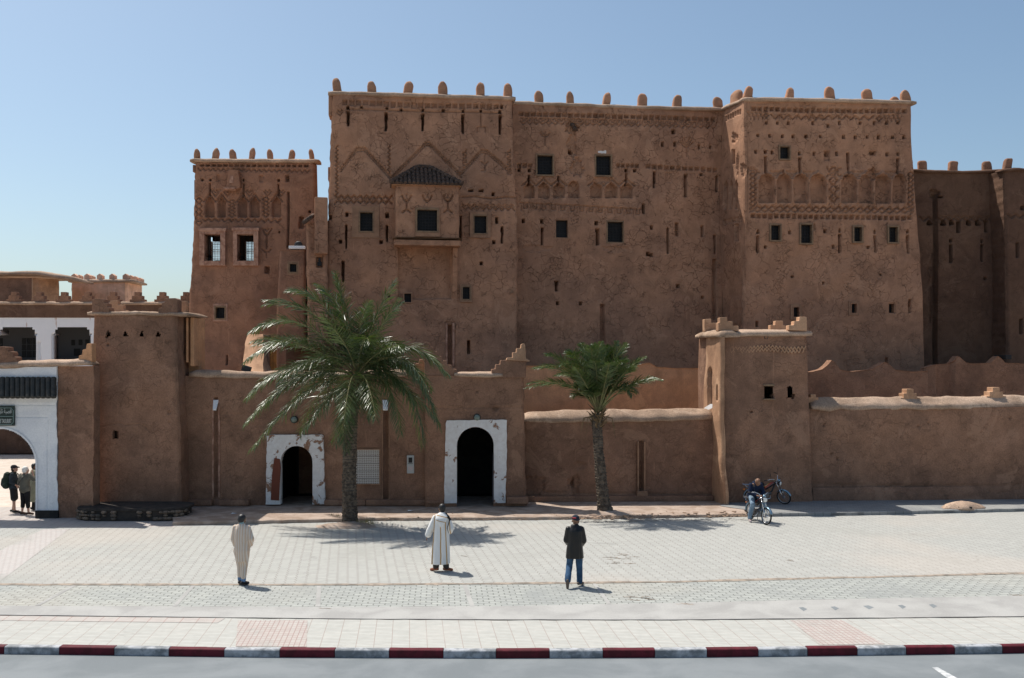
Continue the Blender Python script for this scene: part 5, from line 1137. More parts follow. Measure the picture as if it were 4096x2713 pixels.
for cn, nm, mt in (([(952, 2482), (1230, 2482), (1226, 2588), (943, 2586)], 'tactile_paving', 'walk_pink'), ([(3160, 2481), (3367, 2480), (3540, 2577), (3282, 2580)], 'tactile_paving', 'walk_pink')):
    m = MB(); m.add([G(*p) + Vector((0, 0, .002)) for p in cn[::-1]], [(0, 1, 2, 3)]); m.build(nm, M[mt], fix=False)['kind'] = 'structure'
m = MB(); XX = list(range(-900, 940, 60)); m.loft([[G(x, poly_y(C_F, x)+3.5)+Vector((0, 0, .002)) for x in XX], [G(x-30, poly_y(C_F, x)+22)+Vector((0, 0, .002)) for x in XX]], cap=False, closed=False); m.build('pavement_border', M['walk_red'], fix=False)['kind'] = 'structure'
# concrete band with its cracked front lip
c0 = gline(C_F, 0, 0, .9); c1 = gline(C_B)
m = MB(); m.loft([[Vector((p.x, p.y, -.15)) for p in c0], [Vector((p.x, p.y, -.02)) for p in c0], [Vector((p.x, p.y+.02, .0)) for p in c0], [Vector((p.x, p.y, .0)) for p in c1]], cap=False, closed=False); m.build('concrete_band', M['concrete'], fix=False)['kind'] = 'structure'
m = MB(); gl = gline(C_F, 0, 2.6, 1.2); gr = gline(C_F, 0, .2, .5); m.loft([[p+Vector((0, 0, .0015)) for p in gl], [p+Vector((0, 0, .0015)) for p in gr]], cap=False, closed=False); m.build('expansion_gap', M['black'], fix=False)['kind'] = 'structure'
strip('paving_strip', c1, gline(P_F, 0, 5), 'paver2', -.004)
# drifted dirt in the joint
m = MB(); j0 = gline(P_F, 0, 5.5, 2.2); j1 = gline(P_F, 0, -1.5, 1.6); m.loft([[p+Vector((0, 0, .001)) for p in j0], [(p+q)/2+Vector((0, 0, .018)) for p, q in zip(j0, j1)], [p+Vector((0, 0, .002)) for p in j1]], cap=False, closed=False); m.build('dirt_joint', M['joint_dirt'], fix=False)['kind'] = 'structure'
strip('plaza', gline(P_F, 0, -1), gline(U_F, 0), 'paver', -.004)
# sunk lighter bands across the strips
for x0, x1, w in ((290, 140, 16), (765, 690, 16), (1268, 1262, 17), (1850, 1880, 17), (2370, 2430, 14)):
    ya, yb = poly_y(P_F, x0)+6, poly_y(C_B, x1)-1; m = MB(); m.add([G(x1, yb)+Vector((0, 0, .001)), G(x1+w*1.1, yb)+Vector((0, 0, .001)), G(x0+w, ya)+Vector((0, 0, .001)), G(x0, ya)+Vector((0, 0, .001))], [(0, 1, 2, 3)])
    m.build('paving_band', M['concrete'], fix=False)['kind'] = 'structure'
m = MB(); q = [G(x, y)+Vector((0, 0, .001)) for x, y in ((-260, 2334), (-10, 2334), (248, 2118), (275, 2118), (262, 2116), (175, 2116))]
m.add([q[0], q[1], q[3], q[5]], [(0, 1, 2, 3)]); m.build('paving_band', paver('red_pavers', (0.481, 0.451, 0.427), (0.468, 0.450, 0.432), (0.352, 0.298, 0.280), .2, .1, math.radians(20), .5, .014), fix=False)['kind'] = 'structure'
# diamond drains in the concrete band
for x, y in ((3212, 2437), (3339, 2434), (3474, 2430), (3608, 2428), (3732, 2425)):
    s_ = 17 if x != 3474 else 22; m = MB(); m.add([G(x-s_, y-6)+Vector((0, 0, .002)), G(x-s_*.1+4, y+8)+Vector((0, 0, .002)), G(x+s_, y)+Vector((0, 0, .002)), G(x, y-8)+Vector((0, 0, .002))], [(0, 1, 2, 3)]); m.build('paving_inset', M['asphalt'], fix=False)['kind'] = 'structure'
# raised footway along the street wall, from the drain to the right edge
UZ = .12
def upx(x0, x1, st=40): return list(range(x0, x1, st))+[x1]
def raised(name, x0, x1, mt, back_d, jitter=1., z_=UZ, face=True, mat2=None, dy=0):
    xs = upx(x0, x1); f = [G(x, poly_y(U_F, x)+dy+RND.uniform(-jitter, jitter)) for x in xs]; m = MB()
    rows = [[Vector((p.x, p.y, -.01)) for p in f], [jit(Vector((p.x, p.y, z_-.02)), .02) for p in f], [Vector((p.x, p.y+.04, z_)) for p in f], [Vector((p.x*back_d/p.y, back_d, z_)) for p in f]]
    m.loft(rows, cap=False, closed=False); o = m.build(name, M[mt], fix=False); o['kind'] = 'structure'; return o
raised('dirt_footway', 690, 1500, 'dirt', 38.8, 1.)
raised('dirt_bed', 1500, 2990, 'dirt', 38.8, 1.6, z_=.11)
raised('footway', 2990, 5200, 'stone_grey', 39.8, .3)
m = MB(); m.add([G(2880, 2024, .124), G(2992, 2040, .124), G(3120, 2052, .124), G(3300, 2030, .124), G(3300, 2010, .124), G(2900, 2010, .124)], [(0, 1, 2, 3, 4, 5)]); m.build('footway_patch', M['stone_grey'], fix=False)['kind'] = 'structure'
# ground seen through the arch
m = MB(); m.add([(-40, 32.5, -.006), (-11.0, 32.5, -.006), (-11.0, 57.6, -.006), (-40, 57.6, -.006)], [(0, 1, 2, 3)]); m.build('courtyard_ground', rough_mat('worn_slabs', (.58, .50, .43), (.50, .42, .35), 1.6, .9, .3, 8), fix=False)['kind'] = 'structure'
m = MB(); q = [G(x, y) for x, y in ((-900, 2112), (700, 2108), (700, 2020), (-900, 2040))]; m.add([p+Vector((0, 0, -.003)) for p in q], [(0, 1, 2, 3)]); m.build('gate_paving', M['walk_red'], fix=False)['kind'] = 'structure'

# pebbles, rubble, mound
rr = random.Random(9); m = MB()
def pebble(m, p, s):
    b = len(m.v); m.ell(p, (s*rr.uniform(.8, 1.5), s*rr.uniform(.7, 1.2), s*rr.uniform(.4, .8)), 6)
for i in range(420):
    x = rr.uniform(2300, 2990) if i < 300 else rr.uniform(2370, 2620); y = poly_y(U_F, x)-rr.expovariate(1/6.)-1 if i < 300 else rr.uniform(2055, 2078)
    pebble(m, G(x, y, .12), rr.uniform(.01, .045) if rr.random() < .9 else .07)
for i in range(160): x = rr.uniform(1500, 2300); pebble(m, G(x, poly_y(U_F, x)-rr.expovariate(1/5.), .12), rr.uniform(.008, .03))
tag(m.build('pebbles', M['mud_cap'], smooth=False), 'loose pebbles along the broken edge of the dirt bed', 'gravel', kind='stuff')
def mound(name, x, y, zb, rx, ry, h, mt, lab, cat, seed=1, slot=False):
    c = G(x, y, zb); o = thing(name, c, lab, cat); m = MB(); rings = []
    for i in range(9):
        q = i/8; R = 1-q**1.3; rings.append([c+Vector((rx*max(R, .01)*math.cos(a)*(1+.14*math.sin(3*a+seed)+.07*math.sin(7*a)), ry*max(R, .01)*math.sin(a)*(1+.1*math.sin(4*a+seed)), h*math.sin(q*math.pi/2)-.02)) for a in [2*math.pi*k/36 for k in range(36)]])
    rings = [[jit(p, .03, 5) for p in r_] for r_ in rings]; m.loft(rings); m.build('heap', M[mt], o, smooth=True)
    if slot: b = MB(); b.box((c.x-.28, c.y-ry*.86, c.z+.02), (c.x+.22, c.y-ry*.4, c.z+.09)); b.build('opening', M['black'], o)
    return o
mound('cement_mound', 3846, 2032, .12, .82, .42, .26, 'mud_cap', 'flattened pinkish cement mound with a dark slot on the right footway', 'mound', 2, True)
mound('soil_mound', 1395, 2106, 0, 1.05, .55, .16, 'dirt', 'dry grassy soil mound round the foot of the tall palm', 'soil', 4)
mound('soil_mound', 2425, 2052, .12, 1.1, .6, .12, 'dirt', 'low bare soil mound round the foot of the small palm', 'soil', 5)
m = MB()
for x, y in ((1455, 2100), (1470, 2096), (1350, 2080), (1332, 2076), (1440, 2106), (1485, 2104)):
    for i in range(26):
        c = G(x+rr.gauss(0, 9), y+rr.gauss(0, 3)); h = rr.uniform(.06, .17); d = Vector((rr.gauss(0, .06), rr.gauss(0, .06), h+.08)); m.add([c+Vector((-.006, 0, .05)), c+Vector((.006, 0, .05)), c+d], [(0, 1, 2)])
tag(m.build('dry_grass', rough_mat('dry_grass', (.30, .24, .10), (.18, .17, .06), 9), fix=False), 'tufts of dry grass at the foot of the tall palm', 'grass', kind='stuff')
# broken paving marks: sunken cracked joints
for (cx_, cy_, n_, wx, hy) in ((2480, 2236, 9, 70, 22), (2560, 2392, 7, 60, 12), (1300, 2433, 1, 26, 3), (1855, 2223, 1, 14, 1.5), (3165, 2240, 2, 6, 3), (2740, 2415, 2, 30, 3), (4070, 2380, 2, 40, 3)):
    m = MB()
    for i in range(n_*2):
        x = cx_+(rr.uniform(-wx, wx) if n_ > 1 else 0); y = cy_+(rr.uniform(-hy, hy) if n_ > 1 else 0); L = rr.uniform(8, 24) if n_ > 1 else wx
        pts = [G(x-L+2*L*k/8, y+rr.uniform(-1, 1)+k*.3) for k in range(9)]; w = [rr.uniform(.006, .02) if 0 < k < 8 else .001 for k in range(9)]
        m.loft([[p+Vector((0, -w_, .0015)) for p, w_ in zip(pts, w)], [p+Vector((0, w_*1.6, .0015)) for p, w_ in zip(pts, w)]], cap=False, closed=False)
    m.build('broken_joint', M['joint_dirt'], fix=False)['kind'] = 'structure'

for x, y in ((937, 2055), (1642, 2044)):
    m = MB(); c = G(x, y, .125); m.add([c+Vector(v) for v in ((-.11, -.05, .0), (.1, -.04, .02), (.12, .06, .0), (-.08, .05, .03))], [(0, 1, 2, 3)]); tag(m.build('paper_scrap', M['white'], fix=False), 'white paper scrap on the shaded footway '+('behind the striped robe' if x < 1000 else 'left of the hooded robe'), 'litter', 'paper scraps on the footway')
# ================================================================ date palms
def leafmat(name, c1, c2, c3):
    m = mat(name, c1, .38, spec=.5); g = NT(m); geo = g.n('NewGeometry'); a = g.noise(geo.outputs['Position'], 1.3, 3, .6); b = g.noise(geo.outputs['Position'], 9, 2, .6)
    c = g.mix(g.smooth(a.outputs[0], .35, .65), c1, c2); c = g.mix(g.math('MULTIPLY', g.smooth(b.outputs[0], .5, .75), .6), c, c3)
    g.l(c, g.b.inputs['Base Color']); g.b.inputs['Transmission Weight'].default_value = 0
    tr = g.n('BsdfTranslucent'); g.l(g.mix(1., c, (1.5, 1.7, .6), 'MULTIPLY'), tr.inputs[0]); mx = g.n('MixShader'); mx.inputs[0].default_value = .13
    out = m.node_tree.nodes['Material Output']; g.l(g.b.outputs[0], mx.inputs[1]); g.l(tr.outputs[0], mx.inputs[2]); g.l(mx.outputs[0], out.inputs[0]); return m
M['leaf1'] = leafmat('palm_leaf', (.05, .082, .028), (.09, .122, .045), (.18, .17, .06))
M['leaf2'] = leafmat('palm_leaf_green', (.046, .078, .024), (.08, .112, .034), (.18, .165, .05))
M['rachis'] = rough_mat('frond_rib', (.20, .20, .08), (.15, .12, .06), 5, .6)
M['dead'] = rough_mat('dead_frond', (.22, .15, .08), (.13, .09, .05), 5, .9)
M['trunk'] = rough_mat('palm_trunk', (.15, .115, .085), (.06, .046, .036), 7, .95, 1., 22)
def frond(ml, mr, p0, p1, p2, R, lw=.45, droop=.0, n=64, dens=1., wd=.0135, t0=.16):
    B = lambda t: p0*(1-t)**2+p1*(2*t*(1-t))+p2*t*t
    D = lambda t: ((p1-p0)*(1-t)*2+(p2-p1)*2*t).normalized()
    mr.tube([B(i/14) for i in range(15)], [.028*(1-i/15)+.004 for i in range(15)], 5)
    for i in range(int(n*dens)):
        t = t0+(1-t0)*(i+R.random()*.6)/(n*dens); p = B(t); d = D(t); side = d.cross(Vector((0, 0, 1)))
        if side.length < .2: side = Vector((1, 0, 0))
        side.normalize(); up = side.cross(d).normalized()
        L = lw*(.45+.75*math.sin(math.pi*min(1, t*.92+.06))**.7)*(1-.45*t**4)*R.uniform(.85, 1.1)
        for s in (-1, 1):
            fw = .5+.5*t**1.5; ph = R.uniform(-.45, 1.15)*(1-t*.35); v = ((side*s*math.cos(ph)+up*math.sin(ph))*R.uniform(.75, 1.0)+d*fw+Vector((0, 0, -droop*R.uniform(.6, 1.2)))).normalized()
            w = wd*R.uniform(.8, 1.25); wv = (v.cross(side*R.uniform(.3, 1)+up*R.uniform(.3, 1.3)*s)).normalized()*w
            q1 = p+v*L*.35; q2 = p+v*L*.72+Vector((0, 0, -.02-droop*.07)); q3 = p+v*L+Vector((0, 0, -.05-droop*.16))
            ml.add([p-wv*.4, p+wv*.4, q1+wv, q1-wv, q2+wv*.7, q2-wv*.7, q3], [(0, 1, 2, 3), (3, 2, 4, 5), (5, 4, 6)])
def palm(name, lab, pts, rad, fr, leaf, seed, lw, extra, ex_len, ex_el, droop=.25, boots=26, cdepth=None, nl=64, wd=.0135, t0=.16):
    R = random.Random(seed); path = [Vector(p) for p in pts]; T = thing(name, path[0], lab, 'palm tree', 'date palms on the plaza')
    # trunk: rings with staggered leaf-base scars
    L = [0]
    for a, b in zip(path, path[1:]): L.append(L[-1]+(b-a).length)
    H_ = L[-1]; n = int(H_/.022); rings = []
    for i in range(n+1):
        s = H_*i/n; k = max(j for j in range(len(L)-1) if L[j] <= s+1e-9); f = (s-L[k])/(L[k+1]-L[k]); c = path[k].lerp(path[k+1], f); q = s/H_
        r0 = float(np.interp(q, [0, .04, .12, .5, .85, 1], rad)); ring = []
        for j in range(44):
            a = 2*math.pi*j/44; row = s/.105; ph = a*9/(2*math.pi)+(.5 if int(row) % 2 else 0)
            fx = abs((ph % 1)-.5)*2; fz = row % 1; bump = (1-fx**2)*(fz**.7)*(.035+.02*noise.noise(Vector((int(row)*3.1, int(ph)*1.7, seed))))
            rr_ = r0+bump+.02*noise.noise(c*2+Vector((math.cos(a), math.sin(a), 0))*2); ring.append(c+Vector((math.cos(a)*rr_, math.sin(a)*rr_, 0)))
        rings.append(ring)
    m = MB(); m.loft(rings); m.build('trunk', M['trunk'], T)
    C = path[-1]; m = MB()
    for i in range(boots*3):
        a = R.uniform(0, 6.28); h = R.uniform(-.55, .12); d = Vector((math.cos(a), math.sin(a), R.uniform(.5, 1.6))).normalized(); b0 = C+Vector((math.cos(a)*rad[-1]*.8, math.sin(a)*rad[-1]*.8, h))
        m.tube([b0, b0+d*R.uniform(.12, .38)], [.045, .018], 5, flat=.5)
    for i in range(9):
        a = R.uniform(0, 6.28); b0 = C+Vector((math.cos(a)*.2, math.sin(a)*.2, -.1)); o = Vector((math.cos(a), math.sin(a), 0)); m.tube([b0, b0+o*.3-Vector((0, 0, .05)), b0+o*.42-Vector((0, 0, R.uniform(.4, .9)))], [.02, .016, .006], 4)
    m.build('leaf_bases', M['dead'], T)
    ml, mr = MB(), MB()
    fr = fr+[(a+R.uniform(-8, 8), b+R.uniform(-7, 7), c+R.uniform(-14, 14), d_+R.uniform(-13, 13), -e*R.uniform(.5, 1.2)) for a, b, c, d_, e in fr]
    for (mx, my, tx, ty, dy) in fr:
        d0 = C.y; p2 = P(tx/.578125, ty/.578125, d0+dy); p1 = P(mx/.578125, my/.578125, d0+dy*.45); p1 = p1*2-(C+p2)/2  # control so that the curve passes the mid point
        frond(ml, mr, C+Vector((0, dy*.03, 0)), p1, p2, R, lw, droop*(.4 if p2.z > C.z+1 else 1), nl, wd=wd, t0=t0)
    for i in range(extra):
        a = R.uniform(0, 6.28); e = R.uniform(*ex_el); ln_ = ex_len*R.uniform(.8, 1.05); o = Vector((math.cos(a), math.sin(a), 0))
        p1 = C+(o*math.cos(e)+Vector((0, 0, math.sin(e))))*ln_*.6; p2 = C+(o*math.cos(e)*1.15+Vector((0, 0, math.sin(e)-.35-.35*math.cos(e))))*ln_*.9
        frond(ml, mr, C, p1, p2, R, lw, droop, nl, wd=wd, t0=t0)
    cr = ml.build('crown', leaf, T, fix=False); mr.build('frond_ribs', M['rachis'], cr, fix=False)
b0 = G(1400, 2098); d = b0.y
palm('palm_tree', 'tall date palm with a wide drooping crown between the small arch and the gatehouse', [b0, P(1397, 1900, d), P(1402, 1700, d-.05), P(1414, 1580, d-.05), P(1427, 1505, d-.1)], [.28, .25, .23, .215, .2, .18],
     [(800, 745, 776, 628, .3), (860, 750, 916, 645, .5), (875, 770, 922, 690, -.6), (752, 712, 665, 672, .8), (735, 735, 608, 706, -.3), (700, 752, 576, 770, -1.), (700, 790, 565, 838, .3), (690, 800, 585, 800, 1.4),
      (700, 868, 566, 985, -.5), (715, 900, 585, 1038, -1.2), (690, 850, 567, 925, .9), (765, 915, 695, 1005, -1.4), (800, 935, 802, 1045, -1.5), (815, 920, 775, 1030, -2.), (930, 802, 1030, 868, .2), (940, 850, 1012, 985, -.6), (925, 880, 985, 1022, -1.2), (895, 890, 925, 1008, -1.5), (852, 890, 848, 968, -.9),
      (915, 835, 1000, 900, 1.3), (745, 830, 640, 880, 1.6), (788, 730, 742, 668, 1.5), (830, 770, 852, 705, 1.), (800, 800, 745, 730, -1.6), (870, 820, 925, 800, -1.8), (880, 850, 960, 930, .9)],
     M['leaf1'], 11, .60, 12, 3.3, (.0, 1.2), .3, nl=64, wd=.0125)
b0 = G(2422, 2052, .1); d = b0.y
palm('palm_tree', 'shorter date palm with an upright fan crown in front of the low wall', [b0, P(2410, 1975, d), P(2394, 1800, d), P(2388, 1700, d), P(2392, 1655, d)], [.36, .27, .21, .17, .155, .15],
     [(1320, 895, 1220, 888, -.3), (1325, 870, 1240, 852, .6), (1322, 855, 1266, 822, -.7), (1350, 860, 1302, 842, .9), (1362, 850, 1346, 795, .4), (1372, 850, 1366, 802, -.9), (1385, 850, 1386, 800, .9), (1395, 850, 1405, 805, -.3), (1405, 850, 1426, 792, .3), (1415, 855, 1450, 798, .8), (1420, 860, 1442, 838, -1.1),
      (1440, 870, 1493, 826, -.3), (1450, 895, 1516, 874, .4), (1430, 900, 1462, 915, -.8), (1350, 880, 1286, 868, -1.2), (1360, 900, 1330, 850, -1.3), (1400, 880, 1410, 840, -1.2), (1380, 870, 1372, 830, 1.4), (1345, 850, 1310, 815, 1.2), (1425, 870, 1470, 850, 1.2)],
     M['leaf2'], 12, .46, 8, 2.2, (1.0, 1.45), .02, nl=56, wd=.0125, t0=.34)

# ================================================================ people
TMP = bpy.data.scenes.new('workbench')   # scratch scene, so that each remesh does not re-evaluate the whole place
def remesh(mb, voxel=.01, sm=4, mats=None, wr=0, seed=0):
    me = mb.mesh('t'); o = bpy.data.objects.new('t', me); TMP.collection.objects.link(o)
    r = o.modifiers.new('r', 'REMESH'); r.mode = 'VOXEL'; r.voxel_size = voxel; s = o.modifiers.new('s', 'SMOOTH'); s.iterations = sm; s.factor = .5
    vl = TMP.view_layers[0]; vl.update(); out = bpy.data.meshes.new_from_object(o.evaluated_get(vl.depsgraph))
    bpy.data.objects.remove(o); bpy.data.meshes.remove(me)
    if wr:
        NV = [v.normal.copy() for v in out.vertices]
        for v, nv in zip(out.vertices, NV):
            c = v.co.copy(); q = noise.noise(Vector((c.x*11+seed, c.y*11, c.z*3.2)))+.5*noise.noise(Vector((c.x*25+seed, c.y*25, c.z*9)))
            v.co = c+nv*q*wr
    out.polygons.foreach_set('use_smooth', [True]*len(out.polygons)); return out
def hand(mb, w, d, r=.0085, curl=.5, side=1):
    """palm, five separate fingers and a thumb; w wrist, d direction of the hand"""
    w = Vector(w); d = Vector(d).normalized(); a = d.cross(Vector((0, 1, 0)) if abs(d.y) < .8 else Vector((1, 0, 0))).normalized(); b = a.cross(d).normalized()*side
    # a: out of the palm, b: across the palm
    mb.cap(w, w+d*.03, .027, .03); 
    for k in range(4): q = (k-1.5)*.019; mb.cap(w+d*.02+b*q*.7, w+d*.085+b*q, .015, .012, 8)
    for k, L in enumerate((.062, .075, .070, .055)):
        q = (k-1.5)*.021; p0 = w+d*.088+b*q; d1 = (d+a*curl*.35+b*(k-1.5)*.03).normalized(); p1 = p0+d1*L*.45; d2 = (d+a*curl*1.1).normalized(); p2 = p1+d2*L*.32; d3 = (d*.5+a*curl*1.6).normalized(); p3 = p2+d3*L*.25
        mb.cap(p0, p1, r, r*.95, 8); mb.cap(p1, p2, r*.95, r*.85, 8); mb.cap(p2, p3, r*.85, r*.7, 8)
    t0 = w+d*.03-b*.03; t1 = t0-b*.025+d*.03+a*.01; t2 = t1+d*.03+a*.015; mb.cap(t0, t1, .012, .0105, 8); mb.cap(t1, t2, .0105, .0085, 8)
def head(mb, c, f, tilt=0):
    """skull, jaw, nose, ears, brow; c centre at eye height, f facing direction"""
    f = Vector(f).normalized(); s = Vector((f.y, -f.x, 0)).normalized(); u = s.cross(f).normalized(); R = Matrix((s, f, u)).transposed()
    c = Vector(c); K = 1.12; q = lambda x, y, z_: c+R@Vector((x, y, z_))*K
    mb.ell(q(0, -.008, .025), (.085, .105, .102), 20, M=R); mb.ell(q(0, .02, -.045), (.065, .076, .076), 16, M=R); mb.cap(q(0, .058, -.085), q(0, .066, -.082), .022, .02)
    mb.cap(q(0, .088, .01), q(0, .106, -.028), .008, .013, 8); mb.cap(q(-.03, .082, .018), q(.03, .082, .018), .014, .014, 8)
    mb.cap(q(-.018, .088, -.058), q(.018, .088, -.058), .007, .007, 8); mb.cap(q(-.018, .086, -.07), q(.018, .086, -.07), .008, .008, 8)
    for k in (-1, 1):
        mb.ell(q(k*.078, -.005, -.012), (.01, .02, .032), 10, M=R); mb.ell(q(k*.042, .062, -.03), (.022, .022, .022), 8, M=R)
        mb.ell(q(k*.03, .084, 0.0), (.012, .01, .009), 8, M=R)
    return q, R
def skinmat(n, c): m = mat(n, c, .55, spec=.35); return m
SK_T, SK_L = skinmat('skin_tan', (.22, .115, .07)), skinmat('skin_light', (.45, .27, .2))
HAIR = mat('hair_black', (.012, .011, .011), .5, spec=.5)
def cloth(n, c, c2=None, rough=.9): return rough_mat(n, c, c2 or tuple(v*.8 for v in c), 6, rough, .25, 60, .15)
def person(label, loc, rz, S):
    """S: joints in a frame facing +y, x to the right; hip, knee, ankle, toe, shoulder, elbow, wrist for L and R; neck, head, face"""
    T = thing('person', loc, label, 'person', rz=rz); b = MB(); J = S['J']; k = S.get('k', 1.)
    pel, ch, nk, hd = J['pelvis'], J['chest'], J['neck'], J['head']
    b.cap(Vector(pel)-Vector((.06, 0, 0)), Vector(pel)+Vector((.06, 0, 0)), .1, .1); b.cap(pel, ch, .115, .13); b.cap(Vector(ch)-Vector((.06, 0, 0)), Vector(ch)+Vector((.06, 0, 0)), .12, .12); b.cap(ch, nk, .1, .055); b.cap(nk, hd, .052, .052)
    q, R = head(b, hd, J.get('face', (0, 1, 0)))
    for s in 'LR':
        b.cap(nk, J['sh'+s], .05, .052); b.cap(J['sh'+s], J['el'+s], .05, .038); b.cap(J['el'+s], J['wr'+s], .038, .026); hd_ = Vector(J['hd'+s]) if 'hd'+s in J else (Vector(J['wr'+s])-Vector(J['el'+s])); hand(b, J['wr'+s], hd_, side=1 if s == 'R' else -1)
        b.cap(J['hip'+s], J['kn'+s], .085, .055); b.cap(J['kn'+s], J['an'+s], .056, .036); b.cap(J['an'+s], Vector(J['to'+s])+Vector((0, 0, .0)), .036, .028)
    link('body', remesh(b, .0085, 2), S['skin'], T, world=False)
    for s in 'LR':
        m = MB(); a, t = Vector(J['an'+s]), Vector(J['to'+s]); d_ = (t-a).normalized(); heel = a-d_*.06+Vector((0, 0, -.03)); m.cap(heel, t+Vector((0, 0, -.005)), .042, .036); m.cap(a+Vector((0, 0, -.01)), (a+t)/2+Vector((0, 0, -.01)), .048, .042)
        sh = link('shoe', remesh(m, .009, 2), S['shoe'], T, world=False)
    for nm, fn, mt, wr, vx in S['clothes']:
        m = MB(); fn(m, J, q); link(nm, remesh(m, vx, 9, wr=wr, seed=hash(label) % 50 if False else len(label)), mt, T, world=False)
    return T, q, R
def V3(*a): return Vector(a)
def hairfn(lo=-.02):
    def f(m, J, q):
        m.ell(q(0, -.02, .036), (.093, .107, .098), 20); m.ell(q(0, -.045, -.01), (.082, .072, .078), 16)
    return f
def stand(**o):
    J = dict(pelvis=V3(0, 0, .93), chest=V3(0, -.01, 1.28), neck=V3(0, -.01, 1.47), head=V3(0, .03, 1.59), shL=V3(-.162, -.01, 1.405), shR=V3(.162, -.01, 1.405), elL=V3(-.22, -.03, 1.13), elR=V3(.22, -.03, 1.13), wrL=V3(-.23, .05, .90), wrR=V3(.23, .05, .90),
             hipL=V3(-.09, 0, .90), hipR=V3(.09, 0, .90), knL=V3(-.1, .02, .49), knR=V3(.1, .02, .49), anL=V3(-.1, -.02, .085), anR=V3(.1, -.02, .085), toL=V3(-.12, .15, .04), toR=V3(.12, .15, .04)); J.update(o); return J
def sleeves(m, J, r0=.068, r1=.06, r2=.055, full=1.):
    for s in 'LR':
        w = Vector(J['el'+s]).lerp(J['wr'+s], full); m.cap(J['sh'+s], J['el'+s], r0, r1); m.cap(J['el'+s], w, r1, r2)
def torso(m, J, r=.15, low=.0):
    m.cap(Vector(J['pelvis'])+V3(-.05, 0, low), Vector(J['pelvis'])+V3(.05, 0, low), r, r); m.cap(J['pelvis'], J['chest'], r, r*1.03); m.cap(Vector(J['chest'])+V3(-.07, 0, .02), Vector(J['chest'])+V3(.07, 0, .02), r*.93, r*.93)
    m.cap(J['shL'], J['shR'], .066, .066); m.cap(J['chest'], Vector(J['neck'])+V3(0, 0, -.03), r*.8, .075)
def trousers(m, J, r=(.1, .075, .065), full=.93):
    m.cap(Vector(J['pelvis'])+V3(-.05, 0, .02), Vector(J['pelvis'])+V3(.05, 0, .02), .125, .125)
    for s in 'LR': m.cap(J['hip'+s], J['kn'+s], r[0], r[1]); m.cap(J['kn'+s], Vector(J['kn'+s]).lerp(J['an'+s], full), r[1], r[2])
def robe_rings(m, R):
    rings = []
    for (cx_, cy_, z_, rx, ry, fold) in R:
        rings.append([V3(cx_+rx*math.copysign(abs(math.cos(a))**.85, math.cos(a))*(1+fold*math.sin(9*a+.7)+fold*.6*math.sin(14*a)), cy_+ry*math.sin(a)*(1+fold*math.sin(9*a+.7)+fold*.6*math.sin(14*a)), z_) for a in [2*math.pi*i/72 for i in range(72)]])
    m.loft(rings)
def stripe_mat(name, base, line, lines=None, period=None, fan=.0):
    m = mat(name, base, .9, spec=.1); g = NT(m); tc = g.n('TexCoord').outputs['Object']; s = g.n('SeparateXYZ'); g.l(tc, s.inputs[0])
    x = s.outputs[0]
    if fan: x = g.math('DIVIDE', x, g.math('MULTIPLY_ADD', s.outputs[2], -fan, 1+fan*1.3))
    w_ = g.noise(tc, 3, 2, .5); x = g.math('ADD', x, g.math('MULTIPLY', g.math('SUBTRACT', w_.outputs[0], .5), .03))
    if period: f = g.smooth(g.math('PINGPONG', g.math('DIVIDE', x, period), .5), .18, .32)
    else:
        f = None
        for l_, hw in lines:
            e = g.math('LESS_THAN', g.math('ABSOLUTE', g.math('SUBTRACT', x, l_)), hw); f = e if f is None else g.math('MAXIMUM', f, e)
    c = g.mix(f, base, line); n_ = g.noise(tc, 30, 3, .6); g.l(c, g.b.inputs['Base Color']); g.l(g.bump(n_.outputs[0], .15, .01), g.b.inputs['Normal']); return m

# man in the striped robe, left
f0 = G(967, 2341)
J = stand(elR=V3(.255, -.06, 1.14), wrR=V3(.185, .08, .96), hdR=V3(-.2, .1, -.6), elL=V3(-.205, -.01, 1.13), wrL=V3(-.17, .10, .93), hdL=V3(.1, .2, -.6), anL=V3(-.06, .06, .085), anR=V3(.05, -.03, .085), toL=V3(-.06, .22, .04), toR=V3(.12, .11, .04), knL=V3(-.06, .06, .48), knR=V3(.06, .03, .48), face=V3(.35, 1, -.25))
def robe1(m, J, q):
    robe_rings(m, [(.01, -.01, .58, .13, .13, .055), (.015, -.01, .85, .185, .155, .045), (.0, -.01, 1.05, .17, .145, .03), (0, -.01, 1.25, .175, .14, .015), (0, -.01, 1.38, .175, .12, .01), (0, -.01, 1.46, .12, .1, 0), (0, -.01, 1.50, .075, .075, 0)])
    for s in 'LR': m.cap(Vector(J['hip'+s])+V3(0, 0, -.05), J['kn'+s], .115, .082); m.cap(J['kn'+s], Vector(J['an'+s])+V3(0, 0, .12), .082, .068)
    sleeves(m, J, .064, .07, .068, .85); m.cap(V3(-.14, -.01, 1.415), V3(.14, -.01, 1.415), .062, .062)
person('man seen from behind in a beige and cream striped robe, leftmost walker on the plaza', f0, math.radians(-3), dict(J=J, skin=SK_T, shoe=mat('shoe_dark', (.02, .018, .02), .6), clothes=[
    ('trousers', lambda m, J, q: trousers(m, J, (.09, .06, .062), .9), cloth('trouser_blue', (.16, .26, .42)), .004, .012),
    ('robe', robe1, stripe_mat('robe_striped', (.60, .45, .34), (.66, .58, .50), period=.062), .007, .011),
    ('collar', lambda m, J, q: m.cap(J['neck']+V3(0, 0, -.0), J['neck']+V3(0, .005, .045), .068, .062), cloth('collar', (.35, .48, .46)), .0, .01),
    ('hair', hairfn(), HAIR, .003, .009)]))
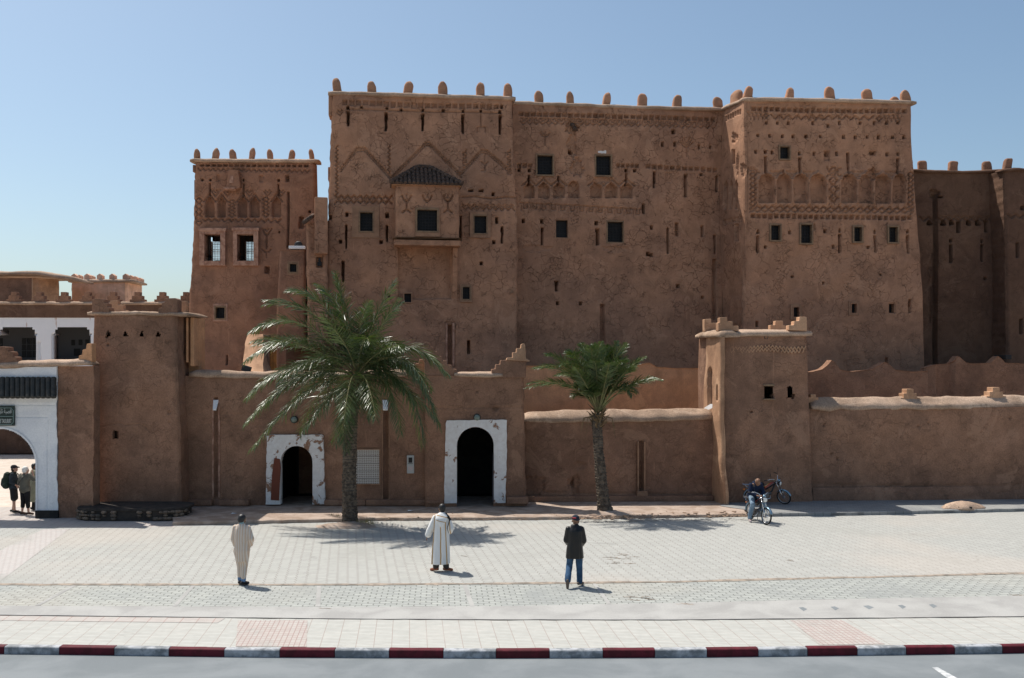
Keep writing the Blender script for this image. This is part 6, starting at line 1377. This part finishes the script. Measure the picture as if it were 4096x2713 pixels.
# man in the white hooded djellaba
f0 = G(1765, 2286)
J = stand(elL=V3(-.26, -.02, 1.16), wrL=V3(-.35, .04, .93), elR=V3(.25, -.02, 1.12), wrR=V3(.2, .2, 1.0), hipL=V3(-.1, 0, .9), anL=V3(-.14, 0, .085), anR=V3(.13, 0, .085), toL=V3(-.27, .10, .035), toR=V3(.27, .08, .035), knL=V3(-.11, .02, .48), knR=V3(.09, .02, .48), face=V3(-.35, 1, -.1), head=V3(.02, .02, 1.62))
def robe2(m, J, q):
    robe_rings(m, [(-.03, 0, .20, .25, .19, .04), (-.025, 0, .45, .24, .18, .04), (-.01, 0, .75, .215, .17, .03), (0, 0, 1.0, .205, .16, .02), (0, -.01, 1.25, .185, .145, .012), (0, -.01, 1.38, .18, .125, .008), (0, -.01, 1.46, .12, .09, 0), (0, -.01, 1.51, .08, .08, 0)])
    sleeves(m, J, .068, .082, .085, .92); m.cap(V3(-.14, -.01, 1.42), V3(.14, -.01, 1.42), .066, .066)
def hood(m, J, q):
    m.loft([[V3(.02+rx*math.cos(a), y_-.03+.05*math.sin(a), z_) for a in [math.pi*2*i/24 for i in range(24)]] for z_, rx, y_ in ((1.16, .012, -.165), (1.24, .06, -.175), (1.33, .125, -.175), (1.40, .16, -.16), (1.46, .15, -.12), (1.51, .11, -.085), (1.54, .07, -.06))])
wm = stripe_mat('robe_white', (.74, .73, .71), (.48, .30, .14), lines=[(-.17, .012), (-.005, .013), (.115, .012), (.215, .012)], fan=.35)
def hood_mat():
    m = mat('hood_white', (.74, .73, .71), .9, spec=.1); g = NT(m); tc = g.n('TexCoord').outputs['Object']; s = g.n('SeparateXYZ'); g.l(tc, s.inputs[0]); t = g.math('ADD', s.outputs[2], g.math('MULTIPLY', s.outputs[0], .22)); f = None
    for l_ in (1.335, 1.462): e = g.math('LESS_THAN', g.math('ABSOLUTE', g.math('SUBTRACT', t, l_)), .011); f = e if f is None else g.math('MAXIMUM', f, e)
    g.l(g.mix(f, (.74, .73, .71), (.48, .30, .14)), g.b.inputs['Base Color']); return m
person('man seen from behind in a white hooded robe with brown stripes, middle of the plaza', f0, 0., dict(J=J, skin=SK_T, shoe=mat('shoe_red_brown', (.24, .075, .035), .55), clothes=[
    ('trousers', lambda m, J, q: [m.cap(J['kn'+s], Vector(J['kn'+s]).lerp(J['an'+s], .88), .085, .085) for s in 'LR'], cloth('trouser_dark', (.06, .052, .048)), .006, .012),
    ('robe', robe2, wm, .006, .011), ('hood', hood, hood_mat(), .003, .009),
    ('bag_strap', lambda m, J, q: (m.cap(V3(.13, -.10, 1.50), V3(.235, -.07, 1.36), .035, .03), m.cap(V3(.235, -.07, 1.38), V3(.165, -.165, 1.15), .014, .012), m.cap(V3(.165, -.165, 1.15), V3(.2, -.16, 1.02), .012, .01)), mat('strap_black', (.012, .012, .014), .6), .0, .008),
    ('hair', hairfn(), HAIR, .003, .009)]))
# man in the black jacket and cap
f0 = G(2300, 2349)
J = stand(chest=V3(0, .0, 1.28), pelvis=V3(0, 0, .92), elL=V3(-.215, .0, 1.13), wrL=V3(-.16, .18, 1.02), elR=V3(.215, .0, 1.12), wrR=V3(.16, .18, .98), knL=V3(-.13, .10, .50), anL=V3(-.19, -.20, .18), toL=V3(-.19, -.16, .03), knR=V3(.11, .10, .49), anR=V3(.12, .14, .085), toR=V3(.21, .28, .04), face=V3(.45, 1, -.25), head=V3(.02, .06, 1.585))
def jacket(m, J, q):
    robe_rings(m, [(-.01, 0, .70, .215, .165, .03), (-.01, 0, .85, .205, .16, .02), (0, 0, 1.05, .185, .155, .012), (0, 0, 1.25, .19, .15, .01), (0, -.005, 1.37, .185, .135, .0), (0, 0, 1.46, .12, .1, 0), (0, .0, 1.52, .075, .075, 0)])
    sleeves(m, J, .07, .07, .06, .95); m.cap(V3(-.15, -.0, 1.41), V3(.15, -.0, 1.41), .065, .065)
def cap_(m, J, q):
    m.ell(q(0, -.012, .055), (.098, .116, .088), 20); m.cap(q(-.03, .10, .045), q(.03, .10, .045), .03, .03, 8); m.cap(q(-.03, .14, .035), q(.03, .14, .035), .02, .02, 8)
T_, q, R = person('man seen from behind in a black jacket, blue jeans and dark cap, crossing the plaza', f0, 0., dict(J=J, skin=SK_T, shoe=cloth('shoe_grey', (.16, .13, .11)), clothes=[
    ('jeans', lambda m, J, q: trousers(m, J, (.105, .08, .075), .93), cloth('jeans_blue', (.05, .105, .19), (.03, .065, .12)), .008, .011),
    ('jacket', jacket, rough_mat('jacket_black', (.010, .008, .0075), (.007, .006, .006), 5, .4, .3, 20, .4), .008, .011),
    ('cap', cap_, cloth('cap_navy', (.02, .028, .045)), .0, .009)]))
b = MB(); b.cap(q(-.035, -.108, .055), q(.035, -.108, .055), .014, .014); link('cap_patch', b.mesh(), mat('cap_red', (.35, .02, .03), .6), T_, world=False)
# three people standing in the arch
f0 = G(54, 2052)
J = stand(elL=V3(-.2, -.06, 1.14), wrL=V3(-.17, .12, 1.02), elR=V3(.2, -.06, 1.14), wrR=V3(.16, .12, 1.0), face=V3(.1, 1, .05), anL=V3(-.1, -.04, .085), toL=V3(-.12, .14, .04), anR=V3(.1, .06, .085), toR=V3(.12, .24, .04))
T_, q, R = person('tourist in dark shorts and cap carrying a big backpack, standing in the arch', f0, math.radians(-72), dict(J=J, skin=SK_L, shoe=mat('trainer_black', (.015, .015, .015), .7), clothes=[
    ('shorts', lambda m, J, q: (m.cap(V3(-.05, 0, .95), V3(.05, 0, .95), .14, .14), m.cap(J['hipL'], V3(-.11, .03, .54), .115, .115), m.cap(J['hipR'], V3(.11, .03, .54), .115, .115)), cloth('shorts_dark', (.03, .03, .032)), .005, .012),
    ('shirt', lambda m, J, q: (torso(m, J, .155), sleeves(m, J, .075, .065, .055, .6)), cloth('shirt_slate', (.04, .05, .06)), .006, .012),
    ('cap', cap_, cloth('cap_dark', (.03, .03, .035)), 0, .009), ('hair', lambda m, J, q: m.ell(q(0, -.03, -.015), (.085, .085, .1), 16), mat('hair_brown', (.05, .035, .025), .6), .003, .009)]))
b = MB(); b.cap(V3(-.06, -.24, 1.02), V3(.06, -.24, 1.02), .13, .13); b.cap(V3(0, -.24, 1.02), V3(0, -.2, 1.36), .15, .13); b.cap(V3(0, -.3, 1.05), V3(0, -.3, 1.2), .12, .1)
for s in (-1, 1): b.tube([V3(s*.11, -.16, 1.42), V3(s*.12, 0, 1.49), V3(s*.12, .14, 1.38), V3(s*.14, .13, 1.15), V3(s*.15, -.1, 1.0)], .022, 8)
bp = thing('backpack', (0, 0, 0), 'dark green backpack worn by the tourist in shorts', 'backpack'); bp.location = T_.location; bp.rotation_euler = T_.rotation_euler
link('pack', remesh(b, .012, 2), cloth('backpack_green', (.035, .05, .038)), bp, world=False)
f0 = G(100, 2061)
J = stand(elL=V3(-.22, -.03, 1.13), wrL=V3(-.19, .1, .95), shR=V3(.175, 0, 1.42), elR=V3(.34, .08, 1.26), wrR=V3(.19, .16, 1.46), hdR=V3(-.15, .0, 1), face=V3(.3, 1, .05), anL=V3(-.13, 0, .085), anR=V3(.13, .03, .085), toL=V3(-.14, .18, .04), toR=V3(.18, .18, .04))
def bob(m, J, q): m.ell(q(0, -.015, .045), (.105, .118, .10), 20); m.ell(q(0, -.04, -.015), (.095, .088, .08), 16)
person('white-haired tourist in cropped trousers raising one hand to the face, standing in the arch', f0, math.radians(-18), dict(J=J, skin=SK_L, shoe=mat('sandal_brown', (.06, .04, .03), .7), clothes=[
    ('trousers', lambda m, J, q: trousers(m, J, (.11, .085, .075), .45), cloth('trouser_black', (.018, .018, .02)), .004, .012),
    ('top', lambda m, J, q: (torso(m, J, .165), sleeves(m, J, .082, .07, .06, .35)), cloth('top_olive', (.12, .115, .095)), .008, .012),
    ('strap', lambda m, J, q: (m.cap(V3(.1, -.15, 1.40), V3(-.1, -.185, 1.15), .01, .01), m.cap(V3(-.1, -.185, 1.15), V3(-.19, -.1, .95), .01, .01)), mat('strap_black2', (.012, .012, .014), .6), 0, .007),
    ('hair', bob, mat('hair_white', (.72, .70, .66), .7), .005, .009)]))
f0 = G(136, 2041)
J = stand(elR=V3(.2, .02, 1.14), wrR=V3(.12, .2, 1.1), elL=V3(-.2, .0, 1.14), wrL=V3(-.15, .18, 1.0), face=V3(.4, 1, 0))
def robe3(m, J, q): robe_rings(m, [(0, 0, .32, .2, .2, .04), (0, 0, .6, .19, .18, .03), (0, 0, .95, .18, .16, .02), (0, 0, 1.25, .185, .15, .01), (0, 0, 1.4, .18, .13, 0), (0, 0, 1.5, .08, .08, 0)]); sleeves(m, J, .08, .08, .075, .9); m.cap(J['shL'], J['shR'], .068, .068)
person('guide in a long pale green robe half hidden by the right pier of the arch', f0, math.radians(-55), dict(J=J, skin=SK_T, shoe=mat('shoe_black', (.012, .012, .012), .6), clothes=[
    ('trousers', lambda m, J, q: trousers(m, J, (.09, .06, .055), .9), cloth('trouser_black3', (.02, .02, .02)), .004, .012), ('robe', robe3, cloth('robe_green', (.27, .29, .22)), .007, .011), ('hair', hairfn(), HAIR, .003, .009)]))

# ================================================================ mopeds
CHR = mat('chrome', (.62, .63, .65), .18, 1.); TYR = mat('tyre', (.014, .014, .015), .8); RIM = mat('rim_steel', (.42, .43, .45), .3, 1.); BLK = mat('plastic_black', (.014, .014, .016), .4, spec=.5)
GLS = mat('headlight_glass', (.75, .74, .70), .15, spec=.8); REDL = mat('tail_amber', (.55, .16, .03), .3); SEAT = mat('seat_black', (.015, .015, .016), .55)
def tank_mat():
    m = mat('tank_paint', (.02, .02, .025), .25, spec=.6); g = NT(m); s = g.n('SeparateXYZ'); g.l(g.n('TexCoord').outputs['Object'], s.inputs[0]); t = g.math('ADD', s.outputs[2], g.math('MULTIPLY', s.outputs[0], -.75))
    c = g.ramp(g.math('MULTIPLY_ADD', t, 4., -.88), [(0, (.02, .02, .025)), (.42, (.35, .04, .015)), (.5, (.45, .30, .04)), (.58, (.3, .31, .33)), (.66, (.02, .02, .025))]); m.node_tree.nodes['Principled BSDF']; g.l(c, g.b.inputs['Base Color']); return m
TANK = tank_mat(); BLUE = mat('fender_blue', (.22, .33, .42), .25, .6)
def torus(m, c, R, r, n=40, k=8, M_=None, a0=0, a1=2*math.pi, wid=1.):
    rings = []; cl = abs(a1-a0-2*math.pi) < 1e-6; N = n if cl else n+1
    for i in range(N):
        a = a0+(a1-a0)*i/n; rad = V3(math.cos(a), 0, math.sin(a)); rings.append([c+rad*(R+r*math.cos(2*math.pi*j/k))+V3(0, r*wid*math.sin(2*math.pi*j/k), 0) for j in range(k)])
    if cl: rings.append(rings[0])
    m.loft([[M_@v if M_ else v for v in q_] for q_ in rings], cap=not cl)
def moped(label, loc, rz, steer, lean=0., stand_=True):
    T = thing('moped', loc, label, 'moped', 'mopeds by the street turret', rz); T.rotation_euler = (lean, 0, rz)
    Rw = .285; cr, cf = V3(0, 0, Rw), V3(1.16, 0, Rw)
    hd_ = V3(.90, 0, .86); ax = (hd_-cf); ax.normalize(); S_ = Matrix.Translation(hd_)@Matrix.Rotation(steer, 4, ax)@Matrix.Translation(-hd_); I = Matrix.Identity(4)
    def wheel(c, Mx):
        m = MB(); torus(m, c, Rw-.026, .026, 44, 8, Mx); w = m.build('wheel', TYR, T, smooth=True, world=False)
        m = MB(); torus(m, c, Rw-.055, .013, 44, 6, Mx, wid=1.4); m.build('rim', RIM, w, smooth=True, world=False)
        m = MB()
        for i in range(18):
            a = 2*math.pi*i/18; s_ = .03 if i % 2 else -.03; m.tube([Mx@(c+V3(.02*math.cos(a+.5), s_, .02*math.sin(a+.5))), Mx@(c+V3(math.cos(a)*(Rw-.06), 0, math.sin(a)*(Rw-.06)))], .0028, 4)
        m.tube([Mx@(c+V3(0, -.05, 0)), Mx@(c+V3(0, .05, 0))], .035, 12); m.build('spokes', RIM, w, world=False)
    wheel(cr, I); wheel(cf, S_)
    m = MB(); m.tube([V3(.84, 0, .80), V3(.72, 0, .50), V3(.50, 0, .34), V3(.30, 0, .36)], [.032, .03, .028, .026], 8); m.tube([V3(.86, 0, .84), V3(.60, 0, .66), V3(.30, 0, .64)], .024, 8); m.tube([V3(.30, 0, .34), V3(.24, 0, .72)], .022, 8)
    for s in (-1, 1): m.tube([V3(.34, s*.03, .36), V3(0, s*.06, Rw)], .014, 6); m.tube([V3(.22, s*.06, .66), V3(0, s*.06, Rw)], .018, 8); m.tube([V3(.26, s*.05, .64), V3(-.2, s*.07, .62)], .012, 6)
    m.build('frame', BLK, T, smooth=True, world=False)
    m = MB(); m.cap(V3(.52, 0, .66), V3(.76, 0, .80), .085, .07, 16); m.cap(V3(.5, 0, .6), V3(.72, 0, .74), .06, .05); link('fuel_tank', remesh(m, .012, 3), TANK, T, world=False)
    m = MB(); m.cap(V3(.02, 0, .76), V3(.36, 0, .755), .075, .085, 14); m.cap(V3(.34, -.04, .755), V3(.34, .04, .755), .075, .075); link('seat', remesh(m, .014, 3), SEAT, T, world=False)
    m = MB(); m.box((.38, -.07, .27), (.60, .07, .43)); m.tube([V3(.60, 0, .40), V3(.70, 0, .44)], [.055, .05], 14)
    for i in range(5): m.tube([V3(.615+i*.018, 0, .405+i*.008), V3(.62+i*.018, 0, .408+i*.008)], .07, 16)
    m.tube([V3(.42, -.1, .33), V3(.42, .1, .33)], .07, 18); m.build('engine', mat('engine_grey', (.16, .16, .165), .45, .7), T, world=False, bevel=.008)
    m = MB(); m.tube([V3(.64, -.06, .38), V3(.66, -.1, .25), V3(.4, -.12, .2), V3(.15, -.12, .23), V3(-.16, -.13, .3)], [.014, .016, .02, .032, .03], 10); m.build('exhaust', CHR, T, smooth=True, world=False)
    m = MB(); m.tube([V3(.44, -.18, .26), V3(.44, .18, .26)], .012, 6); m.tube([V3(.44, -.18, .26), V3(.54, -.18, .2)], .01, 6); m.tube([V3(.44, .18, .26), V3(.36, .18, .31)], .01, 6)
    for s in (-1, 1): m.box((.49, s*.2-.03, .185), (.58, s*.2+.03, .21))
    m.build('pedals', BLK, T, world=False)
    def fender(nm, c, R_, a0, a1, mt, Mx):
        m = MB(); n = 18; rings = []
        for i in range(n+1):
            a = a0+(a1-a0)*i/n; rad = V3(math.cos(a), 0, math.sin(a)); rings.append([Mx@(c+rad*(R_-.02*abs(q_)**2*1.0)+V3(0, .048*q_, 0)) for q_ in (-1, -.6, 0, .6, 1)]+[Mx@(c+rad*(R_-.006-.02*abs(q_)**2)+V3(0, .046*q_, 0)) for q_ in (1, .6, 0, -.6, -1)])
        m.loft(rings); m.build(nm, mt, T, smooth=True, world=False)
    fender('rear_fender', cr, Rw+.045, math.radians(55), math.radians(195), BLUE, I); fender('front_fender', cf, Rw+.035, math.radians(20), math.radians(150), BLUE, S_)
    m = MB()
    for s in (-1, 1):
        lo = cf+V3(0, s*.065, 0); hi = cf+ax*.62+V3(0, s*.065, 0); m.tube([S_@lo, S_@(lo+ax*.33)], .019, 10); m.tube([S_@(lo+ax*.3), S_@hi], .013, 10)
    for t_ in (.5, .62): c_ = cf+ax*t_; m.tube([S_@(c_+V3(0, -.085, 0)), S_@(c_+V3(0, .085, 0))], .018, 8)
    m.build('fork', CHR, T, smooth=True, world=False)
    top = cf+ax*.66; m = MB(); pts = [top+V3(0, 0, 0)+V3(0, -.07, .0), top+V3(-.01, -.12, .10), top+V3(-.08, -.26, .16), top+V3(-.18, -.36, .14)]
    L_ = pts[::-1]+[V3(p.x, -p.y, p.z) for p in pts]; m.tube([S_@p for p in L_], .012, 8); hb = m.build('handlebar', CHR, T, smooth=True, world=False)
    for s in (-1, 1):
        m = MB(); a = V3(pts[-1].x, s*pts[-1].y, pts[-1].z); d_ = V3(-.11, -s*.06 if False else s*-.05, -.02); m.tube([S_@a, S_@(a+d_*-1*-1)], .018, 8); m.tube([S_@(a+V3(.03, 0, -.0)), S_@(a+V3(-.08, -s*.1 if False else s*.0, .0)+V3(.05, 0, -.02))], .006, 6); m.build('grip', BLK, hb, smooth=True, world=False)
        m = MB(); e = V3(pts[2].x, s*pts[2].y*-1 if False else s*.26, pts[2].z); m.tube([S_@e, S_@(e+V3(.0, s*.05, .17))], .005, 5); m.ell(S_@(e+V3(.0, s*.05, .2)), (.012, .045, .04), 10)
        if s < 0 or not stand_: m.build('mirror', BLK, T, smooth=True, world=False)
    hc = cf+ax*.56+V3(.10, 0, .02); m = MB(); m.tube([S_@(hc+V3(-.09, 0, 0)), S_@(hc+V3(-.03, 0, 0)), S_@(hc+V3(.02, 0, 0))], [.04, .078, .086], 20); hl = m.build('headlight', BLK, T, smooth=True, world=False)
    m = MB(); m.tube([S_@(hc+V3(.018, 0, 0)), S_@(hc+V3(.032, 0, 0)), S_@(hc+V3(.038, 0, 0))], [.082, .07, .03], 20); m.build('lens', GLS, hl, smooth=True, world=False)
    m = MB(); m.tube([S_@(hc+V3(-.06, 0, .09)), S_@(hc+V3(-.02, 0, .15))], .05, 14); m.build('speedometer', BLUE, T, smooth=True, world=False)
    m = MB()
    for y_ in (-.09, 0, .09): m.tube([V3(-.04, y_, .73), V3(-.36, y_, .755)], .006, 6)
    for x_ in (-.1, -.22, -.36): m.tube([V3(x_, -.09, .735-x_*.06), V3(x_, .09, .735-x_*.06)], .006, 6)
    for s in (-1, 1): m.tube([V3(-.28, s*.08, .74), V3(-.02, s*.06, .48)], .006, 6)
    m.build('luggage_rack', CHR, T, world=False)
    m = MB(); m.cap(V3(-.29, 0, .56), V3(-.31, 0, .56), .035, .03); m.build('tail_light', REDL, T, smooth=True, world=False)
    m = MB()
    for s in (-1, 1): m.tube([V3(.38, s*.05, .26), V3(.28, s*.14, .01)], .011, 6)
    m.tube([V3(.28, -.14, .015), V3(.28, .14, .015)], .01, 6); m.build('stand', BLK, T, world=False)
    return T
fr_ = G(3066, 2100); hdg = math.radians(-77); dv = V3(math.cos(hdg), math.sin(hdg), 0); B1 = fr_-dv*1.16
moped('moped with a round headlight facing the viewer, ridden by the man in navy', B1, hdg, math.radians(8))
rb = P(3008, HY, 36.5); rb.z = .12
moped('moped parked side-on against the turret with its front wheel turned outward', rb, math.radians(-6), math.radians(-38), math.radians(3), stand_=False)
# rider: local frame faces +y; the bike heading is the facing direction
rt = B1+dv*.22
J = dict(pelvis=V3(0, 0, .87), chest=V3(.0, .14, 1.14), neck=V3(.01, .26, 1.30), head=V3(.02, .36, 1.36), face=V3(.05, .75, -.65), shL=V3(-.17, .19, 1.24), shR=V3(.18, .19, 1.24), elL=V3(-.24, .26, .98), elR=V3(.25, .24, .98), wrL=V3(-.08, .42, .92), wrR=V3(.10, .40, .92), hdL=V3(.2, .5, -.05), hdR=V3(-.2, .5, -.05),
         hipL=V3(-.09, .02, .85), hipR=V3(.09, .02, .85), knL=V3(-.2, .38, .66), knR=V3(.22, .38, .62), anL=V3(-.2, .28, .22), anR=V3(.26, .22, .1), toL=V3(-.22, .44, .19), toR=V3(.29, .38, .045))
T_, q, R = person('balding man in a navy hooded top sitting on a moped, bent over its handlebars', rt, hdg-math.pi/2, dict(J=J, skin=SK_T, shoe=cloth('shoe_pale', (.5, .42, .42)), clothes=[
    ('jeans', lambda m, J, q: trousers(m, J, (.105, .085, .07), .93), cloth('jeans_pale', (.22, .30, .38), (.14, .2, .27)), .009, .011),
    ('sweatshirt', lambda m, J, q: (torso(m, J, .165), sleeves(m, J, .085, .075, .06, .92)), cloth('sweat_navy', (.014, .022, .05)), .009, .011),
    ('hood', lambda m, J, q: [m.cap(V3(.01+.085*math.cos(a), .2+.08*math.sin(a), 1.31+.03*math.sin(a)*-1), V3(.01+.085*math.cos(a+.5), .2+.08*math.sin(a+.5), 1.31-.03*math.sin(a+.5)), .042, .042) for a in [i*.5 for i in range(13)]], cloth('hood_navy', (.014, .022, .05)), .004, .01),
    ('hair', lambda m, J, q: [m.cap(q(s*.07, -.02, -.0), q(s*.04, -.085, .0), .024, .03) for s in (-1, 1)], HAIR, .002, .008)]))

bpy.data.scenes.remove(TMP)
